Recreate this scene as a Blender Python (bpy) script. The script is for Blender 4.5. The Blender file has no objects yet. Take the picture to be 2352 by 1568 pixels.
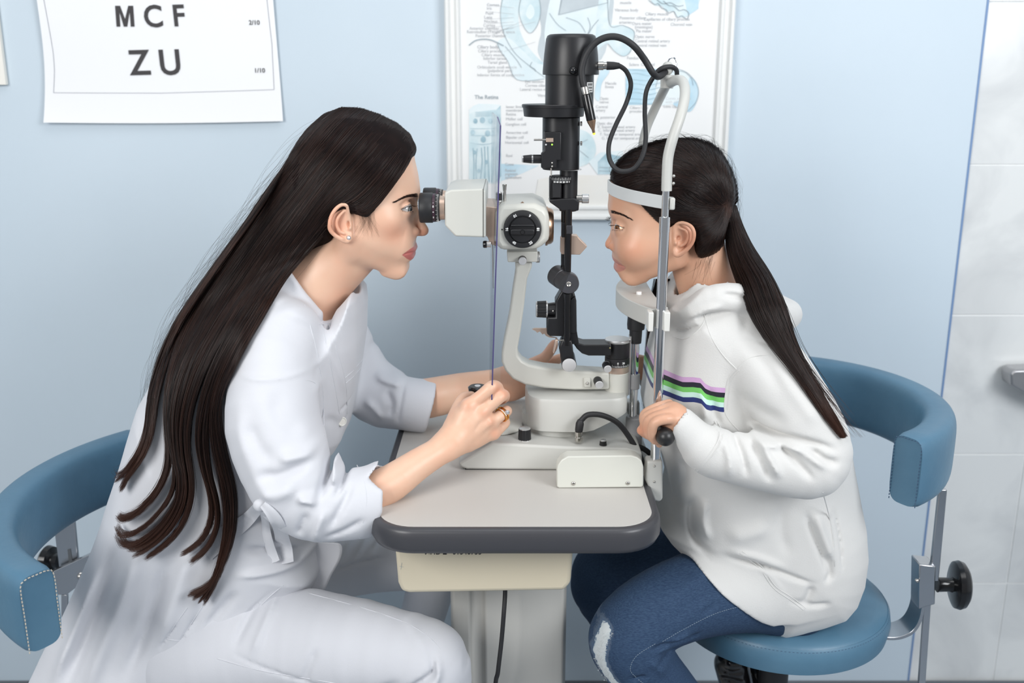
import bpy, math, random
import numpy as np
from mathutils import Vector, Matrix
from mathutils.bvhtree import BVHTree

SC = bpy.context.scene
COL = SC.collection
F, CX, CY = 2287.0, 1176.0, 784.0
PITCH = math.radians(15.0)
CAMZ = 1.35
cp, sp = math.cos(PITCH), math.sin(PITCH)
YI = 1.47            # plane of the optical axis, shared by both heads


def W(px, py, Y):
    """the point seen in the photograph at pixel (px, py) whose distance into the room is Y"""
    u, v = (px - CX) / F, (CY - py) / F
    t = Y / (cp + v * sp)
    return Vector((u * t, Y, CAMZ + t * (v * cp - sp)))


def S(py, Y):
    """metres per photo pixel there"""
    return Y / (cp + (CY - py) / F * sp) / F


def PXL(P):
    x, y, z = P[:, 0], P[:, 1], P[:, 2] - CAMZ
    d = y * cp - z * sp
    v = y * sp + z * cp
    return CX + F * x / d, CY - F * v / d


# ---------------------------------------------------------------- materials
def mat(name, col, rough=0.5, metal=0.0, spec=0.5, bump=None, sss=0.0, coat=0.0, var=None, sheen=0.0, emit=None):
    m = bpy.data.materials.new(name)
    m.use_nodes = True
    nt = m.node_tree
    b = nt.nodes['Principled BSDF']
    c = tuple(col) + (1.0,) if len(col) == 3 else col
    b.inputs['Base Color'].default_value = c
    b.inputs['Roughness'].default_value = rough
    b.inputs['Metallic'].default_value = metal
    b.inputs['Specular IOR Level'].default_value = spec
    b.inputs['Coat Weight'].default_value = coat
    b.inputs['Sheen Weight'].default_value = sheen
    if sss:
        b.inputs['Subsurface Weight'].default_value = sss
        b.inputs['Subsurface Radius'].default_value = (0.005, 0.0018, 0.0010)
        b.inputs['Subsurface Scale'].default_value = 1.0
    if emit:
        b.inputs['Emission Color'].default_value = tuple(emit[0]) + (1,)
        b.inputs['Emission Strength'].default_value = emit[1]
    tc = nt.nodes.new('ShaderNodeTexCoord')
    if bump:   # (scale, strength, distance)
        n = nt.nodes.new('ShaderNodeTexNoise')
        n.inputs['Scale'].default_value = bump[0]
        n.inputs['Detail'].default_value = 4
        nt.links.new(tc.outputs['Object'], n.inputs['Vector'])
        bp = nt.nodes.new('ShaderNodeBump')
        bp.inputs['Strength'].default_value = bump[1]
        bp.inputs['Distance'].default_value = bump[2]
        nt.links.new(n.outputs['Fac'], bp.inputs['Height'])
        nt.links.new(bp.outputs['Normal'], b.inputs['Normal'])
    if var:    # (scale, other colour, lo, hi)
        n = nt.nodes.new('ShaderNodeTexNoise')
        n.inputs['Scale'].default_value = var[0]
        n.inputs['Detail'].default_value = 5
        nt.links.new(tc.outputs['Object'], n.inputs['Vector'])
        r = nt.nodes.new('ShaderNodeValToRGB')
        r.color_ramp.elements[0].position = var[2]
        r.color_ramp.elements[1].position = var[3]
        r.color_ramp.elements[0].color = c
        r.color_ramp.elements[1].color = tuple(var[1]) + (1,)
        nt.links.new(n.outputs['Fac'], r.inputs['Fac'])
        nt.links.new(r.outputs['Color'], b.inputs['Base Color'])
    return m


def attr_paint(m, attr, stops, interp='CONSTANT', mask=None):
    """pigment regions: mixes colours over the base colour by a float attribute; stops = [(value, rgb, alpha)]"""
    nt = m.node_tree
    b = nt.nodes['Principled BSDF']
    a = nt.nodes.new('ShaderNodeAttribute')
    a.attribute_name = attr
    r = nt.nodes.new('ShaderNodeValToRGB')
    r.color_ramp.interpolation = interp
    els = r.color_ramp.elements
    while len(els) > 1:
        els.remove(els[-1])
    for i, (v, c, al) in enumerate(stops):
        e = els[0] if i == 0 else els.new(v)
        e.position = v
        e.color = tuple(c) + (al,)
    nt.links.new(a.outputs['Fac'], r.inputs['Fac'])
    mx = nt.nodes.new('ShaderNodeMix')
    mx.data_type = 'RGBA'
    inp = b.inputs['Base Color']
    if inp.links:
        nt.links.new(inp.links[0].from_socket, mx.inputs[6])
    else:
        mx.inputs[6].default_value = inp.default_value
    nt.links.new(r.outputs['Color'], mx.inputs[7])
    al_ = r.outputs['Alpha']
    if mask:
        a2 = nt.nodes.new('ShaderNodeAttribute'); a2.attribute_name = mask
        gt = nt.nodes.new('ShaderNodeMath'); gt.operation = 'GREATER_THAN'; gt.inputs[1].default_value = .5
        ml_ = nt.nodes.new('ShaderNodeMath'); ml_.operation = 'MULTIPLY'
        nt.links.new(a2.outputs['Fac'], gt.inputs[0]); nt.links.new(gt.outputs[0], ml_.inputs[0]); nt.links.new(al_, ml_.inputs[1])
        al_ = ml_.outputs[0]
    nt.links.new(al_, mx.inputs[0])
    nt.links.new(mx.outputs[2], inp)
    return m


# ---------------------------------------------------------------- objects
def link(name, me, m=None, parent=None):
    o = bpy.data.objects.new(name, me)
    COL.objects.link(o)
    if m is not None and me is not None:
        for k in (m if isinstance(m, (list, tuple)) else [m]):
            me.materials.append(k)
    if parent is not None:
        o.parent = parent
        o.matrix_parent_inverse = Matrix.Translation(-parent.location)
    return o


def thing(name, label, cat, loc=(0, 0, 0), group=None):
    o = bpy.data.objects.new(name, None)
    COL.objects.link(o)
    o.location = loc
    o.empty_display_size = 0.05
    o['label'] = label
    o['category'] = cat
    if group:
        o['group'] = group
    return o


def tag(o, label=None, cat=None, group=None, kind=None):
    if label: o['label'] = label
    if cat: o['category'] = cat
    if group: o['group'] = group
    if kind: o['kind'] = kind
    return o


class MB:
    """collects shapes for one mesh object"""
    def __init__(s):
        s.v, s.f, s.mi = [], [], []

    def add(s, vs, fs, mi=0):
        n = len(s.v)
        s.v += [tuple(v) for v in vs]
        s.f += [tuple(i + n for i in f) for f in fs]
        s.mi += [mi] * len(fs)
        return s

    def build(s, name, m, parent=None, bevel=0.0, seg=2, angle=35, smooth=True):
        me = bpy.data.meshes.new(name)
        me.from_pydata(s.v, [], s.f)
        me.update()
        if any(s.mi):
            me.polygons.foreach_set('material_index', s.mi)
        import bmesh
        bm = bmesh.new()
        bm.from_mesh(me)
        bmesh.ops.recalc_face_normals(bm, faces=bm.faces)
        bm.to_mesh(me)
        bm.free()
        if smooth:
            me.shade_smooth()
            me.set_sharp_from_angle(angle=math.radians(angle))
        o = link(name, me, m, parent)
        if bevel:
            md = o.modifiers.new('bevel', 'BEVEL')
            md.width = bevel
            md.segments = seg
            md.limit_method = 'ANGLE'
            md.angle_limit = math.radians(30)
            md.harden_normals = False
        return o

    # shapes
    def box(s, a, b, mi=0):
        x0, y0, z0 = a; x1, y1, z1 = b
        vs = [(x0, y0, z0), (x1, y0, z0), (x1, y1, z0), (x0, y1, z0), (x0, y0, z1), (x1, y0, z1), (x1, y1, z1), (x0, y1, z1)]
        return s.add(vs, [(0, 3, 2, 1), (4, 5, 6, 7), (0, 1, 5, 4), (1, 2, 6, 5), (2, 3, 7, 6), (3, 0, 4, 7)], mi)

    def prism(s, pts, d, mi=0):
        """pts: planar loop of 3-D points, pushed by vector d"""
        n = len(pts)
        d = Vector(d)
        vs = [Vector(p) for p in pts] + [Vector(p) + d for p in pts]
        fs = [tuple(range(n)), tuple(range(2 * n - 1, n - 1, -1))]
        fs += [(i, n + i, n + (i + 1) % n, (i + 1) % n) for i in range(n)]
        return s.add(vs, fs, mi)

    def ppx(s, pxs, Y0, Y1, mi=0):
        """profile traced in the plane Y0, with real thickness back to Y1"""
        return s.prism([W(x, y, Y0) for x, y in pxs], (0, Y1 - Y0, 0), mi)

    def lathe(s, o, ax, prof, seg=40, mi=0):
        """prof = [(distance along ax, radius)], closed by its ends"""
        o = Vector(o); ax = Vector(ax).normalized()
        t = Vector((0, 0, 1)) if abs(ax.z) < .9 else Vector((1, 0, 0))
        e1 = ax.cross(t).normalized(); e2 = ax.cross(e1)
        vs, fs, rings = [], [], []
        for d, r in prof:
            if r <= 1e-6:
                vs.append(o + ax * d); rings.append([len(vs) - 1])
            else:
                rings.append(list(range(len(vs), len(vs) + seg)))
                for i in range(seg):
                    a = 2 * math.pi * i / seg
                    vs.append(o + ax * d + (e1 * math.cos(a) + e2 * math.sin(a)) * r)
        for A, B in zip(rings, rings[1:]):
            for i in range(seg):
                j = (i + 1) % seg
                if len(A) == 1 and len(B) == 1: continue
                if len(A) == 1: fs.append((A[0], B[i], B[j]))
                elif len(B) == 1: fs.append((A[i], B[0], A[j]))
                else: fs.append((A[i], B[i], B[j], A[j]))
        if len(rings[0]) > 1: fs.append(tuple(rings[0]))
        if len(rings[-1]) > 1: fs.append(tuple(reversed(rings[-1])))
        return s.add(vs, fs, mi)

    def cyl(s, a, b, r, r2=None, seg=32, mi=0):
        a, b = Vector(a), Vector(b)
        return s.lathe(a, b - a, [(0, r), ((b - a).length, r if r2 is None else r2)], seg, mi)

    def ball(s, c, r, seg=24, mi=0, sc=(1, 1, 1)):
        n = seg // 2
        m = MB().lathe((0, 0, -1), (0, 0, 1), [(1 - math.cos(math.pi * i / n), math.sin(math.pi * i / n) if 0 < i < n else 0) for i in range(n + 1)], seg)
        return s.add([Vector((v[0] * r * sc[0] + c[0], v[1] * r * sc[1] + c[1], v[2] * r * sc[2] + c[2])) for v in m.v], m.f, mi)

    def tube(s, pts, r, seg=12, sub=6, mi=0, closed=False):
        P = spline(pts, sub)
        R = r if callable(r) else (lambda t: r)
        vs, fs = [], []
        n = len(P)
        up = None
        for i, p in enumerate(P):
            t = (P[min(i + 1, n - 1)] - P[max(i - 1, 0)]).normalized()
            if up is None:
                up = t.orthogonal().normalized()
            up = (up - t * up.dot(t)).normalized()
            sd = t.cross(up)
            rr = R(i / (n - 1))
            for k in range(seg):
                a = 2 * math.pi * k / seg
                vs.append(p + (up * math.cos(a) + sd * math.sin(a)) * rr)
        for i in range(n - 1):
            for k in range(seg):
                j = (k + 1) % seg
                fs.append((i * seg + k, i * seg + j, (i + 1) * seg + j, (i + 1) * seg + k))
        fs.append(tuple(reversed(range(seg))))
        fs.append(tuple(range((n - 1) * seg, n * seg)))
        return s.add(vs, fs, mi)


def spline(pts, sub=6):
    P = [Vector(p) for p in pts]
    if len(P) < 3 or sub <= 1:
        return P
    Q = [P[0] * 2 - P[1]] + P + [P[-1] * 2 - P[-2]]
    out = []
    for i in range(1, len(Q) - 2):
        a, b, c, d = Q[i - 1], Q[i], Q[i + 1], Q[i + 2]
        for k in range(sub):
            t = k / sub
            out.append(0.5 * ((2 * b) + (c - a) * t + (2 * a - 5 * b + 4 * c - d) * t * t + (3 * b - a - 3 * c + d) * t ** 3))
    out.append(P[-1])
    return out


def smooth2(pts, sub=5, closed=True):
    """round a traced 2-D outline (Catmull-Rom)"""
    n = len(pts)
    out = []
    for i in range(n if closed else n - 1):
        a, b, c, d = [pts[(i + k) % n] if closed else pts[min(max(i + k, 0), n - 1)] for k in (-1, 0, 1, 2)]
        for k in range(sub):
            t = k / sub
            out.append(tuple(0.5 * (2 * b[j] + (c[j] - a[j]) * t + (2 * a[j] - 5 * b[j] + 4 * c[j] - d[j]) * t * t + (3 * b[j] - a[j] - 3 * c[j] + d[j]) * t ** 3) for j in (0, 1)))
    if not closed:
        out.append(tuple(pts[-1]))
    return out


def text(name, body, loc, size, m, parent, rot=(math.pi / 2, 0, 0), bold=0.0, align='LEFT', depth=0.0002, sx=1.0):
    cu = bpy.data.curves.new(name, 'FONT')
    cu.body = body
    cu.size = size
    cu.offset = bold
    cu.extrude = depth
    cu.align_x = align
    cu.resolution_u = 4
    t = bpy.data.objects.new(name, cu)
    COL.objects.link(t)
    dg = bpy.context.evaluated_depsgraph_get()
    me = bpy.data.meshes.new_from_object(t.evaluated_get(dg))
    bpy.data.objects.remove(t)
    M = Matrix.Translation(loc) @ (rot if isinstance(rot, Matrix) else Matrix.Rotation(rot[2], 4, 'Z') @ Matrix.Rotation(rot[1], 4, 'Y') @ Matrix.Rotation(rot[0], 4, 'X')) @ Matrix.Diagonal((sx, 1, 1, 1))
    me.transform(M)
    me.materials.clear()
    return link(name, me, m, parent)


# ---------------------------------------------------------------- implicit surfaces
class G:
    def __init__(s, P):
        s.P = P
        s.x, s.y, s.z = P[:, 0], P[:, 1], P[:, 2]
        s._p = {}

    def xz(s, Y):
        """photo coordinates each point would have if it stood in the plane Y (a fixed side-view drawing plane)"""
        if Y not in s._p:
            Q = s.P.copy(); Q[:, 1] = Y
            s._p[Y] = PXL(Q)
        return s._p[Y]


def v3(p):
    return np.array(W(*p), dtype=np.float32)


def smin(a, b, k):
    h = np.maximum(k - np.abs(a - b), 0) / k
    return np.minimum(a, b) - h * h * k * .25


def smax(a, b, k):
    return -smin(-a, -b, k)


def cap_w(g, a, b, ra, rb, sy=1.0):
    a = np.asarray(a, np.float32); b = np.asarray(b, np.float32)
    pa = g.P - a
    ba = b - a
    if sy != 1.0:
        pa = pa.copy(); pa[:, 1] /= sy
        ba = ba.copy(); ba[1] /= sy
    h = np.clip(pa @ ba / max(float(ba @ ba), 1e-12), 0, 1)
    return np.linalg.norm(pa - h[:, None] * ba, axis=1) - (ra + (rb - ra) * h)


def cap(g, a, b, ra, rb=None, sy=1.0):
    """a, b = (px, py, Y); radii in photo pixels there"""
    rb = ra if rb is None else rb
    return cap_w(g, v3(a), v3(b), ra * S(a[1], a[2]), rb * S(b[1], b[2]), sy)


def chain(g, pts, k=0.01, sy=1.0, sub=3):
    """smooth sweep of tapered capsules; pts = [(px, py, Y, r_px)]"""
    P = [v3(p[:3]) for p in pts]
    R = [p[3] * S(p[1], p[2]) for p in pts]
    Q = [np.append(a, b) for a, b in zip(P, R)]
    if len(Q) > 2:
        E = [2 * Q[0] - Q[1]] + Q + [2 * Q[-1] - Q[-2]]
        o_ = []
        for i in range(1, len(E) - 2):
            a, b, c, e = E[i - 1:i + 3]
            for j in range(sub):
                t = j / sub
                o_.append(.5 * (2 * b + (c - a) * t + (2 * a - 5 * b + 4 * c - e) * t * t + (3 * b - a - 3 * c + e) * t ** 3))
        Q = o_ + [Q[-1]]
    d = None
    for a, b in zip(Q, Q[1:]):
        e = cap_w(g, a[:3], b[:3], a[3], b[3], sy)
        d = e if d is None else np.minimum(d, e)
    return d


def ell(g, c, rx, ry, rz, rot=0.0):
    """c = (px,py,Y); rx, rz in pixels, ry in metres; rot in the XZ plane (radians, clockwise in the photo)"""
    s = S(c[1], c[2])
    q = g.P - v3(c)
    if rot:
        cr, sr = math.cos(rot), math.sin(rot)
        q = np.stack([q[:, 0] * cr - q[:, 2] * sr, q[:, 1], q[:, 0] * sr + q[:, 2] * cr], 1)
    r = np.array([rx * s, ry, rz * s], np.float32)
    k0 = np.linalg.norm(q / r, axis=1)
    k1 = np.linalg.norm(q / (r * r), axis=1) + 1e-9
    return k0 * (k0 - 1) / k1


def poly_d(x, y, poly):
    """signed distance to polygon (negative inside)"""
    n = len(poly)
    d = np.full(x.shape, 1e18, np.float32)
    sgn = np.ones(x.shape, np.float32)
    for i in range(n):
        ax, ay = poly[i]; bx, by = poly[i - 1]
        ex, ey = bx - ax, by - ay
        wx, wy = x - ax, y - ay
        t = np.clip((wx * ex + wy * ey) / (ex * ex + ey * ey + 1e-12), 0, 1)
        dx, dy = wx - ex * t, wy - ey * t
        d = np.minimum(d, dx * dx + dy * dy)
        c1 = y >= ay; c2 = y < by; c3 = ex * wy > ey * wx
        flip = (c1 & c2 & c3) | (~c1 & ~c2 & ~c3)
        sgn = np.where(flip, -sgn, sgn)
    return sgn * np.sqrt(d)


def line_d(x, y, pts, fade=False):
    """distance to an open polyline; with fade also a weight that dies out towards its two ends"""
    d = np.full(x.shape, 1e18, np.float32)
    L = [math.hypot(b[0] - a[0], b[1] - a[1]) for a, b in zip(pts, pts[1:])]
    tot = sum(L); s0 = 0
    w = np.zeros_like(d)
    for ((ax, ay), (bx, by)), l in zip(zip(pts, pts[1:]), L):
        ex, ey = bx - ax, by - ay
        wx, wy = x - ax, y - ay
        t = np.clip((wx * ex + wy * ey) / (ex * ex + ey * ey + 1e-12), 0, 1)
        e = (wx - ex * t) ** 2 + (wy - ey * t) ** 2
        if fade:
            m = e < d
            u = (s0 + t * l) / tot
            w[m] = np.clip(np.minimum(u, 1 - u)[m] * 3.2, 0, 1)
        d = np.minimum(d, e)
        s0 += l
    return (np.sqrt(d), w * w * (3 - 2 * w)) if fade else np.sqrt(d)


def polyS(g, poly, Y):
    """side-view outline traced in plane Y, as a distance in metres"""
    px, py = g.xz(Y)
    cy = sum(p[1] for p in poly) / len(poly)
    return poly_d(px, py, poly) * S(cy, Y)


def ext(g, poly, Y, yc, hw, R):
    """outline given real thickness 2*hw about yc with edge radius R"""
    d2 = polyS(g, poly, Y)
    dy = np.abs(g.y - yc) - hw
    a = np.maximum(d2 + R, 0); b = np.maximum(dy + R, 0)
    return np.sqrt(a * a + b * b) + np.minimum(np.maximum(d2 + R, dy + R), 0) - R


FA = 2.3


def folds(g, Y, lst, near=None):
    """cloth folds: lst = [(polyline px, amplitude m (+ = groove), width px)]; near = (y0, y1) fades them out past y1"""
    px, py = g.xz(Y)
    out = np.zeros_like(px)
    for pts, amp, w in lst:
        if w < 3: continue      # fine seams are laid on as piping
        if len(pts) > 2:
            pts = smooth2(pts, 4, closed=False)
        xs = [p[0] for p in pts]; ys = [p[1] for p in pts]
        m = (px > min(xs) - 3 * w) & (px < max(xs) + 3 * w) & (py > min(ys) - 3 * w) & (py < max(ys) + 3 * w)
        if not m.any(): continue
        # fade towards the two ends of the fold
        d, fw_ = line_d(px[m], py[m], pts, True)
        out[m] += FA * amp * np.exp(-(d / w) ** 2) * fw_
    if near is not None:
        out *= np.clip((near[1] - g.y) / (near[1] - near[0]), 0, 1)
    return out


def rumple(g, sc, seed=0.0):
    """soft irregular cloth relief, about -1..1"""
    x, y, z = g.x / sc + seed, g.y / sc + seed * 1.7, g.z / sc
    a = x + .9 * np.sin(z * .8 + y * 1.1) ; b = z + .9 * np.sin(x * .7 - y * .9 + 1.3)
    r = np.sin(a * 1.3 + 1.7 * np.sin(b * .6)) * .6 + np.sin(a * .7 - b * 1.4 + 2.0) * .4
    return r * np.abs(r) ** .3


def surfnet(f, lo, hi, h, coarse=4):
    """surface of f=0 by naive surface nets, evaluated only near the surface"""
    lo = np.array(lo, np.float64); hi = np.array(hi, np.float64)
    H = h * coarse
    nb = np.ceil((hi - lo) / H).astype(int) + 1
    cg = np.stack(np.meshgrid(*[np.arange(n) for n in nb], indexing='ij'), -1)
    Pc = (lo + (cg.reshape(-1, 3) + 0.5) * H).astype(np.float32)
    fc = np.empty(len(Pc), np.float32)
    for i in range(0, len(Pc), 400000):
        fc[i:i + 400000] = f(G(Pc[i:i + 400000]))
    fc = fc.reshape(nb)
    n = nb * coarse
    near = np.abs(fc) < H * 1.9
    full = np.repeat(np.repeat(np.repeat(np.where(fc > 0, 1.0, -1.0).astype(np.float32), coarse, 0), coarse, 1), coarse, 2)
    msk = np.repeat(np.repeat(np.repeat(near, coarse, 0), coarse, 1), coarse, 2)
    idx = np.argwhere(msk)
    vals = np.empty(len(idx), np.float32)
    for i in range(0, len(idx), 500000):
        vals[i:i + 500000] = f(G((lo + (idx[i:i + 500000] + .5) * h).astype(np.float32)))
    full[msk] = vals
    V = full
    sgn = V > 0
    nx, ny, nz = V.shape
    corners = [(i, j, k) for i in (0, 1) for j in (0, 1) for k in (0, 1)]
    cnt = np.zeros((nx - 1, ny - 1, nz - 1), np.int8)
    for (i, j, k) in corners:
        cnt += sgn[i:nx - 1 + i, j:ny - 1 + j, k:nz - 1 + k]
    act = (cnt > 0) & (cnt < 8)
    cells = np.argwhere(act)
    ids = np.full(act.shape, -1, np.int64)
    ids[act] = np.arange(len(cells))
    acc = np.zeros((len(cells), 3)); num = np.zeros(len(cells))
    cv = {c: V[cells[:, 0] + c[0], cells[:, 1] + c[1], cells[:, 2] + c[2]] for c in corners}
    for a in corners:
        for ax in range(3):
            if a[ax]: continue
            b = list(a); b[ax] = 1; b = tuple(b)
            va, vb = cv[a], cv[b]
            m = (va > 0) != (vb > 0)
            t = va[m] / (va[m] - vb[m])
            pt = np.tile(np.array(a, float), (m.sum(), 1))
            pt[:, ax] += t
            acc[m] += pt; num[m] += 1
    verts = lo + (cells + acc / num[:, None] + .5) * h
    faces = []
    for ax in range(3):
        sl0 = [slice(1, -1)] * 3; sl1 = [slice(1, -1)] * 3
        sl0[ax] = slice(0, -1); sl1[ax] = slice(1, None)
        A = sgn[tuple(sl0)]; B = sgn[tuple(sl1)]
        e = np.argwhere(A != B)
        if not len(e): continue
        flip = A[e[:, 0], e[:, 1], e[:, 2]]
        base = e + 1
        base[:, ax] -= 1
        u, w = [(1, 2), (2, 0), (0, 1)][ax]
        q = []
        for du, dw in ((-1, -1), (0, -1), (0, 0), (-1, 0)):
            c = base.copy(); c[:, u] += du; c[:, w] += dw
            q.append(ids[c[:, 0], c[:, 1], c[:, 2]])
        q = np.stack(q, 1)
        ok = (q >= 0).all(1)
        q, flip = q[ok], flip[ok]
        q[flip] = q[flip][:, ::-1]
        faces.append(q)
    return verts, np.concatenate(faces)


def relax(verts, faces, it=2, lam=0.5):
    n = len(verts)
    e = np.concatenate([faces[:, [0, 1]], faces[:, [1, 2]], faces[:, [2, 3]], faces[:, [3, 0]]])
    for _ in range(it):
        s = np.zeros((n, 3)); c = np.bincount(e.ravel(), minlength=n)[:, None]
        for k in range(3):
            s[:, k] = np.bincount(e[:, 0], verts[e[:, 1], k], n) + np.bincount(e[:, 1], verts[e[:, 0], k], n)
        verts = verts * (1 - lam) + lam * s / np.maximum(c, 1)
    return verts


def mesh_np(name, verts, faces, attrs=None):
    me = bpy.data.meshes.new(name)
    me.vertices.add(len(verts))
    me.vertices.foreach_set('co', np.asarray(verts, np.float32).ravel())
    me.loops.add(faces.size)
    me.loops.foreach_set('vertex_index', faces.astype(np.int32).ravel())
    me.polygons.add(len(faces))
    me.polygons.foreach_set('loop_start', np.arange(0, faces.size, faces.shape[1], dtype=np.int32))
    me.update(calc_edges=True)
    me.shade_smooth()
    for k, a in (attrs or {}).items():
        at = me.attributes.new(k, 'FLOAT', 'POINT')
        at.data.foreach_set('value', np.asarray(a, np.float32))
    me.validate()
    return me


def organic(name, pieces, m, parent, attrf=None, relax_it=2):
    """pieces = [(f, lo, hi, h)] joined into one mesh"""
    vs, fs, n = [], [], 0
    for f, lo, hi, h in pieces:
        v, q = surfnet(f, lo, hi, h)
        v = relax(v, q, relax_it)
        vs.append(v); fs.append(q + n); n += len(v)
    v = np.concatenate(vs); q = np.concatenate(fs)
    at = attrf(G(v.astype(np.float32))) if attrf else None
    return link(name, mesh_np(name, v, q, at), m, parent)


def bounds(pts, pad):
    P = [W(*p) for p in pts]
    return [min(p[i] for p in P) - pad for i in range(3)], [max(p[i] for p in P) + pad for i in range(3)]


def strands(name, curves, radii, m, parent):
    """curves = list of (n,3) arrays of the same length"""
    C = np.stack(curves).astype(np.float32)
    N, K = C.shape[:2]
    hc = bpy.data.hair_curves.new(name)
    hc.add_curves([K] * N)
    hc.attributes['position'].data.foreach_set('vector', C.ravel())
    ra = hc.attributes.get('radius') or hc.attributes.new('radius', 'FLOAT', 'POINT')
    ra.data.foreach_set('value', np.tile(np.asarray(radii, np.float32), N) if np.ndim(radii) == 1 else np.asarray(radii, np.float32).ravel())
    return link(name, hc, m, parent)
# ---------------------------------------------------------------- camera, light, render look
cam = bpy.data.cameras.new('camera')
cam.lens = 36.0 * F / 2352.0
cam.sensor_width = 36.0
cam.clip_start = 0.05
cam.dof.use_dof = True
cam.dof.focus_distance = 1.42
cam.dof.aperture_fstop = 4.0
co = bpy.data.objects.new('camera', cam)
co.location = (0, 0, CAMZ)
co.rotation_euler = (math.pi / 2 - PITCH, 0, 0)
COL.objects.link(co)
SC.camera = co
SC.view_settings.view_transform = 'Standard'
SC.view_settings.look = 'None'
SC.view_settings.gamma = 1.0
SC.view_settings.exposure = 0.13
SC.view_settings.use_curve_mapping = False

wd = bpy.data.worlds.new('world')
SC.world = wd
wd.use_nodes = True
wd.node_tree.nodes['Background'].inputs[0].default_value = (0.93, 0.96, 1.0, 1)
wd.node_tree.nodes['Background'].inputs[1].default_value = 0.27


def area(name, loc, target, size, power, col=(1, 1, 1)):
    l = bpy.data.lights.new(name, 'AREA')
    l.shape = 'RECTANGLE'
    l.size, l.size_y = size
    l.energy = power
    l.color = col
    o = bpy.data.objects.new(name, l)
    o.location = loc
    d = Vector(target) - Vector(loc)
    o.rotation_euler = d.to_track_quat('-Z', 'Y').to_euler()
    COL.objects.link(o)
    return o


area('left_softbox_light', (-1.25, -0.35, 1.75), (-0.3, 1.6, 0.75), (1.0, 1.0), 29, (1.0, 0.99, 0.97))  # unseen softbox at front left, lighting the woman's side
area('right_softbox_light', (1.65, -0.15, 1.95), (0.3, 1.6, 0.75), (1.0, 1.0), 35, (0.96, 0.98, 1.0))  # second unseen softbox at front right, slightly cooler
area('ceiling_bounce_fill', (0.2, 0.9, 2.75), (0.1, 1.6, 0.8), (1.6, 0.9), 8, (1.0, 0.99, 0.98))  # added fill, stands in for light bounced off the ceiling

# ---------------------------------------------------------------- the room
YW = 2.0
M_wall = mat('blue_wall_paint', (0.575, 0.672, 0.750), 0.6, bump=(420, 0.12, 0.001), var=(3.0, (0.595, 0.69, 0.768), 0.35, 0.65))
M_white_wall = mat('white_wall_paint', (0.82, 0.83, 0.84), 0.7, bump=(300, 0.1, 0.001))
M_floor = mat('grey_vinyl_floor', (0.20, 0.24, 0.29), 0.45, bump=(90, 0.1, 0.001), var=(6.0, (0.25, 0.29, 0.33), 0.4, 0.7))
M_dkblue = mat('blue_edge_paint', (0.16, 0.27, 0.48), 0.5)

# the blue panelled part of the wall stands 6 mm proud of the tiles; its right edge is a dark-blue strip
xe0 = (W(2265, 0, YW).x + W(2085, 1568, YW).x) / 2
b = MB().box((-3.0, YW, 0), (xe0, YW + 0.1, 2.9))
tag(b.build('wall_back', M_wall, smooth=False), kind='structure')
b = MB().box((xe0, YW - 0.001, 0), (xe0 + 0.004, YW + 0.1, 2.9))
tag(b.build('trim_1', M_dkblue, smooth=False), kind='structure')

# tiled part
mt = bpy.data.materials.new('white_marbled_tiles')
mt.use_nodes = True
nt = mt.node_tree
bs = nt.nodes['Principled BSDF']
bs.inputs['Roughness'].default_value = 0.22
tc = nt.nodes.new('ShaderNodeTexCoord')
n1 = nt.nodes.new('ShaderNodeTexNoise'); n1.inputs['Scale'].default_value = 5; n1.inputs['Detail'].default_value = 8; n1.inputs['Distortion'].default_value = .8
cr = nt.nodes.new('ShaderNodeValToRGB')
cr.color_ramp.elements[0].position = .33; cr.color_ramp.elements[0].color = (0.60, 0.62, 0.63, 1)
cr.color_ramp.elements[1].position = .58; cr.color_ramp.elements[1].color = (0.76, 0.78, 0.78, 1)
nt.links.new(tc.outputs['Object'], n1.inputs['Vector'])
nt.links.new(n1.outputs['Fac'], cr.inputs['Fac'])
nt.links.new(cr.outputs['Color'], bs.inputs['Base Color'])
M_grout = mat('white_grout', (0.86, 0.87, 0.87), 0.8)
zs = [W(2200, y, YW + .008).z for y in (1337, 1045, 728, 378)]
dz = (zs[3] - zs[0]) / 3
xv = (W(2310, 1340, YW + .008).x)
b = MB()
for i in range(-2, 5):
    z0 = zs[0] + i * dz
    x0 = xe0 + .004 if i >= 0 else xe0 + .004
    if z0 < -dz: continue
    joints = [xe0 + .0045, xv + (0.0 if i < 1 else (0.013 if i == 1 else 0.6)), xv + .62, xv + 1.25, xv + 1.9]
    if i >= 2: joints = [xe0 + .0045, xv + .10 + .13 * (i - 2), xv + .75, xv + 1.4, xv + 1.9]
    for a, c in zip(joints, joints[1:]):
        b.box((a + .0012, YW + .004, max(z0, 0) + .0012), (c - .0012, YW + .02, z0 + dz - .0012))
wt = b.build('wall_tiled', mt, bevel=0.0008, smooth=False)
tag(wt, kind='structure')
b = MB().box((xe0 + .004, YW + .006, 0), (3.0, YW + .1, 2.9))
b.build('grout', M_grout, wt, smooth=False)

tag(MB().box((-3.0, -2.0, -0.05), (3.0, YW + .1, 0)).build('floor', M_floor, smooth=False), kind='structure')
tag(MB().box((-3.0, -2.0, 2.9), (3.0, YW + .1, 2.95)).build('ceiling', M_white_wall, smooth=False), kind='structure')
tag(MB().box((-3.05, -2.0, 0), (-3.0, YW + .1, 2.9)).build('wall_left', M_white_wall, smooth=False), kind='structure')
tag(MB().box((3.0, -2.0, 0), (3.05, YW + .1, 2.9)).build('wall_right', M_white_wall, smooth=False), kind='structure')
b = MB().box((-3.0, YW - .004, 0), (3.0, YW - .0012, .012))
tag(b.build('baseboard_back', mat('dark_joint', (0.16, 0.18, 0.2), .6), smooth=False), kind='structure')

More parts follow.
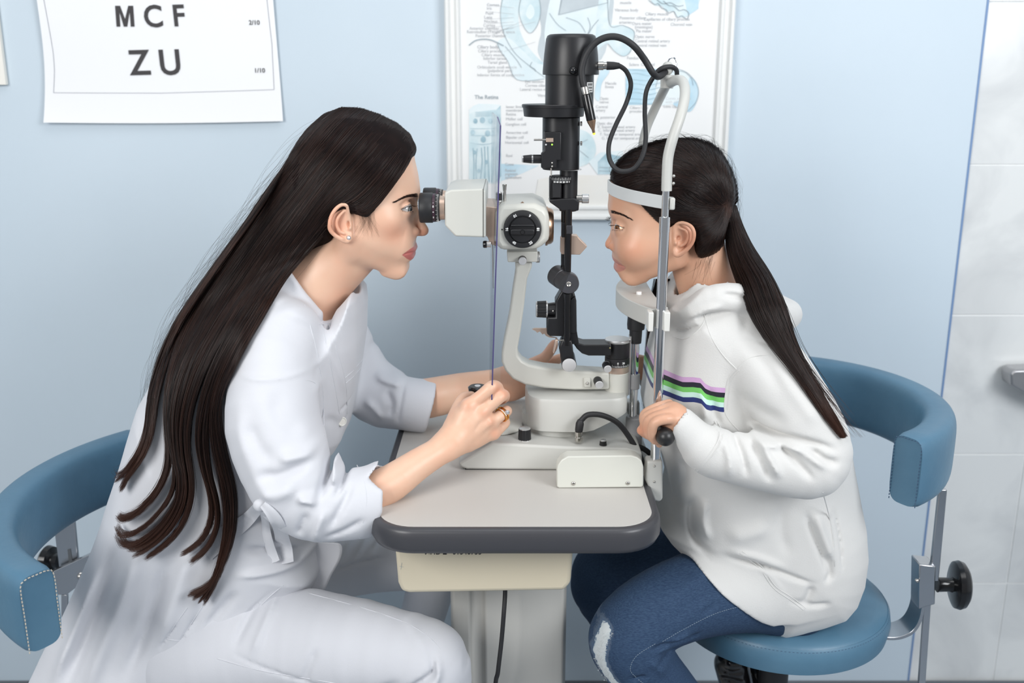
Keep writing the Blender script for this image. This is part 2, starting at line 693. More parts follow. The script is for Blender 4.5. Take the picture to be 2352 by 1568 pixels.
# ---------------------------------------------------------------- eye chart on the wall
M_paper = mat('white_paper', (0.88, 0.89, 0.91), 0.6)
M_ink = mat('black_ink', (0.035, 0.032, 0.035), 0.6)
M_line = mat('grey_print_line', (0.45, 0.46, 0.5), 0.6)


def sheet(name, fn, nu, nv, m, parent=None, th=0.0006):
    vs, fs = [], []
    for s_ in (0, 1):
        for i in range(nu + 1):
            for j in range(nv + 1):
                p = fn(i / nu, j / nv)
                vs.append((p[0], p[1] + s_ * th, p[2]))
    o = (nu + 1) * (nv + 1)
    q = lambda i, j, s_: s_ * o + i * (nv + 1) + j
    for i in range(nu):
        for j in range(nv):
            fs.append((q(i, j, 0), q(i + 1, j, 0), q(i + 1, j + 1, 0), q(i, j + 1, 0)))
            fs.append((q(i, j, 1), q(i, j + 1, 1), q(i + 1, j + 1, 1), q(i + 1, j, 1)))
    for i in range(nu):
        fs.append((q(i, 0, 0), q(i, 0, 1), q(i + 1, 0, 1), q(i + 1, 0, 0)))
        fs.append((q(i, nv, 0), q(i + 1, nv, 0), q(i + 1, nv, 1), q(i, nv, 1)))
    for j in range(nv):
        fs.append((q(0, j, 0), q(0, j + 1, 0), q(0, j + 1, 1), q(0, j, 1)))
        fs.append((q(nu, j, 0), q(nu, j, 1), q(nu, j + 1, 1), q(nu, j + 1, 0)))
    return MB().add(vs, fs).build(name, m, parent, angle=60)


YC = YW - .006
cbl, cbr = W(107, 281, YC), W(651, 278, YC)
ctl, ctr = W(88, 0, YC), W(628, 0, YC)
up = 2.2   # the sheet goes on above the picture


def chart_pt(u, v, lift=0.0):
    v2 = v * up
    L = cbl.lerp(ctl, v2); R = cbr.lerp(ctr, v2)
    p = L.lerp(R, u)
    wob = .004 * math.sin(v * 9) * math.exp(-u * 9) + .003 * math.sin(v * 8 + 1) * math.exp(-(1 - u) * 12)
    x = p.x + .0045 * math.exp(-u * 7) * math.sin(v2 * 3.6 - .35)
    z = p.z - .0025 * math.sin(math.pi * u) * math.exp(-v * 9)
    return Vector((x, YC - .0012 + .4 * wob - lift - .006 * math.exp(-v * 14) * (1 - .4 * u) - .003 * math.exp(-u * 10), z))


chart = sheet('eye_chart', chart_pt, 40, 60, M_paper)
tag(chart, 'white paper eye chart with large black letters taped to the blue wall', 'eye chart')


def print_line(parent, pts, w, m, name='border_line', lift=.0009):
    mb = MB()
    for a, c in zip(pts, pts[1:]):
        n = 14
        for k in range(n):
            p = chart_uv(*[a[i] + (c[i] - a[i]) * k / n for i in (0, 1)], lift)
            q = chart_uv(*[a[i] + (c[i] - a[i]) * (k + 1) / n for i in (0, 1)], lift)
            d = (q - p).normalized()
            nn = Vector((-d.z, 0, d.x)) * w / 2
            mb.add([p - nn, q - nn, q + nn, p + nn], [(0, 1, 2, 3)])
    return mb.build(name, m, parent, smooth=False)


def chart_uv(px, py, lift):
    # inverse of the sheet mapping, good enough for print that follows the sheet
    v = (281 - py) / 281 / up
    vv = v * up
    xl = 107 + (88 - 107) * vv; xr = 651 + (628 - 651) * vv
    return chart_pt((px - xl) / (xr - xl), v, lift)


print_line(chart, [(100, -40), (104, 0), (113, 70), (120, 120), (123, 160), (123, 211), (370, 212), (630, 206), (625, 100), (614, 0), (612, -40)], .0012, M_line)
mb = MB()
pm_ = [(-.44, 0), (-.44, 1), (-.20, 1), (0, .36), (.20, 1), (.44, 1), (.44, 0), (.255, 0), (.255, .74), (.085, .0), (-.085, 0), (-.255, .74), (-.255, 0)]
P = [chart_uv(289 + u_ * 47 - v_ * 3, 60 - v_ * 47, .0011) for u_, v_ in pm_]
mb.prism(P, (0, .0003, 0)).build('letter', M_ink, chart, smooth=False)
for ch, x, y, hgt in (('C', 355, 60, 47), ('F', 413, 58, 46), ('Z', 324, 169, 54), ('U', 394, 169, 55)):
    p = chart_uv(x, y, .0012)
    text('letter', ch, (p.x, p.y, p.z), hgt * S(y, YC) / .70, M_ink, chart, bold=.0011, align='CENTER', sx=.95, rot=(math.pi / 2, math.radians(-1.5), 0))
for s_, x, y in (('2/10', 585, 56), ('1/10', 597, 166)):
    p = chart_uv(x, y, .0012)
    text('line_number', s_, (p.x, p.y, p.z), 10 * S(y, YC) / .70, M_ink, chart, bold=.00008, align='CENTER')

# the cream sheet at the left edge of the picture
pa, pb = W(14, 195, YW - .012), W(0, 60, YW - .012)
b = MB().box((pa.x - .42, YW - .012, pa.z), (pa.x, YW - .002, pa.z + .6))
o = b.build('wall_board', mat('cream_board', (0.86, 0.84, 0.78), .5), bevel=.001)
tag(o, 'corner of a cream board hanging on the wall at the left edge of the photo', 'poster')

# grey metal fitting on the tiled wall, at the right edge
o = thing('wall_fitting', 'grey metal fitting stub sticking out of the white tiles at right edge', 'tap', W(2350, 880, YW - .05))
m_ft = mat('brushed_grey_metal', (0.42, 0.42, 0.43), .35, .8)
a = W(2331, 872, YW - .06)
MB().prism([W(2322, 858, YW - .05), W(2332, 850, YW - .05), W(2420, 846, YW - .05), W(2420, 935, YW - .05), W(2352, 902, YW - .05), W(2323, 885, YW - .05)], (0, .045, 0)).build('handle', m_ft, o, bevel=.004)
MB().cyl((a.x + .05, YW - .03, a.z - .01), (a.x + .05, YW + .006, a.z - .01), .02).build('wall_flange', m_ft, o, bevel=.002)
# ---------------------------------------------------------------- framed anatomy poster
M_frame = mat('white_frame_wood', (0.80, 0.81, 0.80), .4)
M_print = mat('poster_paper', (0.83, 0.845, 0.85), .35, var=(4, (0.86, 0.865, 0.86), .3, .7))
YF = YW - .022
fx0, fx1 = W(1027.5, 507, YF).x, W(1665, 507, YF).x
fz0 = W(1300, 507, YF).z
fz1 = fz0 + .95
poster = thing('framed_poster', 'white framed anatomy poster of the eye in pale blue, hung behind the instrument', 'poster', ((fx0 + fx1) / 2, YW, fz0))
fw = .030


def frame_profile(mb, x0, x1, z0, z1):
    """mitred moulding: an outer bead, a hollow, an inner bead"""
    prof = [(0, .0), (0, -.014), (.003, -.020), (.008, -.020), (.012, -.013), (.019, -.012), (.023, -.017), (.027, -.017), (fw, -.010), (fw, 0)]
    loops = []
    for o_, y in prof:
        loops.append([(x0 + o_, YW + y - .001, z0 + o_), (x1 - o_, YW + y - .001, z0 + o_), (x1 - o_, YW + y - .001, z1 - o_), (x0 + o_, YW + y - .001, z1 - o_)])
    vs = [p for l in loops for p in l]
    fs = []
    for a in range(len(prof) - 1):
        for k in range(4):
            fs.append((a * 4 + k, a * 4 + (k + 1) % 4, a * 4 + 4 + (k + 1) % 4, a * 4 + 4 + k))
    mb.add(vs, fs)


mb = MB(); frame_profile(mb, fx0, fx1, fz0, fz1)
mb.build('frame', M_frame, poster, angle=25)
YP = YW - .010
prt = MB().box((fx0 + .02, YP, fz0 + .02), (fx1 - .02, YW - .002, fz1 - .02)).build('print', M_print, poster, smooth=False)


def wash(name, c1, c2, scale=18):
    m = mat(name, c1, .4, var=(scale, c2, .35, .68))
    return m


M_b1 = wash('pale_blue_wash', (0.55, 0.70, 0.75), (0.76, 0.84, 0.86), 30)
M_b2 = wash('blue_grey_wash', (0.30, 0.46, 0.54), (0.55, 0.70, 0.76), 40)
M_b3 = wash('grey_wash', (0.48, 0.54, 0.58), (0.64, 0.71, 0.74), 10)
M_b4 = wash('sky_blue_wash', (0.45, 0.66, 0.78), (0.72, 0.83, 0.88), 16)
M_b5 = wash('very_pale_blue_wash', (0.68, 0.79, 0.83), (0.78, 0.85, 0.87), 14)
M_beige = wash('pale_beige_wash', (0.80, 0.78, 0.73), (0.83, 0.83, 0.80), 10)
M_pl = mat('poster_line_ink', (0.34, 0.40, 0.44), .5)
M_pt = mat('poster_text_ink', (0.54, 0.56, 0.58), .5)
lift_n = [0]


def flat(name, pts, m, sm=True):
    lift_n[0] += 1
    y = YP - .0002 - .00004 * lift_n[0]
    if sm: pts = smooth2(pts, 5)
    P = [W(x, yy, y) for x, yy in pts]
    return MB().add(P, [tuple(range(len(P)))]).build(name, m, prt, smooth=False)


def ink(lines, w, m=None, name='line_print'):
    lift_n[0] += 1
    y = YP - .0004 - .00004 * lift_n[0]
    mb = MB()
    for pts in lines:
        if len(pts) > 2: pts = smooth2(pts, 5, closed=False)
        P = [W(a, c, y) for a, c in pts]
        for p, q in zip(P, P[1:]):
            d = (q - p)
            if d.length < 1e-6: continue
            d.normalize()
            n = Vector((-d.z, 0, d.x)) * w * .38
            mb.add([p - n, q - n, q + n, p + n], [(0, 1, 2, 3)])
    return mb.build(name, m or M_pl, prt, smooth=False)


flat('fan_shape', [(1150, 376), (1200, 378), (1238, 380), (1200, 398), (1150, 416)], M_b4, False)
flat('chamber_shape', [(1232, -60), (1243, 60), (1238, 95), (1236, 120), (1252, 150), (1275, 165), (1330, 150), (1390, 120), (1398, -60)], M_b3)
flat('vitreous_shape', [(1290, -60), (1252, 60), (1262, 120), (1300, 150), (1370, 120), (1392, 60), (1395, -60)], M_b5)
flat('facet_shape', [(1296, -60), (1283, 34), (1396, 6), (1400, -60)], M_b3, False)
flat('cornea_shape', [(1165, -60), (1150, 20), (1155, 70), (1180, 118), (1215, 150), (1252, 178), (1262, 160), (1225, 122), (1200, 85), (1191, 40), (1197, -60)], M_b1)
flat('lens_shape', [(1205, -30), (1192, 20), (1200, 55), (1217, 76), (1234, 58), (1242, 25), (1236, -15), (1222, -40)], M_b1)
flat('lens_core', [(1217, 10), (1208, 32), (1217, 44), (1227, 34), (1226, 18)], M_b5)
flat('eyelid_shape', [(1142, 98), (1165, 86), (1196, 112), (1228, 142), (1252, 152), (1256, 180), (1188, 183), (1166, 140), (1150, 118)], M_b5)
flat('muscle_shape', [(1388, -60), (1396, 20), (1400, 55), (1430, 58), (1455, 70), (1456, 88), (1448, 118), (1432, 129), (1412, 118), (1396, 100), (1378, 110), (1368, 118), (1370, 60), (1380, -40)], M_b1)
flat('ciliary_shape', [(1490, -40), (1500, 8), (1520, 14), (1530, 26), (1546, 26), (1556, 38), (1572, 40), (1582, 34), (1580, 22), (1600, 22), (1604, -40)], M_b1)
flat('ciliary_fan', [(1560, -60), (1580, 36), (1604, 20), (1606, -60)], M_b4, False)
flat('retina_block_back', [(1077, 252), (1087, 243), (1100, 238), (1148, 240), (1151, 420), (1077, 422)], M_b5, False)
flat('retina_block', [(1078, 262), (1090, 256), (1140, 252), (1142, 420), (1078, 421)], M_b1, False)
flat('retina_block_side', [(1140, 252), (1150, 242), (1151, 404), (1142, 420)], M_b2, False)
flat('section_block', [(1437, 158), (1512, 158), (1520, 240), (1437, 241)], M_b4, False)
flat('eyeball_outline_shape', [(1506, 200), (1518, 170), (1548, 158), (1580, 168), (1603, 200), (1600, 232), (1578, 252), (1545, 240), (1515, 240)], M_b5)
flat('eyeball_blue', [(1546, 238), (1575, 222), (1584, 178), (1600, 190), (1604, 220), (1592, 250), (1577, 256)], M_b4)
flat('optic_nerve_shape', [(1370, 190), (1385, 150), (1400, 150), (1398, 168), (1382, 192), (1378, 225), (1374, 232), (1366, 222)], M_b4)
flat('fundus_disc', [(1325, 296), (1357, 310), (1369, 342), (1358, 370), (1325, 384), (1294, 370), (1282, 340), (1294, 310)], M_b1)
flat('angle_block', [(1352, 372), (1378, 350), (1430, 346), (1436, 372), (1436, 400), (1373, 401)], M_b5, False)
flat('angle_block_face', [(1373, 372), (1392, 352), (1432, 360), (1436, 400), (1373, 400)], M_b2, False)
flat('beige_patch', [(1236, 412), (1290, 400), (1400, 404), (1410, 490), (1300, 490), (1226, 470)], M_beige, False)
rr = random.Random(5)
ink([[(1077 + 9 * k + rr.uniform(-2, 2), 338 + rr.uniform(-3, 3)), (1078 + 9 * k + rr.uniform(-3, 3), 375), (1077 + 9 * k + rr.uniform(-2, 2), 418)] for k in range(1, 8)], .0022, M_b2, 'rod_print')
ink([[(1080, 295 + k * 16), (1110, 297 + k * 16 + rr.uniform(-3, 3)), (1142, 294 + k * 16)] for k in range(3)] + [[(1092, 258 + 3 * k), (1140, 256 + 3 * k)] for k in range(4)], .0012, M_b2, 'layer_print')
for (x, y, r) in ((1092, 278, 5), (1108, 276, 6), (1127, 278, 5), (1086, 304, 5), (1110, 320, 6), (1120, 306, 6), (1090, 350, 4), (1117, 372, 4), (1100, 392, 3.5)):
    flat('cell_nucleus', [(x + r * math.cos(a), y + r * 1.2 * math.sin(a)) for a in [k * math.pi / 4 for k in range(8)]], M_b2)
ink([[(1077, 104), (1095, 92), (1125, 91), (1157, 105)]], .0026, M_pl, 'eyelash')
ink([[(1165, -40), (1150, 20), (1155, 70), (1180, 118), (1215, 150), (1252, 178)], [(1205, -30), (1192, 20), (1200, 55), (1217, 76), (1234, 58), (1242, 25), (1236, -15)],
     [(1142, 98), (1150, 118), (1166, 140), (1188, 183), (1250, 181)], [(1396, -40), (1400, 55), (1430, 58), (1455, 70), (1456, 88), (1448, 118), (1432, 129), (1412, 118), (1396, 100)],
     [(1283, 34), (1396, 6)], [(1283, 34), (1294, -20)], [(1262, 30), (1280, 55), (1300, 70)], [(1300, 40), (1330, 52), (1345, 75)], [(1350, 40), (1356, 60), (1350, 78)], [(1375, 45), (1362, 60), (1352, 78)],
     [(1160, 106), (1185, 135), (1198, 155)], [(1222, 142), (1218, 152), (1228, 158), (1230, 164)]], .0011)
ink([[(1490, 0), (1504, 10), (1512, 8), (1520, 18), (1530, 22), (1536, 30), (1548, 26), (1556, 40), (1566, 36), (1578, 44), (1582, 30), (1572, 22), (1560, 24), (1548, 14), (1536, 12), (1524, 2)],
     [(1506, -4), (1522, 8), (1540, 6), (1556, 14), (1570, 12)]], .0016)
ink([[(1437, 160 + 11 * k), (1462, 158 + 11 * k + rr.uniform(-3, 3)), (1490, 162 + 11 * k), (1518, 160 + 10 * k)] for k in range(8)], .0013, M_b2, 'section_print')
ink([[(1506, 200), (1518, 170), (1548, 158), (1580, 168), (1603, 200), (1600, 232), (1578, 256)], [(1540, 166), (1570, 164), (1588, 180), (1592, 196)]], .001)
ink([[(1300, 318), (1325, 330), (1350, 320)], [(1298, 360), (1322, 342), (1352, 362)], [(1325, 300), (1322, 340), (1326, 380)], [(1376, 392), (1434, 394)], [(1376, 384), (1434, 386)]], .001)
ink([[(1120, 26 + k), (1180, 30 + j)] for k, j in ((-16, -12), (0, 2), (18, 10), (28, 20), (38, 26), (46, 34))] + [[(1130, 80), (1200, 48)], [(1140, 72), (1230, 50)], [(1158, 118), (1230, 96)]], .0006, M_pt, 'leader_print')
txt = [('Cornea', 1118, 12), ('Iris', 1118, 20), ('Pupil', 1115, 31), ('Lens', 1112, 41, 1), ('Nucleus', 1112, 50), ('Cortex', 1110, 59), ('Anterior chamber', 1078, 66), ('Retrobulbar (Tenger\'s) space', 1072, 74), ('Posterior chamber', 1092, 83),
       ('Ciliary body', 1096, 109, 1), ('Ciliary process', 1098, 118), ('Ciliary muscle', 1106, 127), ('Inferior tarsus', 1110, 135), ('Tarsal gland', 1120, 144), ('Orbicularis oculi muscle', 1096, 155), ('(palpebral part)', 1120, 163), ('Inferior fornix of conjunctiva', 1096, 173),
       ('Eye section', 1206, 188), ('Cornea ciliaris', 1206, 197), ('Lateral rectus muscle', 1194, 206), ('Vitreous', 1235, 220),
       ('Inner limiting', 1162, 246), ('membrane', 1162, 254), ('Retina', 1162, 263), ('Müller cell', 1162, 274), ('Ganglion cell', 1161, 286), ('Amacrine cell', 1162, 305), ('Bipolar cell', 1162, 316), ('Horizontal cell', 1160, 328), ('Rod', 1162, 358), ('Cone', 1160, 378), ('Retinal', 1160, 392), ('pigment', 1160, 400), ('epithelium', 1160, 408),
       ('muscle', 1424, 7), ('Vitreous body', 1412, 24), ('Posterior ciliary', 1423, 42), ('arteries', 1422, 52), ('Dura mater', 1452, 55), ('(meninges)', 1458, 63), ('Pia mater', 1461, 72), ('Optic nerve', 1458, 85), ('Central retinal artery', 1458, 95), ('Central retinal vein', 1458, 105), ('Ciliary muscle', 1482, 33), ('Capillaries of ciliary process', 1478, 45), ('Choroid vein', 1540, 57),
       ('Sclera', 1445, 149), ('Choroid', 1472, 149), ('Fundus oculi', 1440, 134), ('Central', 1368, 246), ('artery', 1368, 254), ('Optic', 1377, 227), ('nerve', 1377, 235), ('Macula', 1390, 192), ('fovea', 1390, 200),
       ('A. posterior', 1368, 270), ('Optic disc', 1370, 284), ('B. Superior nasal artery', 1372, 292), ('C. Inferior nasal artery', 1374, 300), ('F. Superior temporal artery', 1378, 309), ('G. Inferior temporal artery', 1382, 318), ('Cones and rods', 1528, 227), ('with cilia', 1528, 235), ('Lens capsule', 1524, 245), ('Ciliary', 1446, 248), ('process', 1446, 256), ('Lens', 1472, 248)]
txm = {}
for t_ in txt:
    p = W(t_[1], t_[2] + 2, YP - .0007)
    text('caption', t_[0], p, .0078 * (1.08 if len(t_) > 3 else 1), M_pt, prt, bold=.0001 if len(t_) > 3 else 0)
p = W(1090, 227, YP - .0007)
text('caption', 'The Retina', p, .0105, M_pl, prt, bold=.0001)

# ---------------------------------------------------------------- shared hard materials
M_cream = mat('ivory_painted_metal', (0.62, 0.615, 0.565), .36, bump=(900, .05, .0004))
M_greyw = mat('light_grey_plastic', (0.56, 0.56, 0.53), .4, bump=(900, .05, .0004))
M_black = mat('black_anodised_metal', (0.012, 0.012, 0.014), .38, bump=(1500, .12, .0003))
M_blackp = mat('black_plastic', (0.014, 0.014, 0.016), .5)
M_gloss = mat('glossy_black', (0.008, 0.008, 0.009), .16)
M_rubber = mat('black_rubber', (0.018, 0.018, 0.02), .55)
M_chrome = mat('chrome', (0.80, 0.81, 0.83), .07, 1.0)
M_alu = mat('satin_aluminium', (0.70, 0.70, 0.70), .34, .85)
M_aluw = mat('frosted_aluminium_face', (0.62, 0.62, 0.63), .5, .3)
M_copper = mat('bronze_coated_metal', (0.44, 0.28, 0.19), .28, .9)
M_copperl = mat('pale_copper', (0.62, 0.47, 0.38), .35, .6)
M_white = mat('white_marking', (0.85, 0.85, 0.84), .5)
M_screw = mat('steel_screw', (0.55, 0.53, 0.50), .25, 1.0)
ZT = CAMZ - .57      # table top height

# ---------------------------------------------------------------- instrument table
M_top = mat('light_grey_laminate', (0.55, 0.53, 0.50), .42, bump=(700, .06, .0003))
M_edge = mat('dark_grey_rubber_edge', (0.055, 0.055, 0.062), .36, bump=(300, .08, .0004))
M_box = mat('beige_painted_steel', (0.66, 0.59, 0.45), .45, bump=(300, .05, .0005))
M_col = mat('grey_column_enamel', (0.48, 0.475, 0.45), .42)
table = thing('instrument_table', 'light grey instrument table with thick dark edge on a grey column', 'table', (0, 1.45, 0))


def rrect(x0, x1, y0, y1, r, n=10):
    P = []
    for cx, cy, a0 in ((x1 - r, y0 + r, -90), (x1 - r, y1 - r, 0), (x0 + r, y1 - r, 90), (x0 + r, y0 + r, 180)):
        for k in range(n + 1):
            a = math.radians(a0 + 90 * k / n)
            P.append((cx + r * math.cos(a), cy + r * math.sin(a)))
    return P


tx0, tx1, ty0, ty1 = -.190, .200, 1.182, 1.760
prof = [(-.012, .0), (-.006, .0004), (-.002, -.001), (0.0, -.005), (.001, -.012), (.001, -.026), (-.003, -.034), (-.012, -.038), (-.03, -.038)]
loops = [[(x, y, ZT + dz_) for x, y in rrect(tx0 - o_, tx1 + o_, ty0 - o_, ty1 + o_, .062 + o_)] for o_, dz_ in prof]
n = len(loops[0])
mb = MB()
mb.add([p for l in loops for p in l], [(a * n + k, a * n + (k + 1) % n, (a + 1) * n + (k + 1) % n, (a + 1) * n + k) for a in range(len(prof) - 1) for k in range(n)])
mb.build('edge_band', M_edge, table, angle=50)
P = rrect(tx0 + .011, tx1 - .011, ty0 + .011, ty1 - .011, .051)
mb = MB().prism([(x, y, ZT - .030) for x, y in P], (0, 0, .0303))
mb.build('tabletop', M_top, table, bevel=.0006)
# box under the top
yb = 1.262
bx = [W(905, 1268, yb), W(1319, 1266, yb), W(1311, 1340, yb), W(1296, 1357, yb), W(940, 1363, yb), W(922, 1359, yb), W(914, 1340, yb)]
for q in bx[:2]: q.z = ZT - .036
mb = MB().prism(bx, (0, .40, 0))
ub = mb.build('under_box', M_box, table, bevel=.006, seg=3)
pz = W(975, 1273, yb - .0006)
text('painted_number', 'ИНВ № 01340755', (pz.x, yb - .0004, pz.z), .0125, M_ink, ub, bold=.0001, sx=.82)
mb = MB()
for a, c in (((914, 1300), (923, 1302)), ((920, 1292), (917, 1308))):
    p, q = W(*a, yb - .0005), W(*c, yb - .0005)
    mb.cyl((p.x + .002, yb - .0003, p.z), (q.x + .002, yb - .0003, q.z), .00018, seg=6)
mb.build('pencil_cross', M_pl, ub)
# column with two shallow channels on its left part
yc_ = 1.375
xa, xb = W(1035, 1450, yc_).x, W(1301, 1450, yc_).x
w_ = xb - xa
pl = [(xa, yc_ + .012), (xa + .004, yc_ + .003), (xa + .012, yc_), (xa + .030, yc_), (xa + .034, yc_ + .008), (xa + .042, yc_ + .010), (xa + .050, yc_ + .008), (xa + .054, yc_), (xb - .014, yc_), (xb - .005, yc_ + .003), (xb, yc_ + .014),
      (xb, yc_ + .16), (xa, yc_ + .16)]
mb = MB().prism([(x, y, .05) for x, y in pl], (0, 0, ZT - .14 - .05))
mb.build('column', M_col, table, bevel=.003, angle=40)
mb = MB().prism([(x, y, .0) for x, y in rrect(-.20, .19, 1.22, 1.72, .05)], (0, 0, .05))
mb.build('foot_plate', M_col, table, bevel=.01)

# black lead hanging down under the table
lead = MB().tube([W(1160, 1330, 1.33), W(1160, 1365, 1.325), W(1157, 1410, 1.315), W(1152, 1470, 1.31), W(1144, 1540, 1.305), W(1136, 1620, 1.31), (W(1130, 1620, 1.31).x, 1.30, .12), (-.06, 1.22, .012), (-.2, 1.15, .008)], .0034, sub=8)
tag(lead.build('power_lead', M_rubber), 'black power lead hanging from under the table box down past the column', 'cable')
tag(bpy.data.objects['power_lead'], group=None)

# ---------------------------------------------------------------- slit lamp
lamp = thing('slit_lamp', 'ivory and black slit lamp microscope standing on the grey table between the two people', 'microscope', (0.05, YI, ZT))


def zat(py, Y): return W(CX, py, Y).z
def xat(px, py, Y): return W(px, py, Y).x


# base
yb0, yb1 = 1.383, 1.60
pts = [(1052, 1064), (1058, 1073), (1072, 1078), (1475, 1081), (1475, 1040), (1440, 1030), (1300, 1026), (1134, 1017), (1126, 1020)]
base = MB().ppx(pts, yb0, yb1).build('base', M_greyw, lamp, bevel=.005, seg=3)
zb = zat(1081, yb0)
MB().box((xat(1068, 1080, yb0), yb0 + .004, ZT + .0003), (xat(1472, 1080, yb0), yb1 - .01, zb + .004)).build('base_skid', M_blackp, lamp)
# turntable housing
ph = [(1210, 984), (1216, 988), (1320, 992), (1352, 990), (1400, 972), (1443, 948), (1444, 912), (1442, 906), (1300, 917), (1238, 914), (1216, 903), (1210, 912)]
yh = 1.418
hs = MB()
# plan outline with a rounded front so that the left and right ends turn away
x0h, x1h = xat(1210, 950, yh), xat(1444, 930, yh)
zt_, zb_ = zat(916, yh), zat(990, yh)
plan = [(x0h, yh + .045), (x0h + .003, yh + .020), (x0h + .014, yh + .005), (x0h + .03, yh - .001), ((x0h + x1h) / 2, yh - .004), (x1h - .03, yh), (x1h - .006, yh + .008), (x1h, yh + .025), (x1h, yh + .09), (x1h - .02, yh + .115), (x0h + .02, yh + .115), (x0h, yh + .09)]
plan = smooth2(plan, 4)
nn = len(plan)
vs = []
for z_, o_ in ((zt_, -.004), (zt_ - .001, -.0015), (zt_ - .005, 0), (zb_, 0)):
    for x, y in plan:
        k = (x - (x0h + x1h) / 2) / ((x1h - x0h) / 2)
        zz = z_
        if z_ == zb_:
            zz = zb_ + max(0, k - .25) * .036
        vs.append((x * 1 + (-o_ * -1 if 0 else 0) - math.copysign(min(abs(o_), .004), k) * (1 if o_ else 0), y + (-o_ if y < yh + .03 else o_), zz))
fs = [tuple(range(nn))] + [(a * nn + k, a * nn + (k + 1) % nn, (a + 1) * nn + (k + 1) % nn, (a + 1) * nn + k) for a in range(3) for k in range(nn)] + [tuple(reversed(range(3 * nn, 4 * nn)))]
MB().add(vs, fs).build('turntable_housing', M_greyw, lamp, angle=40)
MB().lathe((xat(1272, 990, 1.475), 1.475, zat(1000, 1.43) - .004), (0, 0, 1), [(0, .052), (.004, .052), (.006, .050), (.03, .050)], 48).build('turntable_ring', M_greyw, lamp)
MB().lathe((xat(1140, 1000, 1.46), 1.455, zat(1017, yb0) + .000), (0, 0, 1), [(0, .040), (.0015, .040), (.003, .037), (.003, 0)], 40).build('joystick_plate', M_cream, lamp)
# joystick
jx, jz = xat(1097, 886, 1.425), zat(886, 1.425)
MB().lathe((jx, 1.425, ZT + .03), (0, 0, 1), [(0, .012), (.02, .011), (.05, .008), (jz - ZT - .045, .009), (jz - ZT - .040, .0135), (jz - ZT - .032, .0145), (jz - ZT - .030, .012), (jz - ZT - .030, 0)], 32).build('joystick', M_gloss, lamp)
MB().lathe((jx, 1.425, jz), (0, 0, 1), [(0, 0), (0, .0045), (.0008, .0045), (.0008, 0)], 24).build('joystick_button', M_aluw, lamp)


def knurl(o_, ax, r, L, name, parent, grip=M_black, face=M_alu, nr=28, r2=None, fr=.0):
    """ribbed knob: body (grip), with a metal end face"""
    mb = MB()
    o_ = Vector(o_); ax = Vector(ax).normalized()
    t = Vector((0, 0, 1)) if abs(ax.z) < .9 else Vector((1, 0, 0))
    e1 = ax.cross(t).normalized(); e2 = ax.cross(e1)
    r2 = r2 or r
    m_ = nr * 4
    vs = []
    for d, rr_ in ((0, r), (L, r2)):
        for i in range(m_):
            a = 2 * math.pi * i / m_
            q = rr_ * (1 - .05 * (i % 4 in (0, 1)))
            vs.append(o_ + ax * d + (e1 * math.cos(a) + e2 * math.sin(a)) * q)
    fs = [(i, (i + 1) % m_, m_ + (i + 1) % m_, m_ + i) for i in range(m_)] + [tuple(reversed(range(m_))), tuple(range(m_, 2 * m_))]
    mb.add(vs, fs)
    k = mb.build(name, grip, parent, angle=20)
    MB().lathe(o_ + ax * L, ax, [(-.0002, r2 * .96), (.0012, r2 * .96), (.0018, r2 * .86), (.0018, 0)], 32).build('end_face', face, k)
    MB().lathe(o_, ax, [(-.0016, 0), (-.0016, r * 1.0), (.0004, r * 1.0)], 32).build('collar', M_alu, k)
    return k


# knobs and socket on the base
knurl((xat(1205, 1006, 1.405), 1.405, zat(1008, 1.405)), (0, 0, 1), .0098, .0165, 'control_knob', lamp, nr=16, r2=.0092)
knurl((xat(1385, 1027, 1.395), 1.395, zat(1027, 1.395) - .002), (0, 0, 1), .0062, .0125, 'control_knob', lamp, nr=16, r2=.0048)
sx, sy = xat(1329, 1005, 1.398), 1.398
skt = MB().lathe((sx, sy, zat(1013, sy)), (0, 0, 1), [(0, .0055), (.0015, .006), (.007, .006), (.0078, .005), (.009, .005), (.0098, .006), (.0155, .006), (.016, .0045)], 28).build('plug', M_screw, lamp)
zc = zat(1013, sy) + .016
MB().lathe((sx, sy, zc), (.12, 0, 1), [(0, .0055), (.002, .006), (.012, .0062), (.017, .0045), (.018, .0038)], 24).build('plug_boot', M_rubber, skt)
MB().tube([(sx + .001, sy, zc + .012), W(1336, 964, 1.40), W(1352, 952, 1.40), W(1385, 954, 1.40), W(1420, 972, 1.405), W(1448, 1008, 1.41), W(1466, 1042, 1.42), W(1478, 1070, 1.43), (.200 - .004, 1.45, ZT + .012), (.225, 1.47, ZT - .02), (.225, 1.5, ZT - .1)], .0042, sub=8).build('supply_cable', M_rubber, lamp)

# white arm of the microscope
ya = 1.448
arm = [(1183, 600), (1184, 622), (1178, 660), (1170, 720), (1158, 778), (1152, 812), (1152, 832), (1161, 852), (1178, 871), (1206, 884), (1252, 892), (1320, 896), (1400, 895), (1400, 856), (1330, 852), (1250, 845), (1216, 838), (1199, 829), (1190, 817), (1189, 800), (1196, 760), (1204, 700), (1211, 640), (1222, 612), (1222, 600)]
MB().ppx(arm, ya, ya + .034).build('microscope_arm', M_cream, lamp, bevel=.0035, seg=3, angle=45)
MB().ppx([(1164, 578), (1235, 578), (1234, 602), (1166, 602)], ya - .006, ya + .04).build('arm_clamp', M_cream, lamp, bevel=.0015)
knurl(W(1200, 596, ya - .006), (0, -1, -.05), .0062, .009, 'clamp_knob', lamp, face=M_aluw, nr=20)
MB().cyl(W(1231, 590, ya + .015), W(1240, 590, ya + .015), .0085).build('clamp_disc', M_alu, lamp, bevel=.001)
# hub post on the right
xp = xat(1416, 880, 1.466)
yp = 1.466
R0 = 27.5 * S(860, yp)


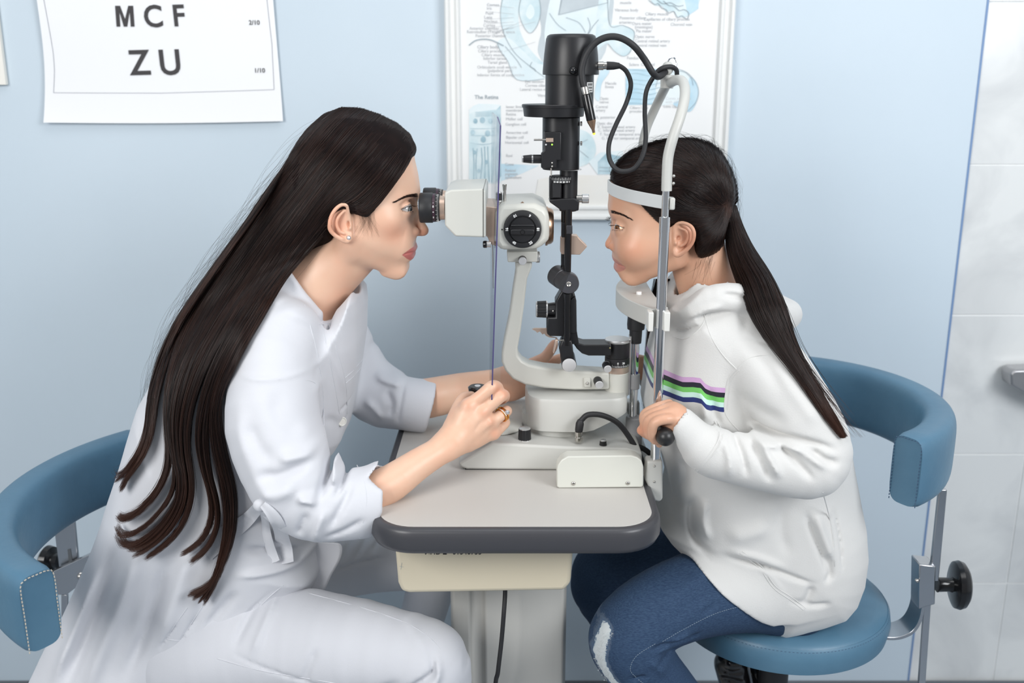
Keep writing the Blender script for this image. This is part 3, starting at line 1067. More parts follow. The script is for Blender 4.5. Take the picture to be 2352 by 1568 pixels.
def stack(name, y_a, y_b, r_, m, mb=None, par=None, seg=48, yc=yp, x=None, bevel=0):
    z1, z0 = zat(y_a, yc), zat(y_b, yc)
    return MB().lathe((xp if x is None else x, yc, z0), (0, 0, 1), [(0, r_), (z1 - z0, r_)], seg).build(name, m, par or lamp, bevel=bevel)


stack('hub_post', 852, 906, R0, M_cream, bevel=.001)
stack('hub_ring', 838, 852, R0 * .98, M_copperl)
sc_ = stack('angle_scale', 819, 838, R0 * 1.03, M_blackp, bevel=.0006)
mb = MB()
for k in range(22):
    a = math.radians(-118 + k * 5.2)
    c, s_ = math.cos(a), math.sin(a)
    x_, y_ = xp + c * R0 * 1.035, yp + s_ * R0 * 1.035
    z0 = zat(837, yp); hgt = (.0042 if k % 5 == 0 else .0028)
    tn = Vector((-s_, c, 0)) * .00025
    mb.add([(x_ - tn.x, y_ - tn.y, z0), (x_ + tn.x, y_ + tn.y, z0), (x_ + tn.x, y_ + tn.y, z0 + hgt), (x_ - tn.x, y_ - tn.y, z0 + hgt)], [(0, 1, 2, 3)])
mb.build('scale_marks', M_white, sc_, smooth=False)
for s_, deg in (('0', -92), ('30', -66)):
    a = math.radians(deg)
    text('scale_number', s_, (xp + math.cos(a) * R0 * 1.045, yp + math.sin(a) * R0 * 1.045, zat(829, yp)), .0042, M_white, sc_, rot=(math.pi / 2, 0, a + math.pi / 2), align='CENTER', bold=.0001)
stack('hub_barrel', 783, 819, R0 * 1.02, M_black, bevel=.001)
stack('hub_cap', 777, 784, R0 * 1.06, M_alu, bevel=.0012)
MB().box((xat(1443, 860, yp), yp - .004, zat(905, yp)), (xat(1447, 860, yp), yp + .01, zat(779, yp - .02))).build('hub_side_plate', M_alu, lamp)
knurl(W(1392, 838, yp - .02), (.12, -1, -.22), .0062, .012, 'lock_knob', lamp, face=M_aluw, nr=20)
knurl(W(1372, 872, ya + .002), (.12, -1, -.22), .0066, .015, 'lock_knob', lamp, face=M_aluw, nr=20)
pl_ = MB().ppx([(1341, 868), (1356, 868), (1357, 889), (1342, 889)], ya - .003, ya + .001).build('latch_plate', M_cream, lamp, bevel=.0008)
MB().ball(W(1349, 880, ya - .003), .0024).build('screw', M_screw, pl_)

# black illumination arm, from hub to upright
ybk = 1.440
MB().ppx([(1306, 760), (1313, 776), (1326, 787), (1342, 792), (1404, 792), (1404, 817), (1352, 817), (1337, 812), (1325, 801), (1315, 786), (1306, 776)], ybk, ybk + .036).build('illumination_arm', M_black, lamp, bevel=.0015, angle=45)
MB().ball(W(1401, 799, ybk), .0014).build('screw', mat('brass_screw', (.6, .55, .3), .3, 1), lamp)
# upright body
ub_ = MB().ppx([(1276, 692), (1290, 668), (1318, 668), (1324, 690), (1325, 760), (1330, 790), (1302, 792), (1300, 773), (1262, 772), (1256, 766), (1256, 729), (1276, 729)], ybk - .002, ybk + .030).build('upright_body', M_black, lamp, bevel=.002, angle=45)
MB().ppx([(1308, 690), (1322, 680), (1324, 765), (1308, 765)], ybk - .006, ybk + .0).build('upright_rib', M_black, ub_, bevel=.001)
a = W(1283, 710, ybk + .012)
MB().lathe(a, (-1, 0, 0), [(-.002, .0105), (.008, .0105), (.0165, .0092), (.0185, .009)], 32).build('slit_knob_shaft', M_black, lamp)
knurl((xat(1255, 710, ybk + .012), ybk + .012, a.z), (-1, 0, 0), .0128, .0140, 'slit_width_knob', lamp, nr=18, r2=.0122)
MB().ball(W(1270, 714, ybk - .0005), .0016).build('screw', M_screw, lamp)
# serrated plate
ser = [(1222, 756), (1228, 754), (1262, 754), (1262, 772), (1280, 776), (1262, 775), (1254, 771), (1250, 766), (1246, 768), (1240, 761), (1234, 764), (1230, 760)]
MB().ppx(ser, ybk + .010, ybk + .014).build('click_stop_plate', M_copperl, lamp, smooth=False)
# rods in front
MB().cyl(W(1303, 674, ybk - .010), W(1302, 792, ybk - .010), .0052, seg=24).build('tilt_rod', M_gloss, lamp)
lb = MB().ppx([(1290, 782), (1314, 782), (1320, 838), (1306, 844), (1290, 832), (1284, 800)], ybk - .014, ybk + .014).build('tilt_block', M_black, lamp, bevel=.002)
MB().lathe(W(1306, 800, ybk - .013), (0, -1, 0), [(0, .0022), (.0003, 0)], 16).build('pin_hole', M_gloss, lb)
c_ = W(1305, 826, ybk + .004)
k_ = MB().lathe(c_, (.02, -1, -.12), [(-.015, .0112), (.020, .0112)], 40).build('tilt_roller', M_black, lamp)
MB().lathe(c_ + Vector((.02, -1, -.12)).normalized() * .020, (.02, -1, -.12), [(0, .0106), (.0016, .0106), (.002, .0100), (.002, 0)], 40).build('roller_face', M_aluw, k_)
MB().ppx([(1277, 779), (1282, 781), (1273, 812), (1270, 811), (1275, 785)], ybk - .018, ybk - .008).build('tilt_lever', M_copperl, lamp, bevel=.0008)
MB().cyl(W(1279, 781, ybk - .012), W(1296, 781, ybk - .012), .001, seg=10).build('lever_pin', M_screw, lamp)
# angled joint barrel
c_ = W(1306, 651, ybk - .012)
ax_ = Vector((-.50, .84, .22)).normalized()
jb = MB().lathe(c_, ax_, [(0, .0155), (.006, .0155), (.0065, .0148), (.016, .0148), (.0165, .0155), (.034, .0155)], 48).build('joint_barrel', mat('dark_grey_anodised', (.06, .06, .066), .35, .4), lamp)
jb2 = MB().lathe(c_, (0, -1, -.05), [(-.012, .0152), (.0015, .0152), (.003, .0142), (.003, 0)], 48).build('joint_face', mat('slate_anodised', (.075, .075, .085), .35, .3), lamp)
MB().lathe(c_ + Vector((0, -.003, 0)), (0, -1, -.05), [(0, .0038), (.0012, .0038), (.0018, .003), (.001, .0016), (.0008, 0)], 20).build('screw', M_screw, jb2)
# upright pair of rods to the tower
MB().cyl(W(1296, 480, ybk + .012), W(1295, 640, ybk + .012), .0045, seg=20).build('guide_rod', M_gloss, lamp)
MB().cyl(W(1306, 480, ybk - .002), W(1303, 648, ybk - .002), .0052, seg=24).build('guide_rod', M_gloss, lamp)
MB().ppx([(1301, 518), (1315, 518), (1315, 537), (1301, 537)], ybk - .008, ybk + .006).build('mirror_clip', mat('dark_steel', (.10, .10, .11), .35, .8), lamp, bevel=.0006)
MB().ppx([(1290, 512), (1302, 512), (1302, 545), (1290, 545)], ybk + .0, ybk + .014).build('mirror_holder', M_black, lamp, bevel=.0006)
mr = MB().ppx([(1288, 546), (1300, 540), (1326, 541), (1330, 547), (1349, 566), (1332, 585), (1290, 584), (1287, 578)], ybk + .004, ybk + .022).build('mirror_prism', M_copperl, lamp, bevel=.0008)
# tower
xt = xat(1307, 430, ybk)
yt = ybk + .012


def col_(name, ya_, yb_, r_, m, x=xt, y=yt, r1=None, bevel=.0012, par=None):
    z1, z0 = zat(ya_, y), zat(yb_, y)
    return MB().lathe((x, y, z0), (0, 0, 1), [(0, r_), (z1 - z0, r_ if r1 is None else r1)], 64).build(name, m, par or lamp, bevel=bevel)


col_('tower_tube', 386, 484, .0130, M_black)
MB().ppx([(1262, 458), (1262, 464), (1290, 484), (1329, 484), (1331, 462), (1318, 455)], yt - .018, yt + .012).build('tube_clamp', M_black, lamp, bevel=.0015)
MB().ppx([(1262, 410), (1290, 410), (1290, 456), (1262, 456)], yt - .014, yt + .008).build('filter_block', M_black, lamp, bevel=.001)
MB().ppx([(1269, 420), (1288, 420), (1288, 454), (1269, 454)], yt - .018, yt - .012).build('filter_cover', M_blackp, lamp, bevel=.0006)
ss = col_('slit_scale', 403, 419, .0168, M_blackp, x=xat(1288, 410, yt), y=yt - .004)
mb = MB()
xs0 = xat(1288, 410, yt)
for k in range(16):
    a = math.radians(-160 + k * 8.2)
    c, s_ = math.cos(a), math.sin(a)
    x_, y_ = xs0 + c * .01690, yt - .004 + s_ * .01690
    z0 = zat(411, yt); hgt = .0038 if k % 2 else .0028
    tn = Vector((-s_, c, 0)) * .00022
    mb.add([(x_ - tn.x, y_ - tn.y, z0), (x_ + tn.x, y_ + tn.y, z0), (x_ + tn.x, y_ + tn.y, z0 + hgt), (x_ - tn.x, y_ - tn.y, z0 + hgt)], [(0, 1, 2, 3)])
mb.build('scale_marks', M_white, ss, smooth=False)
for i_, s_ in enumerate(('50', '40', '30', '20', '10', '0')):
    a = math.radians(-125 + i_ * 15.5)
    text('scale_number', s_, (xs0 + math.cos(a) * .01695, yt - .004 + math.sin(a) * .01695, zat(416.5, yt)), .0034, M_white, ss, rot=(math.pi / 2, 0, a + math.pi / 2), align='CENTER', bold=.0001)
a = W(1330, 456, yt - .004)
MB().cyl((a.x - .004, a.y, a.z), (xat(1338, 456, yt), a.y, a.z), .0055).build('centring_pin', M_screw, lamp)
MB().cyl((xat(1336, 456, yt), a.y, a.z), (xat(1352, 456, yt), a.y, a.z), .0068).build('centring_knob', M_alu, lamp, bevel=.0006)
# lower lamp body
bw = [W(1247, 330, yt - .022).x, W(1333, 330, yt - .022).x]
P = rrect(bw[0], bw[1], yt - .026, yt + .026, .020)
mb = MB().prism([(x, y, zat(388, yt)) for x, y in P], (0, 0, zat(268, yt) - zat(388, yt)))
mb.build('lamp_body', M_black, lamp, bevel=.0012, angle=30)
MB().ppx([(1250, 303), (1289, 303), (1289, 368), (1279, 368), (1279, 386), (1243, 386), (1243, 352), (1250, 346)], yt - .034, yt - .020).build('filter_housing', M_black, lamp, bevel=.0012)
MB().lathe((xt, yt, zat(389.5, yt)), (0, 0, 1), [(0, .0185), (.001, .0185)], 40).build('white_ring', M_white, lamp)
a = W(1250, 321, yt - .034)
lv = MB().cyl((xat(1226, 321, yt - .03), a.y, a.z), (xat(1256, 321, yt - .03), a.y, a.z), .0014, seg=16).build('filter_lever', M_screw, lamp)
MB().ppx([(1254, 317), (1271, 317), (1271, 326), (1254, 326)], yt - .036, yt - .030).build('lever_block', M_copperl, lv)
for x_, m_ in ((1254, M_aluw), (1268, mat('green_dot', (.35, .65, .08), .5, emit=((.35, .8, .08), .6)))):
    MB().lathe(W(x_, 332, yt - .0345), (0, -1, 0), [(0, .0013), (.0004, .0012), (.0004, 0)], 16).build('marker_dot', m_, lamp)
for y_ in (374, 382):
    MB().ball(W(1268, y_, yt - .0345), .0016).build('screw', M_screw, lamp)
MB().cyl(W(1266, 386, yt - .03), W(1266, 404, yt - .03), .0010, seg=10).build('index_pin', M_screw, lamp)
a = W(1243, 365, yt - .024)
MB().lathe(a, (-1, 0, 0), [(-.002, .0062), (.013, .0062)], 28).build('aperture_knob_shaft', M_black, lamp)
knurl(a + Vector((-.013, 0, 0)), (-1, 0, 0), .0062, .0125, 'aperture_knob', lamp, nr=14, r2=.0050)
for y_ in (281, 326):
    MB().cyl(W(1333, y_ + 3, yt - .012), W(1337, y_ + 3, yt - .012), .0032, seg=16).build('side_screw', M_screw, lamp)
# disc plate
xd = xat(1272, 255, yt)
dz1, dz0 = zat(241, yt - .04), zat(270, yt - .04)
MB().lathe((xd, yt, dz0), (0, 0, 1), [(0, .0415), (.0005, .0425), ((dz1 - dz0) * .72, .0440), ((dz1 - dz0) * .74, .0452), (dz1 - dz0 - .001, .0456), (dz1 - dz0, .0448)], 72).build('filter_disc', M_black, lamp, angle=40)
# lamp neck and cap
xl_ = xat(1308, 200, yt)
col_('lamp_neck', 168, 246, .0342, M_black, x=xl_)
z0, z1 = zat(172, yt - .03), zat(77, yt - .03)
MB().lathe((xl_ + .0015, yt, z0), (0, 0, 1), [(0, .0375), (.0003, .0395), (.004, .0397), ((z1 - z0) * .5, .0378), (z1 - z0 - .006, .0352), (z1 - z0 - .002, .0335), (z1 - z0, .030), (z1 - z0 + .0005, 0)], 72).build('lamp_cap', M_black, lamp, angle=40)
MB().ball(W(1316, 162, yt - .0385), .0056).build('cap_screw', M_gloss, lamp)
a = W(1371, 151, yt - .008)
pg = MB().lathe(a, (1, 0, 0), [(-.003, .0050), (.001, .0052), (.0015, .0060), (.009, .0060), (.0095, .0050), (.0135, .0050)], 28).build('plug', M_screw, lamp)
MB().lathe(a + Vector((.0135, 0, 0)), (1, 0, 0), [(0, .0056), (.001, .0058), (.010, .0054), (.018, .0040)], 24).build('plug_boot', M_rubber, pg)
# barcode sticker on the neck
st = MB()
for k in range(8):
    a0, a1 = math.radians(-48 + 3.2 * k), math.radians(-44.8 + 3.2 * k)
    for (za, zb2, mi) in ((189, 212, 0),):
        zz0, zz1 = zat(zb2, yt - .03), zat(za, yt - .03)
        st.add([(xl_ + math.cos(t_) * .03435, yt + math.sin(t_) * .03435, z_) for t_, z_ in ((a0, zz0), (a1, zz0), (a1, zz1), (a0, zz1))], [(0, 1, 2, 3)], 0)
stk = st.build('sticker', M_white, lamp, smooth=False)
st = MB()
for k in range(12):
    a0 = math.radians(-46 + 1.7 * k); a1 = a0 + math.radians(.5 + .5 * (k % 3))
    if a1 > math.radians(-24): break
    for (za, zb2) in ((191, 197), (199, 204), (206, 210)):
        zz0, zz1 = zat(zb2, yt - .03), zat(za, yt - .03)
        st.add([(xl_ + math.cos(t_) * .0345, yt + math.sin(t_) * .0345, z_) for t_, z_ in ((a0, zz0), (a1, zz0), (a1, zz1), (a0, zz1))], [(0, 1, 2, 3)], 0)
st.build('barcode', M_ink, stk, smooth=False)
# lamp cable
MB().tube([W(1414, 151, yt - .008), W(1424, 152, yt - .008)] + [W(1440, 166, yt - .006), W(1449, 196, yt - .004), W(1438, 238, yt - .002), W(1414, 288, 1.425), W(1399, 330, 1.405), W(1401, 368, 1.39), W(1422, 392, 1.383), W(1455, 388, 1.383), W(1476, 358, 1.388), W(1483, 318, 1.40), W(1481, 260, 1.43), W(1484, 212, yt + .002),
           W(1500, 178, yt + .004), W(1518, 158, yt), W(1540, 153, yt + .004), W(1553, 160, yt + .01), W(1555, 172, yt + .014)], .0033, sub=8).build('lamp_cable', M_rubber, lamp)

# ---------------------------------------------------------------- microscope head
ym = YI - .062
M_scale = mat('dark_plum_scale', (0.05, 0.02, 0.035), .4)
hd = MB().ppx([(1138, 492), (1150, 470), (1228, 467), (1252, 478), (1262, 492), (1262, 552), (1236, 573), (1148, 575), (1137, 556)], ym - .010, YI + .062)
hd.build('microscope_head', M_cream, lamp, bevel=.007, seg=2, angle=45)
c_ = W(1200, 526, ym - .011)
dial = MB().lathe(c_, (0, -1, 0), [(-.004, .0268), (.002, .0268), (.004, .0258), (.0045, .0245), (.0045, .0195), (.0035, .0185), (.0035, 0)], 72).build('magnification_dial', M_blackp, lamp)
MB().lathe(c_ + Vector((0, -.0035, 0)), (0, -1, 0), [(0, .0182), (.003, .0176), (.003, 0)], 56).build('dial_hub', M_black, dial)
bz = .0064
MB().box((c_.x - .0165, c_.y - .0115, c_.z - bz), (c_.x + .0165, c_.y - .005, c_.z + .0012)).build('dial_grip', M_black, dial, bevel=.0012)
MB().box((c_.x - .0165, c_.y - .0090, c_.z + .0045), (c_.x + .0165, c_.y - .005, c_.z + .0075)).build('dial_grip', M_black, dial, bevel=.0010)
MB().lathe(c_ + Vector((0, -.0114, -.0026)), (0, -1, 0), [(0, .0036), (.0004, .0036), (.0004, .0026), (-.0006, .002), (-.0006, 0)], 20).build('dial_screw', M_gloss, dial)
for s_, dg_, ro in (('10', 118, 28), ('6', 62, -28), ('16', 180, 92), ('18', 0, 90), ('40', 238, -32 + 0), ('25', 302, 30)):
    a = math.radians(dg_)
    p = c_ + Vector((math.cos(a) * .0219, -.0047, math.sin(a) * .0219))
    rm = Matrix.Rotation(math.radians(ro + (180 if s_ in ('10', '6') else 0)), 4, Vector((0, -1, 0))) @ Matrix.Rotation(math.pi / 2, 4, 'X')
    off = rm @ Vector((0, -.0018, 0))
    text('dial_number', s_, p + off, .0052, M_white, dial, rot=rm, align='CENTER', bold=.00018)
MB().ball(W(1153, 527, ym - .0100), .0011).build('index_dot', M_gloss, lamp)
MB().ppx([(1193, 468), (1207, 468), (1200, 463)], ym, ym + .006).build('index_mark', M_copper, lamp)
# objective
a = W(1258, 519, YI)
MB().lathe((xat(1256, 519, ym), YI, a.z), (1, 0, 0), [(0, .0290), (.003, .0290), (.0035, .0275), (.0085, .0262), (.0115, .0235), (.0118, .0205), (.009, .019), (.009, 0)], 64).build('objective_ring', M_copper, lamp)
# pins on top
a = W(1159, 468, YI - .03)
MB().lathe(a, (0, 0, 1), [(-.004, .0022), (.019, .0022), (.0195, .0026), (.024, .0028), (.0275, .0034), (.0282, .0030), (.0282, 0)], 20).build('top_pin', M_screw, lamp)
a = W(1146, 468, YI - .03)
MB().lathe(a, (0, 0, 1), [(-.004, .003), (.002, .003), (.003, .0044), (.005, .0044)], 20).build('top_knob_neck', M_alu, lamp)
knurl(a + Vector((0, 0, .005)), (0, 0, 1), .0046, .0105, 'top_knob', lamp, nr=14)
# binocular tube box
bx_ = MB().ppx([(1021, 442), (1036, 436), (1110, 433), (1116, 438), (1116, 545), (1046, 543), (1022, 518)], YI - .070, YI + .070)
bx_.build('binocular_box', M_cream, lamp, bevel=.005, seg=3, angle=45)
MB().ppx([(1109, 434), (1111, 434), (1111, 545), (1109, 545)], YI - .0705, YI + .0705).build('box_seam', mat('seam_dark', (.12, .12, .11), .6), lamp)
MB().ppx([(1114, 474), (1141, 476), (1141, 566), (1126, 560), (1120, 545), (1114, 540)], YI - .050, YI + .05).build('coupling', M_copperl, lamp, bevel=.001)
a = W(1118, 561, YI - .052)
MB().lathe(a, (-1, 0, 0), [(-.006, .0042), (.001, .0042)], 20).build('coupling_screw_neck', M_alu, lamp)
MB().lathe(a, (-1, 0, 0), [(.0, .0052), (.004, .0052), (.0055, .0042), (.0055, 0)], 20).build('coupling_screw', M_gloss, lamp)
MB().cyl(W(1131, 560, YI - .047), W(1133, 662, YI - .047), .0009, seg=8).build('shield_wire', M_screw, lamp)
for yy in (YI - .033, YI + .033):
    a = W(1022, 477, YI - .033); a.y = yy
    x0 = a.x
    ep = MB().lathe((x0, yy, a.z), (-1, 0, 0), [(0, .0170), (.0075, .0176), (.008, .0185)], 56).build('eyepiece', M_copperl, lamp)
    MB().lathe((x0, yy, a.z), (-1, 0, 0), [(.0070, .0188), (.0112, .0196), (.0150, .0200)], 56).build('dioptre_ring', M_blackp, ep)
    MB().lathe((x0, yy, a.z), (-1, 0, 0), [(.0135, .0203), (.0175, .0203)], 56).build('dioptre_scale', M_scale, ep)
    MB().lathe((x0, yy, a.z), (-1, 0, 0), [(.0172, .0208), (.0180, .0216), (.0345, .0216), (.0362, .0206), (.0366, .0185), (.0350, .015), (.0350, 0)], 64).build('eyecup', M_blackp, ep, angle=50)
    mb = MB()
    for k in range(26):
        b_ = math.radians(-150 + k * 6)
        c, s_ = math.sin(b_), math.cos(b_)
        y_, z_ = yy + (-s_) * .0199, a.z + c * .0199
        y_, z_ = yy - math.cos(math.radians(-75 + k * 6)) * .0201, a.z + math.sin(math.radians(-75 + k * 6)) * .0201
        L_ = .0035 if k % 3 == 0 else .0022
        mb.add([(x0 - .0085, y_, z_ - .0002), (x0 - .0085 - L_, y_, z_ - .0002), (x0 - .0085 - L_, y_, z_ + .0002), (x0 - .0085, y_, z_ + .0002)], [(0, 1, 2, 3)])
    mb.build('scale_marks', M_white, ep, smooth=False)
    if yy < YI:
        for s_, dg_ in (('0', 8), ('+', -14), ('5', -38), ('-', 24)):
            b_ = math.radians(dg_)
            rm = Matrix.Rotation(-b_, 4, 'X') @ Matrix.Rotation(math.pi / 2, 4, 'X')
            text('scale_number', s_, (x0 - .0155, yy - math.cos(b_) * .0206, a.z + math.sin(b_) * .0206), .0042, M_white, ep, rot=rm, align='CENTER', bold=.0001)
# breath shield
mg = bpy.data.materials.new('clear_plastic')
mg.use_nodes = True
nt = mg.node_tree
for nd in list(nt.nodes):
    if nd.type != 'OUTPUT_MATERIAL': nt.nodes.remove(nd)
tr = nt.nodes.new('ShaderNodeBsdfTransparent'); tr.inputs[0].default_value = (.93, .95, .97, 1)
gl = nt.nodes.new('ShaderNodeBsdfGlossy'); gl.inputs['Roughness'].default_value = .03
fr = nt.nodes.new('ShaderNodeFresnel'); fr.inputs[0].default_value = 1.45
mx = nt.nodes.new('ShaderNodeMixShader')
ml = nt.nodes.new('ShaderNodeMath'); ml.operation = 'MULTIPLY'; ml.inputs[1].default_value = .55
nt.links.new(fr.outputs[0], ml.inputs[0]); nt.links.new(ml.outputs[0], mx.inputs[0])
nt.links.new(tr.outputs[0], mx.inputs[1]); nt.links.new(gl.outputs[0], mx.inputs[2])
nt.links.new(mx.outputs[0], nt.nodes['Material Output'].inputs[0])
M_shedge = mat('shield_cut_edge', (.07, .06, .17), .3)
P4 = [W(1148, 288, 1.345), W(1128, 918, 1.345), W(1124, 872, 1.56), W(1129, 258, 1.56), W(1141, 268, 1.38)]
sh = MB()
d_ = Vector((.0018, 0, 0))
vs = P4 + [p + d_ for p in P4]
sh.add(vs, [(0, 1, 2, 3, 4), (9, 8, 7, 6, 5)], 0)
sh.add(vs, [(0, 5, 6, 1), (4, 9, 5, 0)], 1)
sh.add(vs, [(1, 6, 7, 2), (2, 7, 8, 3), (3, 8, 9, 4)], 0)
so = sh.build('breath_shield', [mg, M_shedge], lamp, smooth=False)
so['label'] = 'clear plastic breath shield'

# ---------------------------------------------------------------- head rest
rest = thing('head_rest', 'ivory chin and forehead rest on chrome posts at the right side of the table', 'head rest', (.205, YI, ZT))
YN, YFAR = 1.338, 1.602
xn = W(1527, 500, YN).x


def post(yy, name='post'):
    zt0, zt1, zt2 = zat(1052, YN), zat(505, YN), zat(432, YN)
    o_ = MB().lathe((xn, yy, zt0 - .02), (0, 0, 1), [(0, .0071), (.25, .0070), (zt1 - zt0 + .02, .0070)], 40).build(name, M_chrome, rest)
    MB().lathe((xn, yy, zt1 - .016), (0, 0, 1), [(0, .0074), (.020, .0073), (.0205, .0066)], 40).build('sleeve_ring', M_chrome, o_)
    MB().lathe((xn, yy, zt1), (0, 0, 1), [(0, .0050), (zt2 - zt1, .0050)], 32).build('upper_rod', M_chrome, o_)
    return o_


post(YN); post(YFAR)
# bent grey tubes
t1 = [W(1531, 438, YN), W(1532, 400, YN), W(1535, 358, YN), W(1546, 315, YN), W(1560, 275, YN + .006), W(1571, 235, YN + .02), W(1573, 203, YN + .045), W(1566, 186, YN + .075), W(1553, 184, YN + .100), W(1540, 190, YI - .012)]
MB().tube(t1, .0070, seg=20, sub=8).build('bent_tube', M_greyw, rest)
x0t = xn
t2 = []
for q in t1:
    t2.append(Vector((q.x, 2 * YI - q.y, q.z)))
MB().tube(t2, .0070, seg=20, sub=8).build('bent_tube', M_greyw, rest)
jn = W(1532, 190, YI - .004)
jt = MB().lathe((jn.x, jn.y, zat(203, YI)), (0, 0, 1), [(0, .0092), (zat(172, YI) - zat(203, YI), .0098)], 36).build('yoke_joint', M_greyw, rest, bevel=.001)
MB().lathe((jn.x, jn.y, zat(172, YI)), (0, 0, 1), [(0, .0030), (.010, .0030)], 20).build('yoke_pin', M_copperl, jt)
MB().ball((jn.x, jn.y, zat(157, YI)), .0085, sc=(1, 1, 1.15)).build('yoke_ball', M_greyw, jt)
c0 = Vector((jn.x + .006, jn.y, zat(146, YI)))
MB().tube([c0 + Vector((math.cos(t_) * .0062, -.002, math.sin(t_) * .0082)) for t_ in [k * math.pi / 5 - .6 for k in range(10)]], .0011, seg=8, sub=3).build('wire_loop', M_chrome, jt)
# fixation lamp on its gooseneck
yg = yt - .046
fl = MB().tube([W(1528, 165, YI - .01), W(1513, 176, YI - .03), W(1500, 168, YI - .05), W(1480, 136, yg + .01), W(1455, 105, yg), W(1425, 87, yg), W(1396, 85, yg), W(1368, 98, yg), W(1347, 125, yg), W(1337, 155, yg), W(1337, 180, yg), W(1342, 202, yg)], .0046, seg=16, sub=8).build('fixation_gooseneck', M_rubber, rest)
d0 = (W(1358, 272, yg) - W(1343, 200, yg)).normalized()
p0 = W(1342, 199, yg)
MB().lathe(p0, d0, [(0, .0052), (.001, .0056), (.010, .0056), (.0105, .0052)], 24).build('gooseneck_ferrule', M_screw, fl)
MB().lathe(p0 + d0 * .0105, d0, [(0, .0060), (.001, .0064), (.035, .0066), (.0355, .006)], 32).build('fixation_barrel', M_gloss, fl)
MB().lathe(p0 + d0 * .046, d0, [(0, .0062), (.002, .0060), (.013, .0022), (.018, .0018)], 28).build('fixation_cone', M_copper, fl)
MB().ball(p0 + d0 * .0645, .0020).build('fixation_tip', mat('yellow_led', (.8, .75, .05), .3, emit=((.9, .85, .05), 1.2)), fl)
# forehead band
zb0, zb1 = zat(441, YI), zat(413, YI)
xap = W(1396, 428, YI).x
arc = []
for k in range(33):
    t_ = -1 + 2 * k / 32
    yy = YI + t_ * (YI - YN - .002)
    xx = xap + (xn + .006 - xap) * (abs(t_) ** 2.1)
    arc.append((xx, yy))
inner = [(x + .0022, y) for x, y in arc]
vs, fs = [], []
for (x, y), (x2, y2) in zip(arc, inner):
    dz_b = .0095 * abs(y - YI) / (YI - YN)
    vs += [(x, y, zb0 - dz_b), (x, y, zb1 - dz_b), (x2, y2, zb1 - dz_b), (x2, y2, zb0 - dz_b)]
for k in range(32):
    b0 = 4 * k
    fs += [(b0 + j, b0 + (j + 1) % 4, b0 + 4 + (j + 1) % 4, b0 + 4 + j) for j in range(4)]
fs += [(3, 2, 1, 0), (128, 129, 130, 131)]
MB().add(vs, fs).build('forehead_band', mat('pale_grey_plastic_band', (.66, .68, .68), .35), rest, bevel=.0006, angle=50)
for yy in (YN, YFAR):
    MB().box((xn + .0055, yy - .005, zb0 - .0085), (xn + .0125, yy + .011, zb1 - .010)).build('band_clip', M_greyw, rest, bevel=.002)
for y_ in (404, 421):
    MB().ball((xn + .0095, YN - .001, zat(y_, YN)), .0022).build('screw', M_screw, rest)
# chin tray
zc1, zc0 = zat(664, YI) - .001, zat(664, YI) - .027
xc = W(1421, 672, YI - .03).x
outer = []
for k in range(25):
    t_ = -1 + 2 * k / 24
    outer.append((xc + (W(1500, 690, YN).x - xc) * abs(t_) ** 1.9, YI + t_ * (YI - YN - .004)))
inner = []
for k in range(25):
    t_ = 1 - 2 * k / 24
    inner.append((xc + .052 + (xn + .012 - xc - .052) * abs(t_) ** 3, YI + t_ * (YI - YN - .016)))
tray = MB().prism([(x, y, zc0) for x, y in outer + inner], (0, 0, zc1 - zc0)).build('chin_tray', M_greyw, rest, bevel=.0012, angle=50)
for (xa_, xb_) in ((1488, 1500), (1524, 1538)):
    MB().box((W(xa_, 690, YN).x, YN - .012, zc0 - .002), (W(xb_, 690, YN).x, YN + .012, zc1 - .001)).build('tray_bracket', mat('ivory_bracket', (.72, .715, .68), .35) if xa_ == 1488 else bpy.data.materials['ivory_bracket'], rest, bevel=.0012)
for yy in (YI - .03, YI + .03):
    MB().cyl((xc + .03, yy, zc1 - .001), (xc + .03, yy, zc1 + .004), .004).build('paper_pin', M_white, rest, bevel=.001)
# chin height screw and columns
xs_ = xat(1461, 740, YI)
MB().lathe((xs_, YI, zat(787, YI)), (0, 0, 1), [(0, .0088), (.004, .0092), (zat(757, YI) - zat(787, YI), .0098), (zat(755, YI) - zat(787, YI), .0130), (zat(745, YI) - zat(787, YI), .0136), (zat(700, YI) - zat(787, YI), .0122)], 40).build('height_sleeve', M_blackp, rest)
MB().lathe((xs_, YI, ZT - .02), (0, 0, 1), [(0, .0058), (zat(785, YI) - ZT + .02, .0058)], 32).build('centre_post', M_chrome, rest)
MB().lathe((xs_, YI, zat(892, YI)), (0, 0, 1), [(0, .0086), (zat(858, YI) - zat(892, YI), .0086)], 32).build('post_collar', mat('mid_grey_collar', (.30, .30, .31), .4), rest, bevel=.001)
MB().lathe((xs_ + .002, YI, ZT - .03), (0, 0, 1), [(0, .0135), (zat(956, YI) - ZT + .03, .0130)], 32).build('post_socket', mat('mid_grey_socket', (.34, .34, .35), .45), rest, bevel=.002)
# feet of the posts
for yy in (YN, YFAR):
    k = yy - YN
    P = [W(1484, 1052, YN), W(1520, 1052, YN), W(1520, 1140, YN), W(1512, 1146, YN), W(1500, 1143, YN), W(1480, 1096, YN)]
    ft = MB().prism([(p.x, yy - .011, p.z) for p in P], (0, .024, 0)).build('post_foot', M_greyw, rest, bevel=.004, seg=3)
    if k == 0:
        for y_ in (1070, 1106):
            MB().ball(W(1503, y_, YN - .0112), .0017).build('screw', M_screw, ft)
MB().box((xn - .01, YN + .01, ZT - .030), (xn + .012, YFAR - .01, ZT - .012)).build('cross_bar', M_greyw, rest, bevel=.003)
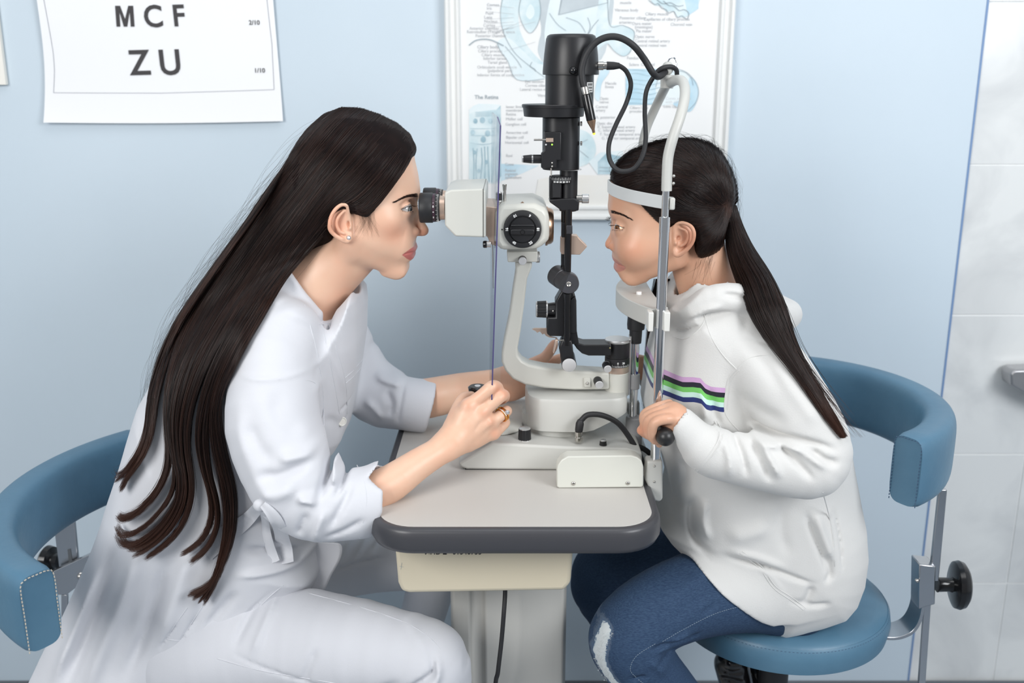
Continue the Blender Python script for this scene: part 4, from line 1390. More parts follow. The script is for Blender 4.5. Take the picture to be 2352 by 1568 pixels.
# handle held by the girl
hz = W(1528, 1003, 1.285)
hnd = MB().lathe((hz.x, 1.285, hz.z), (-.02, 1, 0), [(-.0125, 0), (-.012, .004), (-.0095, .0085), (-.005, .0118), (0, .0130), (.006, .0125), (.011, .0095), (.016, .0085), (.105, .0085)], 40).build('hand_grip', mat('matt_black_grip', (.016, .016, .017), .38), rest, angle=60)
MB().box((xn - .008, YN - .006, hz.z - .006), (hz.x + .006, YN + .010, hz.z + .008)).build('grip_bracket', M_greyw, rest, bevel=.002)
# rail cover on the table, beside the base
ycv = 1.317
cv = [(1279, 1118), (1284, 1121), (1474, 1119), (1478, 1115), (1478, 1072), (1474, 1058), (1464, 1050), (1450, 1046), (1305, 1048), (1290, 1056), (1281, 1068), (1279, 1078)]
cover = MB().ppx(cv, ycv, ycv + .024).build('rail_cover', mat('ivory_rail_cover', (.64, .645, .59), .35), lamp, bevel=.0035, seg=3, angle=50)
for x_, y_ in ((1317, 1110), (1442, 1109)):
    s1 = MB().ball(W(x_, y_, ycv - .0002), .0031, sc=(1, .6, 1)).build('screw', M_screw, cover)
    c_ = W(x_, y_, ycv - .0022)
    MB().box((c_.x - .0018, c_.y - .0002, c_.z - .0003), (c_.x + .0018, c_.y + .0004, c_.z + .0003)).build('screw_slot', M_gloss, cover)

# ---------------------------------------------------------------- chairs
M_leather = mat('blue_leatherette', (0.066, 0.158, 0.245), .42, bump=(70, .25, .002), var=(7, (0.095, 0.205, 0.30), .35, .7))
M_stitch = mat('dark_blue_stitching', (.05, .10, .17), .7)
M_stitch2 = mat('pale_worn_stitching', (.55, .50, .42), .7)
M_steel = mat('brushed_steel_bar', (.50, .51, .53), .26, 1.0)


def band(parent, cx, cy, R, z0, z1, th, a0, a1, name='backrest'):
    """padded backrest swept along an arc; a in degrees"""
    cs = []
    h2, t2_ = (z1 - z0) / 2, th / 2
    for k in range(36):
        a = 2 * math.pi * k / 36
        c, s_ = math.cos(a), math.sin(a)
        cs.append((math.copysign(abs(c) ** .55, c) * t2_, math.copysign(abs(s_) ** .42, s_) * h2))
    N = 48
    vs, fs = [], []
    for i in range(N + 1):
        a = math.radians(a0 + (a1 - a0) * i / N)
        e = min(i, N - i)
        sc = 1 if e > 0 else .94
        for (r_, z_) in cs:
            rr_ = R + r_ * sc
            vs.append((cx + rr_ * math.cos(a), cy + rr_ * math.sin(a), (z0 + z1) / 2 + z_ * sc))
    n_ = 36
    for i in range(N):
        for k in range(n_):
            fs.append((i * n_ + k, i * n_ + (k + 1) % n_, (i + 1) * n_ + (k + 1) % n_, (i + 1) * n_ + k))
    fs += [tuple(reversed(range(n_))), tuple(range(N * n_, (N + 1) * n_))]
    o_ = MB().add(vs, fs).build(name, M_leather, parent, angle=40)
    # worn stitched seam round the near end
    return o_


def stitches(parent, pts, m, L=.0028, gap=.0022, w=.0007, name='stitching'):
    mb = MB()
    P = spline(pts, 10)
    acc = 0
    for p, q in zip(P, P[1:]):
        d = q - p
        Ls = d.length
        t_ = 0
        while t_ < Ls:
            if acc <= 0:
                e = min(L, Ls)
                a_ = p + d.normalized() * t_
                mb.cyl(a_, a_ + d.normalized() * L, w, seg=6)
                acc = L + gap
            step = min(acc, Ls - t_)
            t_ += max(step, 1e-5); acc -= max(step, 1e-5)
    return mb.build(name, m, parent)


def end_seam(parent, cx, cy, R, z0, z1, th, a, m, sgn):
    a = math.radians(a)
    e = Vector((math.cos(a), math.sin(a), 0)); tg = Vector((-math.sin(a), math.cos(a), 0)) * sgn
    P = []
    h2, t2_ = (z1 - z0) / 2 * .90, th / 2 * .84
    c = Vector((cx, cy, (z0 + z1) / 2)) + e * R + tg * .0012
    for u, v in ((-1, -1), (-1, 0), (-1, .8), (-.7, .98), (0, 1), (.7, .98), (1, .8), (1, 0), (1, -1)):
        P.append(c + e * u * t2_ + Vector((0, 0, v * h2)))
    return stitches(parent, P, m)


def seat(parent, cx, cy, R, z1, th):
    prof = [(-th, 0), (-th, R * .93), (-th * .92, R * .975), (-th * .5, R * 1.0), (-th * .18, R * .985), (-th * .09, R * .968), (-th * .10, R * .962), (-.001, R * .945), (.004, R * .85), (.007, R * .5), (.008, 0)]
    o_ = MB().lathe((cx, cy, z1), (0, 0, 1), prof, 96).build('seat', M_leather, parent, angle=40)
    stitches(o_, [(cx + R * .978 * math.cos(t_), cy + R * .978 * math.sin(t_), z1 - th * .16) for t_ in [k * math.pi / 24 for k in range(49)]], M_stitch, L=.003, gap=.003)
    return o_


# right chair
ch = thing('swivel_chair', 'blue leatherette swivel stool with curved backrest under the girl in the white hoodie', 'chair', (.457, 1.53, 0))
zr1, zr0 = CAMZ - .50 + .002, CAMZ - .50 - .108
RC = (.442, 1.535, .232)
bk = band(ch, RC[0], RC[1], RC[2], zr0, zr1, .052, -57, 84)
end_seam(bk, RC[0], RC[1], RC[2], zr0, zr1, .052, -57, M_stitch, -1)
seat(ch, .457, 1.53, .180, CAMZ - .85, .052)
up_ = (W(2168, 1120, 1.47), W(2148, 1310, 1.47))
MB().prism([W(2158, 1125, 1.455), W(2176, 1125, 1.455), W(2156, 1335, 1.455), W(2136, 1335, 1.455)], (0, .008, 0)).build('backrest_bar', M_steel, ch, bevel=.001)
MB().prism([W(2126, 1340, 1.465), W(2142, 1340, 1.465), W(2124, 1600, 1.465), W(2108, 1600, 1.465)], (0, .006, 0)).build('lower_bar', M_steel, ch, bevel=.001)
MB().prism([W(2112, 1296, 1.445), W(2150, 1300, 1.445), W(2148, 1388, 1.445), W(2124, 1394, 1.445), (W(2110, 1400, 1.445))], (0, .035, 0)).build('clamp_block', M_steel, ch, bevel=.002)
MB().ball(W(2106, 1333, 1.445), .0035).build('screw', M_screw, ch)
brk = [W(1990, 1446, 1.47), W(2040, 1450, 1.47), W(2070, 1444, 1.47), W(2090, 1430, 1.47), W(2103, 1405, 1.47), W(2110, 1370, 1.47), W(2114, 1330, 1.47)]
bp = spline(brk, 6)
vs, fs = [], []
for i, p in enumerate(bp):
    t_ = (bp[min(i + 1, len(bp) - 1)] - bp[max(i - 1, 0)]).normalized()
    n_ = Vector((-t_.z, 0, t_.x)) * .0028
    for yy in (-.022, .022):
        for sg in (-1, 1):
            vs.append(p + n_ * sg + Vector((0, yy, 0)))
for i in range(len(bp) - 1):
    b0 = i * 4
    for j, k in ((0, 1), (1, 3), (3, 2), (2, 0)):
        fs.append((b0 + j, b0 + k, b0 + 4 + k, b0 + 4 + j))
fs += [(0, 1, 3, 2), (len(vs) - 4, len(vs) - 2, len(vs) - 1, len(vs) - 3)]
MB().add(vs, fs).build('seat_bracket', M_steel, ch, bevel=.0008)
kc = W(2152, 1342, 1.462)
kb = MB().lathe(kc, (1, 0, 0), [(0, .0125), (.002, .0118), (.020, .0112), (.026, .014)], 32).build('clamp_knob', M_gloss, ch)
MB().lathe(kc + Vector((.024, 0, 0)), (1, -.12, .0), [(0, .010), (.001, .030), (.004, .0375), (.011, .0395), (.018, .037), (.023, .030), (.025, .015), (.0255, 0)], 48).build('knob_wheel', M_gloss, kb)
MB().cyl((.457, 1.53, .03), (.457, 1.53, CAMZ - .90), .025).build('gas_column', M_blackp, ch)
MB().lathe((.457, 1.53, 0), (0, 0, 1), [(0, .22), (.012, .22), (.03, .06), (.04, .03)], 48).build('foot_disc', M_blackp, ch)

# left chair
ch = thing('swivel_chair', 'blue leatherette swivel stool with worn curved backrest behind the woman in the white coat', 'chair', (-.60, 1.43, 0))
LC = (-.400, 1.390, .335)
zl1, zl0 = CAMZ - .60 + .010, CAMZ - .60 - .100
bk = band(ch, LC[0], LC[1], LC[2], zl0, zl1, .052, 137, 236)
end_seam(bk, LC[0], LC[1], LC[2], zl0, zl1, .052, 236, M_stitch2, 1)
seat(ch, -.555, 1.45, .172, CAMZ - .905, .052)
yq = 1.60
bar = MB().prism([W(116, 1150, yq), W(166, 1150, yq), W(180, 1296, yq), W(136, 1308, yq)], (0, .007, 0)).build('backrest_bar', M_steel, ch, bevel=.001)
MB().prism([W(155, 1262, yq - .0008), W(162, 1260, yq - .0008), W(168, 1302, yq - .0008), W(159, 1304, yq - .0008)], (0, .0005, 0)).build('slot', mat('slot_dark', (.10, .11, .12), .5), bar)
MB().prism([W(122, 1312, yq - .02), W(200, 1276, yq - .02), W(240, 1262, yq - .02), W(240, 1300, yq - .02), W(152, 1366, yq - .02), W(132, 1366, yq - .02)], (0, .012, 0)).build('clamp_plate', M_steel, ch, bevel=.001)
MB().ball(W(184, 1323, yq - .021), .0055).build('screw', M_screw, ch)
MB().prism([W(140, 1366, yq - .01), W(154, 1366, yq - .01), W(156, 1560, yq - .01), W(142, 1560, yq - .01)], (0, .007, 0)).build('lower_bar', M_steel, ch, bevel=.001)
MB().lathe(W(138, 1288, yq + .02), (-1, .2, 0), [(0, .014), (.012, .014), (.016, .024), (.026, .026), (.032, .02), (.034, 0)], 32).build('clamp_knob', M_gloss, ch)
MB().cyl((-.555, 1.45, .03), (-.555, 1.45, CAMZ - .955), .025).build('gas_column', M_blackp, ch)
MB().lathe((-.555, 1.45, 0), (0, 0, 1), [(0, .22), (.012, .22), (.03, .06), (.04, .03)], 48).build('foot_disc', M_blackp, ch)
# ================================================================ people
def skin_mat(name, base, lip, rough=.42):
    m = mat(name, base, rough, sss=.045, bump=(900, .10, .0004), var=(26, tuple(min(1, c * k) for c, k in zip(base, (1.03, .93, .90))), .35, .75))
    attr_paint(m, 'lip', [(0.0, lip, 0.0), (.30, lip, 0.0), (.62, lip, 1.0)], 'LINEAR')
    attr_paint(m, 'blush', [(0.0, (base[0], base[1] * .62, base[2] * .52), 0.0), (1.0, (base[0] * .98, base[1] * .60, base[2] * .50), .85)], 'LINEAR')
    return m


def eye_mat(name, iris):
    m = mat(name, (.50, .475, .46), .08, coat=.5)
    attr_paint(m, 'iris', [(0.0, (.015, .01, .01), 1.0), (.34, iris, 1.0), (.86, (.05, .03, .02), 1.0), (1.0, (1, 1, 1), 0.0)], 'LINEAR')
    return m


def eyeball(name, c, r, look, m, parent):
    mb = MB().ball(c, r, seg=40)
    o = mb.build(name, m, parent, angle=180)
    look = Vector(look).normalized()
    at = o.data.attributes.new('iris', 'FLOAT', 'POINT')
    at.data.foreach_set('value', [min(1.0, (1 - (Vector(v.co) - Vector(c)).normalized().dot(look)) / .135) for v in o.data.vertices])
    return o


def hair_mat(name, c1, c2, mesh=False):
    m = bpy.data.materials.new(name)
    m.use_nodes = True
    nt = m.node_tree
    b = nt.nodes['Principled BSDF']
    b.inputs['Roughness'].default_value = .34 if not mesh else .7
    b.inputs['Specular IOR Level'].default_value = .28 if not mesh else .08
    b.inputs['Anisotropic'].default_value = 0.0
    if mesh:
        tc = nt.nodes.new('ShaderNodeTexCoord')
        n = nt.nodes.new('ShaderNodeTexNoise'); n.inputs['Scale'].default_value = 60
        nt.links.new(tc.outputs['Object'], n.inputs['Vector']); src = n.outputs['Fac']
    else:
        hi = nt.nodes.new('ShaderNodeHairInfo'); src = hi.outputs['Random']
    r = nt.nodes.new('ShaderNodeValToRGB')
    r.color_ramp.elements[0].color = tuple(c1) + (1,)
    r.color_ramp.elements[1].color = tuple(c2) + (1,)
    r.color_ramp.elements[0].position = .35
    nt.links.new(src, r.inputs['Fac'])
    if mesh:
        nt.links.new(r.outputs['Color'], b.inputs['Base Color'])
    else:       # sun-bleached tips
        mx = nt.nodes.new('ShaderNodeMix'); mx.data_type = 'RGBA'
        mr = nt.nodes.new('ShaderNodeMapRange')
        mr.inputs[1].default_value = .82; mr.inputs[2].default_value = 1.0
        nt.links.new(hi.outputs['Intercept'], mr.inputs[0]); nt.links.new(mr.outputs[0], mx.inputs[0])
        nt.links.new(r.outputs['Color'], mx.inputs[6]); mx.inputs[7].default_value = (.060, .026, .017, 1)
        nt.links.new(mx.outputs[2], b.inputs['Base Color'])
    return m


def sphere_w(g, c, r):
    return np.linalg.norm(g.P - np.asarray(c, np.float32), axis=1) - r


class Mir:
    """mirror every point to the near half of a plane Y=y0 (for symmetric heads)"""
    def __new__(cls, g, y0):
        P = g.P.copy()
        P[:, 1] = y0 - np.abs(P[:, 1] - y0)
        return G(P)


M_skin_w = skin_mat('fair_skin', (.77, .505, .365), (.56, .17, .15))
M_skin_g = skin_mat('warm_tan_skin', (.66, .39, .265), (.56, .25, .20))

# ---------------------------------------------------------------- the woman
wprof = [(947, 340), (951, 372), (958, 402), (962, 425), (963.5, 443), (961.5, 455), (958.5, 463), (959, 473), (962, 488), (967, 500), (975, 510), (983, 521), (986, 529), (985, 537), (978, 542.5),
         (966, 544), (957, 546), (953.5, 552), (952.5, 560), (955, 564), (958, 569), (956.5, 574), (951, 578.5), (953.5, 583), (952.5, 589), (947, 594), (940, 598), (938, 605), (939, 614), (937, 622), (931, 631), (921, 637.5), (909, 639),
         (890, 633), (868, 625), (855, 623), (838, 634), (815, 655), (785, 686), (762, 703), (740, 790), (540, 790), (540, 300), (660, 200), (890, 200), (940, 300)]
wY = YI
wlips = [(959, 569), (954, 563), (947, 565.5), (938, 571), (928, 578), (933, 583.5), (938, 590), (944, 595), (951, 592), (956, 585), (953, 579), (958, 574)]


def w_ear(g):
    Ye = wY - .078
    d = chain(g, [(800, 506, Ye + .006, 3), (800, 490, Ye, 3.4), (797, 473, Ye - .004, 4.2), (785, 470, Ye - .006, 4.4), (771, 480, Ye - .009, 4.6), (761, 496, Ye - .011, 4.6), (757, 512, Ye - .012, 4.6), (758, 527, Ye - .010, 5), (768, 539, Ye - .006, 5), (782, 548, Ye - .003, 5.5), (795, 553, Ye - .001, 6.5), (802, 549, Ye, 6.5), (804, 538, Ye + .001, 6)], .004)
    d = smin(d, chain(g, [(790, 484, Ye - .002, 3), (777, 499, Ye - .006, 4), (773, 515, Ye - .006, 4), (780, 531, Ye - .004, 4), (790, 536, Ye - .002, 3.6)], .004), .003)
    d = smin(d, ell(g, (804, 523, Ye + .001), 5, .006, 7), .004)
    bowl = ext(g, [(800, 480), (785, 472), (768, 485), (759, 508), (762, 532), (782, 546), (800, 552), (808, 545), (806, 500)], Ye, Ye + .008, .008, .004)
    return smin(d, bowl, .0035)


def w_core(h):
    """mouth core: how deep the parting of the lips reaches"""
    Y = wY
    d = ext(h, [(944, 545), (955, 556), (958, 572), (956, 590), (940, 600), (940, 634), (880, 632), (885, 545)], Y, Y, .020, .014)
    e = ell(h, (868, 480, Y), 88, .064, 110, -.05)
    return smin(smin(d, e, .016), cap(h, (905, 560, Y - .014), (820, 545, Y - .046), 48, 38), .02)


def w_head(g):
    h = Mir(g, wY)
    Y = wY
    d = ell(h, (812, 415, Y), 142, .0745, 128, .15)
    d = smin(d, ell(h, (868, 480, Y), 88, .064, 110, -.05), .02)
    d = smin(d, cap(h, (905, 560, Y - .014), (820, 545, Y - .046), 48, 38), .02)          # cheek to jaw angle
    d = smin(d, cap(h, (912, 612, Y - .006), (820, 578, Y - .044), 24, 22), .014)          # jaw line
    d = smin(d, ell(h, (880, 505, Y - .046), 34, .016, 24, .2), .018)                        # cheekbone
    d = smin(d, ell(h, (912, 622, Y), 24, .018, 18), .014)                                  # chin
    d = smin(d, ell(h, (886, 398, Y), 66, .058, 80), .02)
    # brow ridge
    d = smin(d, cap(h, (945, 447, Y - .012), (915, 452, Y - .040), 13, 11), .010)
    # centre line of the face
    d = smin(d, ext(h, [(940, 330), (957, 400), (962, 440), (956, 465), (940, 480), (900, 480), (900, 340)], Y, Y, .030, .022), .018)
    mz = ext(h, [(944, 545), (955, 556), (958, 572), (956, 590), (940, 600), (940, 634), (880, 632), (885, 545)], Y, Y, .020, .014)
    d = smin(d, mz, .016)
    # eye socket
    d = smax(d, -ell(h, (951, 474, Y - .034), 22, .020, 15), .012)
    # eyelids: a ball a little larger than the eye
    d = smin(d, sphere_w(h, W(928, 480, Y - .0315), .0132), .004)
    # nose
    ns = chain(h, [(950, 462, Y, 10), (957, 490, Y, 10.5), (968, 514, Y, 12), (974, 527, Y, 13)], .008)
    ns = smin(ns, ell(h, (949, 532, Y - .0135), 15, .0075, 11.5, -.1), .0028)
    ns = smin(ns, ell(h, (968, 533, Y), 14, .010, 10), .004)
    d = smin(d, ns, .0045)
    d = smax(d, -ell(h, (960, 544, Y - .0085), 9, .0048, 5), .002)
    # lips
    lp = smin(cap(h, (947, 571, Y - .001), (931, 577, Y - .020), 8.5, 3), cap(h, (945, 586, Y - .001), (931, 580, Y - .019), 9, 3), .003)
    d = smin(d, lp, .004)
    # temple
    d = smax(d, -ell(h, (900, 440, Y - .085), 40, .016, 34), .02)
    # exact side outline
    d = smax(d, polyS(g, wprof, Y), .004)
    d = smax(d, -np.minimum(ext(h, [(962, 577.6), (940, 578.0), (929, 579.4), (929, 580.2), (940, 580.2), (962, 580.4)], Y - .025, Y - .025, .03, .0004), 9) if 0 else -smax(ext(h, [(962, 577.4), (940, 577.8), (929, 579.2), (929, 580.4), (940, 580.6), (962, 580.6)], Y - .025, Y - .025, .04, .0002), -(w_core(h) + .0030), .001), .0014)
    # neck
    nk = cap(g, (800, 572, Y), (705, 672, Y), 72, 76, 1.06)
    nk = smin(nk, smin(cap(g, (705, 672, Y), (690, 780, Y), 70, 62), ell(g, (735, 765, Y), 45, .06, 60, .5), .02), .025)
    d = smin(d, nk, .012)
    d = smin(d, cap(g, (800, 545, Y - .055), (740, 700, Y - .012), 12, 9), .022)            # neck tendon
    d = smin(d, w_ear(h), .003)
    # eye opening
    op = ext(h, [(952, 473), (952, 484), (944, 486), (935, 486), (926, 484), (920, 481.5), (926, 478), (933, 474), (942, 471)], Y - .045, Y - .05, .03, .002)
    d = smax(d, -np.maximum(op, -(h.y - (Y - .010)) * -1 - 0), .0012)
    d = smax(d, -ell(h, (799, 516, Y - .080), 4, .008, 9), .002)
    d = d + .35 / FA * folds(h, Y - .02, [([(944, 520), (935, 524), (931, 533), (936, 543)], .0010, 3), ([(935, 530), (926, 548), (920, 566)], .0004, 5)])
    d = d + 1 / FA * folds(h, Y - .04, [([(947, 463), (938, 463), (926, 467), (917, 475)], .0010, 3), ([(944, 495), (930, 495), (920, 490)], .0004, 4)])
    return d


def w_chest(g):
    d = cap_w(g, W(690, 700, wY), W(600, 950, wY), .050, .075, 1.2)
    d = smin(d, cap(g, (700, 700, wY), (690, 770, wY), 56, 50), .03)
    d = smin(d, chain(g, [(668, 760, 1.42, 50), (655, 800, 1.37, 50), (635, 960, 1.30, 46), (680, 1110, 1.27, 44), (760, 1185, 1.262, 44), (850, 1140, 1.27, 40)], .01), .02)
    d = smin(d, chain(g, [(690, 760, 1.52, 46), (760, 770, 1.58, 46), (830, 870, 1.600, 42), (900, 915, 1.580, 38), (985, 914, 1.570, 36)], .01), .02)
    d = smin(d, chain(g, [(600, 950, wY, 100), (520, 1250, wY, 120), (480, 1400, wY, 120)], .02), .03)
    d = smin(d, chain(g, [(480, 1440, 1.40, 90), (640, 1490, 1.36, 90), (820, 1500, 1.31, 80), (960, 1530, 1.285, 60)], .02), .03)
    return smin(d, chain(g, [(500, 1400, 1.53, 80), (700, 1320, 1.59, 60), (900, 1300, 1.61, 45)], .02), .03)


def finger(g, pts, k=.003):
    d = chain(g, pts, k)
    return d


def w_near_arm(g):
    d = chain(g, [(760, 1190, 1.262, 52), (850, 1135, 1.272, 46), (900, 1108, 1.285, 43), (960, 1066, 1.305, 36), (1018, 1030, 1.328, 32), (1040, 1014, 1.336, 33)], .012)
    # palm / back of hand
    bk_ = chain(g, [(1030, 1018, 1.336, 32), (1062, 985, 1.348, 38), (1082, 960, 1.352, 34)], .014)
    bk_ = smin(bk_, cap(g, (1075, 1012, 1.352), (1126, 992, 1.364), 26, 19), .014)
    bk_ = smin(bk_, cap(g, (1068, 955, 1.350), (1078, 935, 1.352), 26, 21), .012)
    bk_ = smin(bk_, cap(g, (1085, 975, 1.350), (1110, 955, 1.353), 24, 18), .012)
    bk_ = smin(bk_, cap(g, (1092, 995, 1.352), (1128, 973, 1.358), 22, 16), .012)
    d = smin(d, bk_, .014)
    # fingers: knuckle, middle joint, then away round the joystick
    ix = finger(g, [(1076, 932, 1.350, 16.5), (1108, 907, 1.350, 15), (1130, 888, 1.353, 15), (1142, 890, 1.372, 14), (1138, 896, 1.394, 12.5), (1122, 905, 1.408, 11)])
    md = finger(g, [(1103, 948, 1.352, 17), (1130, 926, 1.353, 15), (1150, 910, 1.357, 14.5), (1158, 908, 1.374, 13.5), (1155, 915, 1.398, 12.5), (1135, 922, 1.412, 11)])
    rg = finger(g, [(1127, 970, 1.357, 15), (1146, 957, 1.360, 13.5), (1160, 946, 1.367, 13), (1164, 944, 1.384, 12.5), (1158, 948, 1.402, 12), (1138, 950, 1.416, 11)])
    lt = finger(g, [(1134, 994, 1.364, 15), (1150, 981, 1.370, 12.5), (1160, 970, 1.382, 12), (1154, 966, 1.404, 11), (1134, 966, 1.418, 10)])
    th = finger(g, [(1044, 972, 1.354, 20), (1052, 938, 1.368, 15.5), (1065, 915, 1.390, 13.5), (1082, 910, 1.406, 12)])
    d = smin(d, ix, .006); d = smin(d, md, .005); d = smin(d, rg, .005); d = smin(d, lt, .005); d = smin(d, th, .010)
    # knuckle bumps and tendons on the back of the hand
    for (x, y, Y_) in ((1075, 933, 1.340), (1108, 945, 1.344), (1126, 967, 1.350), (1134, 992, 1.357)):
        d = smin(d, ell(g, (x, y, Y_ + .0015), 11, .0055, 11), .009)
    for a, b in (((1045, 985), (1072, 930)), ((1060, 995), (1105, 948)), ((1070, 1008), (1124, 970))):
        d = smin(d, cap(g, (a[0], a[1], 1.334), (b[0], b[1], 1.343), 4, 4), .009)
    d = d + 1 / FA * folds(g, 1.345, [([(1090, 985), (1100, 968), (1112, 960)], .0008, 4), ([(1062, 966), (1080, 950), (1092, 942)], .0006, 4), ([(1018, 1008), (1030, 1030), (1040, 1046)], .0003, 2.5)])
    return d


def w_far_arm(g):
    d = chain(g, [(950, 916, 1.574, 44), (985, 914, 1.570, 46), (1060, 898, 1.565, 42), (1125, 886, 1.57, 37), (1170, 880, 1.575, 38)], .012)
    d = smin(d, chain(g, [(1170, 880, 1.575, 36), (1215, 868, 1.58, 34), (1246, 858, 1.585, 24)], .012), .014)
    d = smin(d, chain(g, [(1195, 855, 1.565, 22), (1228, 836, 1.565, 17), (1252, 820, 1.57, 13), (1268, 798, 1.578, 12), (1273, 788, 1.58, 9)], .006), .010)
    d = smin(d, finger(g, [(1240, 848, 1.585, 15), (1266, 832, 1.59, 12), (1290, 822, 1.60, 11), (1300, 830, 1.62, 10)]), .006)
    d = smin(d, finger(g, [(1240, 868, 1.595, 14), (1272, 858, 1.60, 11), (1296, 848, 1.61, 10), (1300, 850, 1.63, 10)]), .006)
    d = smin(d, finger(g, [(1238, 882, 1.605, 14), (1270, 880, 1.61, 11), (1290, 872, 1.62, 10), (1294, 872, 1.64, 9)]), .006)
    return d


def w_attr(g):
    px, py = g.xz(wY - .012)
    d = poly_d(px, py, wlips)
    front = (np.abs(g.y - wY) < .028)
    lip = np.clip(.5 - d / 5, 0, 1)
    bl = np.zeros_like(px)
    px2, py2 = g.xz(wY - .05)
    bl += .55 * np.exp(-(((px2 - 905) / 30) ** 2 + ((py2 - 535) / 30) ** 2)) * (px2 > 820)
    bl += .8 * np.exp(-(((px - 972) / 18) ** 2 + ((py - 535) / 12) ** 2)) * (np.abs(g.y - wY) < .03)
    bl += .7 * np.exp(-(((px2 - 775) / 24) ** 2 + ((py2 - 500) / 40) ** 2)) * (np.abs(g.y - wY) > .070) * (np.abs(g.y - wY) < .11)
    gx, gy = PXL(g.P)
    for (x, y, r) in ((1075, 930, 12), (1112, 946, 13), (1128, 968, 11), (1135, 995, 12), (1160, 905, 12), (1143, 893, 12)):
        bl += .55 * np.exp(-(((gx - x) ** 2 + (gy - y) ** 2) / r ** 2))
    bl += .35 * ((gx > 1150) & (gx < 1310) & (gy < 930) & (g.y > 1.5))
    return {'lip': lip, 'blush': np.clip(bl, 0, 1)}


woman = thing('person', 'woman with very long dark hair in a white coat, looking into the eyepieces', 'person', (-.45, YI, 0))
lo, hi = bounds([(650, 275, wY), (990, 275, wY), (650, 770, wY), (990, 770, wY)], .012)
lo[1], hi[1] = wY - .105, wY + .105
p_head = (w_head, lo, hi, .00135)
lo, hi = [-.62, 1.19, .40], [-.05, 1.68, 1.10]
p_chest = (w_chest, lo, hi, .006)
lo, hi = bounds([(700, 1240, 1.26), (1175, 870, 1.40)], .02)
lo[1], hi[1] = 1.19, 1.45
p_na = (w_near_arm, lo, hi, .0013)
lo, hi = bounds([(880, 980, 1.56), (1320, 770, 1.60)], .03)
lo[1], hi[1] = 1.50, 1.68
p_fa = (w_far_arm, lo, hi, .002)
body = organic('body', [p_head, p_chest, p_na, p_fa], M_skin_w, woman, w_attr, 1)
M_eye_w = eye_mat('grey_blue_eye', (.30, .34, .36))
for sg in (-1, 1):
    c = W(928, 480, wY - .0315); c.y = wY + sg * .0315
    eyeball('eye', c, .0120, (1, -.50, -.04), M_eye_w, woman)

# brows, lashes
M_hair_w = hair_mat('dark_brown_hair', (.009, .005, .0045), (.040, .019, .014))
M_hairm_w = hair_mat('dark_brown_hair_mass', (.008, .005, .005), (.018, .010, .009), True)


def tufts(name, fn, n, K, radii, m, parent, seed=1):
    rg_ = random.Random(seed)
    return strands(name, [np.array(fn(rg_, K)) for _ in range(n)], radii, m, parent)


def surf_y(bvh, px, py, default):
    """near surface point under a photo position"""
    o = Vector((0, 0, CAMZ)); d = (W(px, py, 1.0) - o).normalized()
    h = bvh.ray_cast(o, d)
    return h[0] if h[0] is not None else W(px, py, default)


def bvh_of(o):
    me = o.data
    n = len(me.vertices); co_ = np.empty(n * 3, np.float32); me.vertices.foreach_get('co', co_)
    f_ = np.empty(len(me.loops), np.int32); me.loops.foreach_get('vertex_index', f_)
    M_ = o.matrix_basis.translation
    return BVHTree.FromPolygons([tuple(v) for v in co_.reshape(-1, 3).tolist()], f_.reshape(-1, 4).tolist())


bw_ = bvh_of(body)


def brow(bvh, pts, w, n, K, seed, name, m, parent, ymid, lean=(-6, -1.5), rad=.00016):
    rg_ = random.Random(seed)
    P = smooth2(pts, 8, closed=False)
    C = []
    for _ in range(n):
        i = rg_.randrange(len(P)); x, y = P[i]; t = i / len(P)
        hw = w * (1 - .75 * t)
        x += rg_.uniform(-1.5, 1.5); y += rg_.uniform(-hw, hw)
        dx, dy = lean[0] * rg_.uniform(.6, 1.2), lean[1] * rg_.uniform(.4, 1.4) + (1.2 * t * 3)
        c = []
        for k in range(K):
            s_ = k / (K - 1)
            q = surf_y(bvh, x + dx * s_, y + dy * s_, ymid - .04)
            c.append((q.x, q.y - .0004 - .0006 * s_, q.z))
        C.append(np.array(c))
        c2 = np.array(c); c2[:, 1] = 2 * ymid - c2[:, 1]
        C.append(c2)
    return strands(name, C, [rad, rad * .9, rad * .4][:K] if K == 3 else np.linspace(rad, rad * .3, K), m, parent)


brow(bw_, [(959, 448), (950, 449), (938, 450), (925, 455), (908, 463)], 4.2, 420, 3, 3, 'eyebrow', M_hair_w, woman, wY, rad=.00010)


def on_ball(px, py, c, r):
    o = Vector((0, 0, CAMZ)); d = (W(px, py, 1.0) - o).normalized()
    oc = o - Vector(c); b_ = oc.dot(d); q = b_ * b_ - (oc.dot(oc) - r * r)
    return o + d * (-b_ - math.sqrt(max(q, 0)))


def lashes(c, r, top, bot, sweep, ymid, name, m, parent, seed=8):
    """short curved hairs rooted along the two lid edges (photo polylines)"""
    rg_ = random.Random(seed)
    C = []
    for line, n, L, up_ in ((top, 54, .0072, 1), (bot, 20, .0022, -1)):
        P = smooth2(line, 8, closed=False)
        for k in range(n):
            i = int(k / (n - 1) * (len(P) - 1)); x, y = P[i]
            t = k / (n - 1)
            p = on_ball(x, y, c, r)
            d = Vector((sweep * (1 - .75 * t), -.55, up_ * (.25 + .15 * t) - (.25 if up_ > 0 else 0))).normalized()
            l_ = L * (.75 + .4 * rg_.random())
            q = np.array([p, p + d * l_ * .5, p + d * l_ + Vector((0, 0, up_ * .0012))])
            C.append(q)
            q2 = q.copy(); q2[:, 1] = 2 * ymid - q2[:, 1]; C.append(q2)
    return strands(name, C, [.00016, .00011, .00004], m, parent)


lashes(W(928, 480, wY - .0315), .0134, [(950, 474), (942, 472), (933, 475), (926, 478.5), (920, 481.5)], [(948, 485), (940, 486), (930, 485), (922, 482)], 1.0, wY, 'eyelashes', M_hair_w, woman)
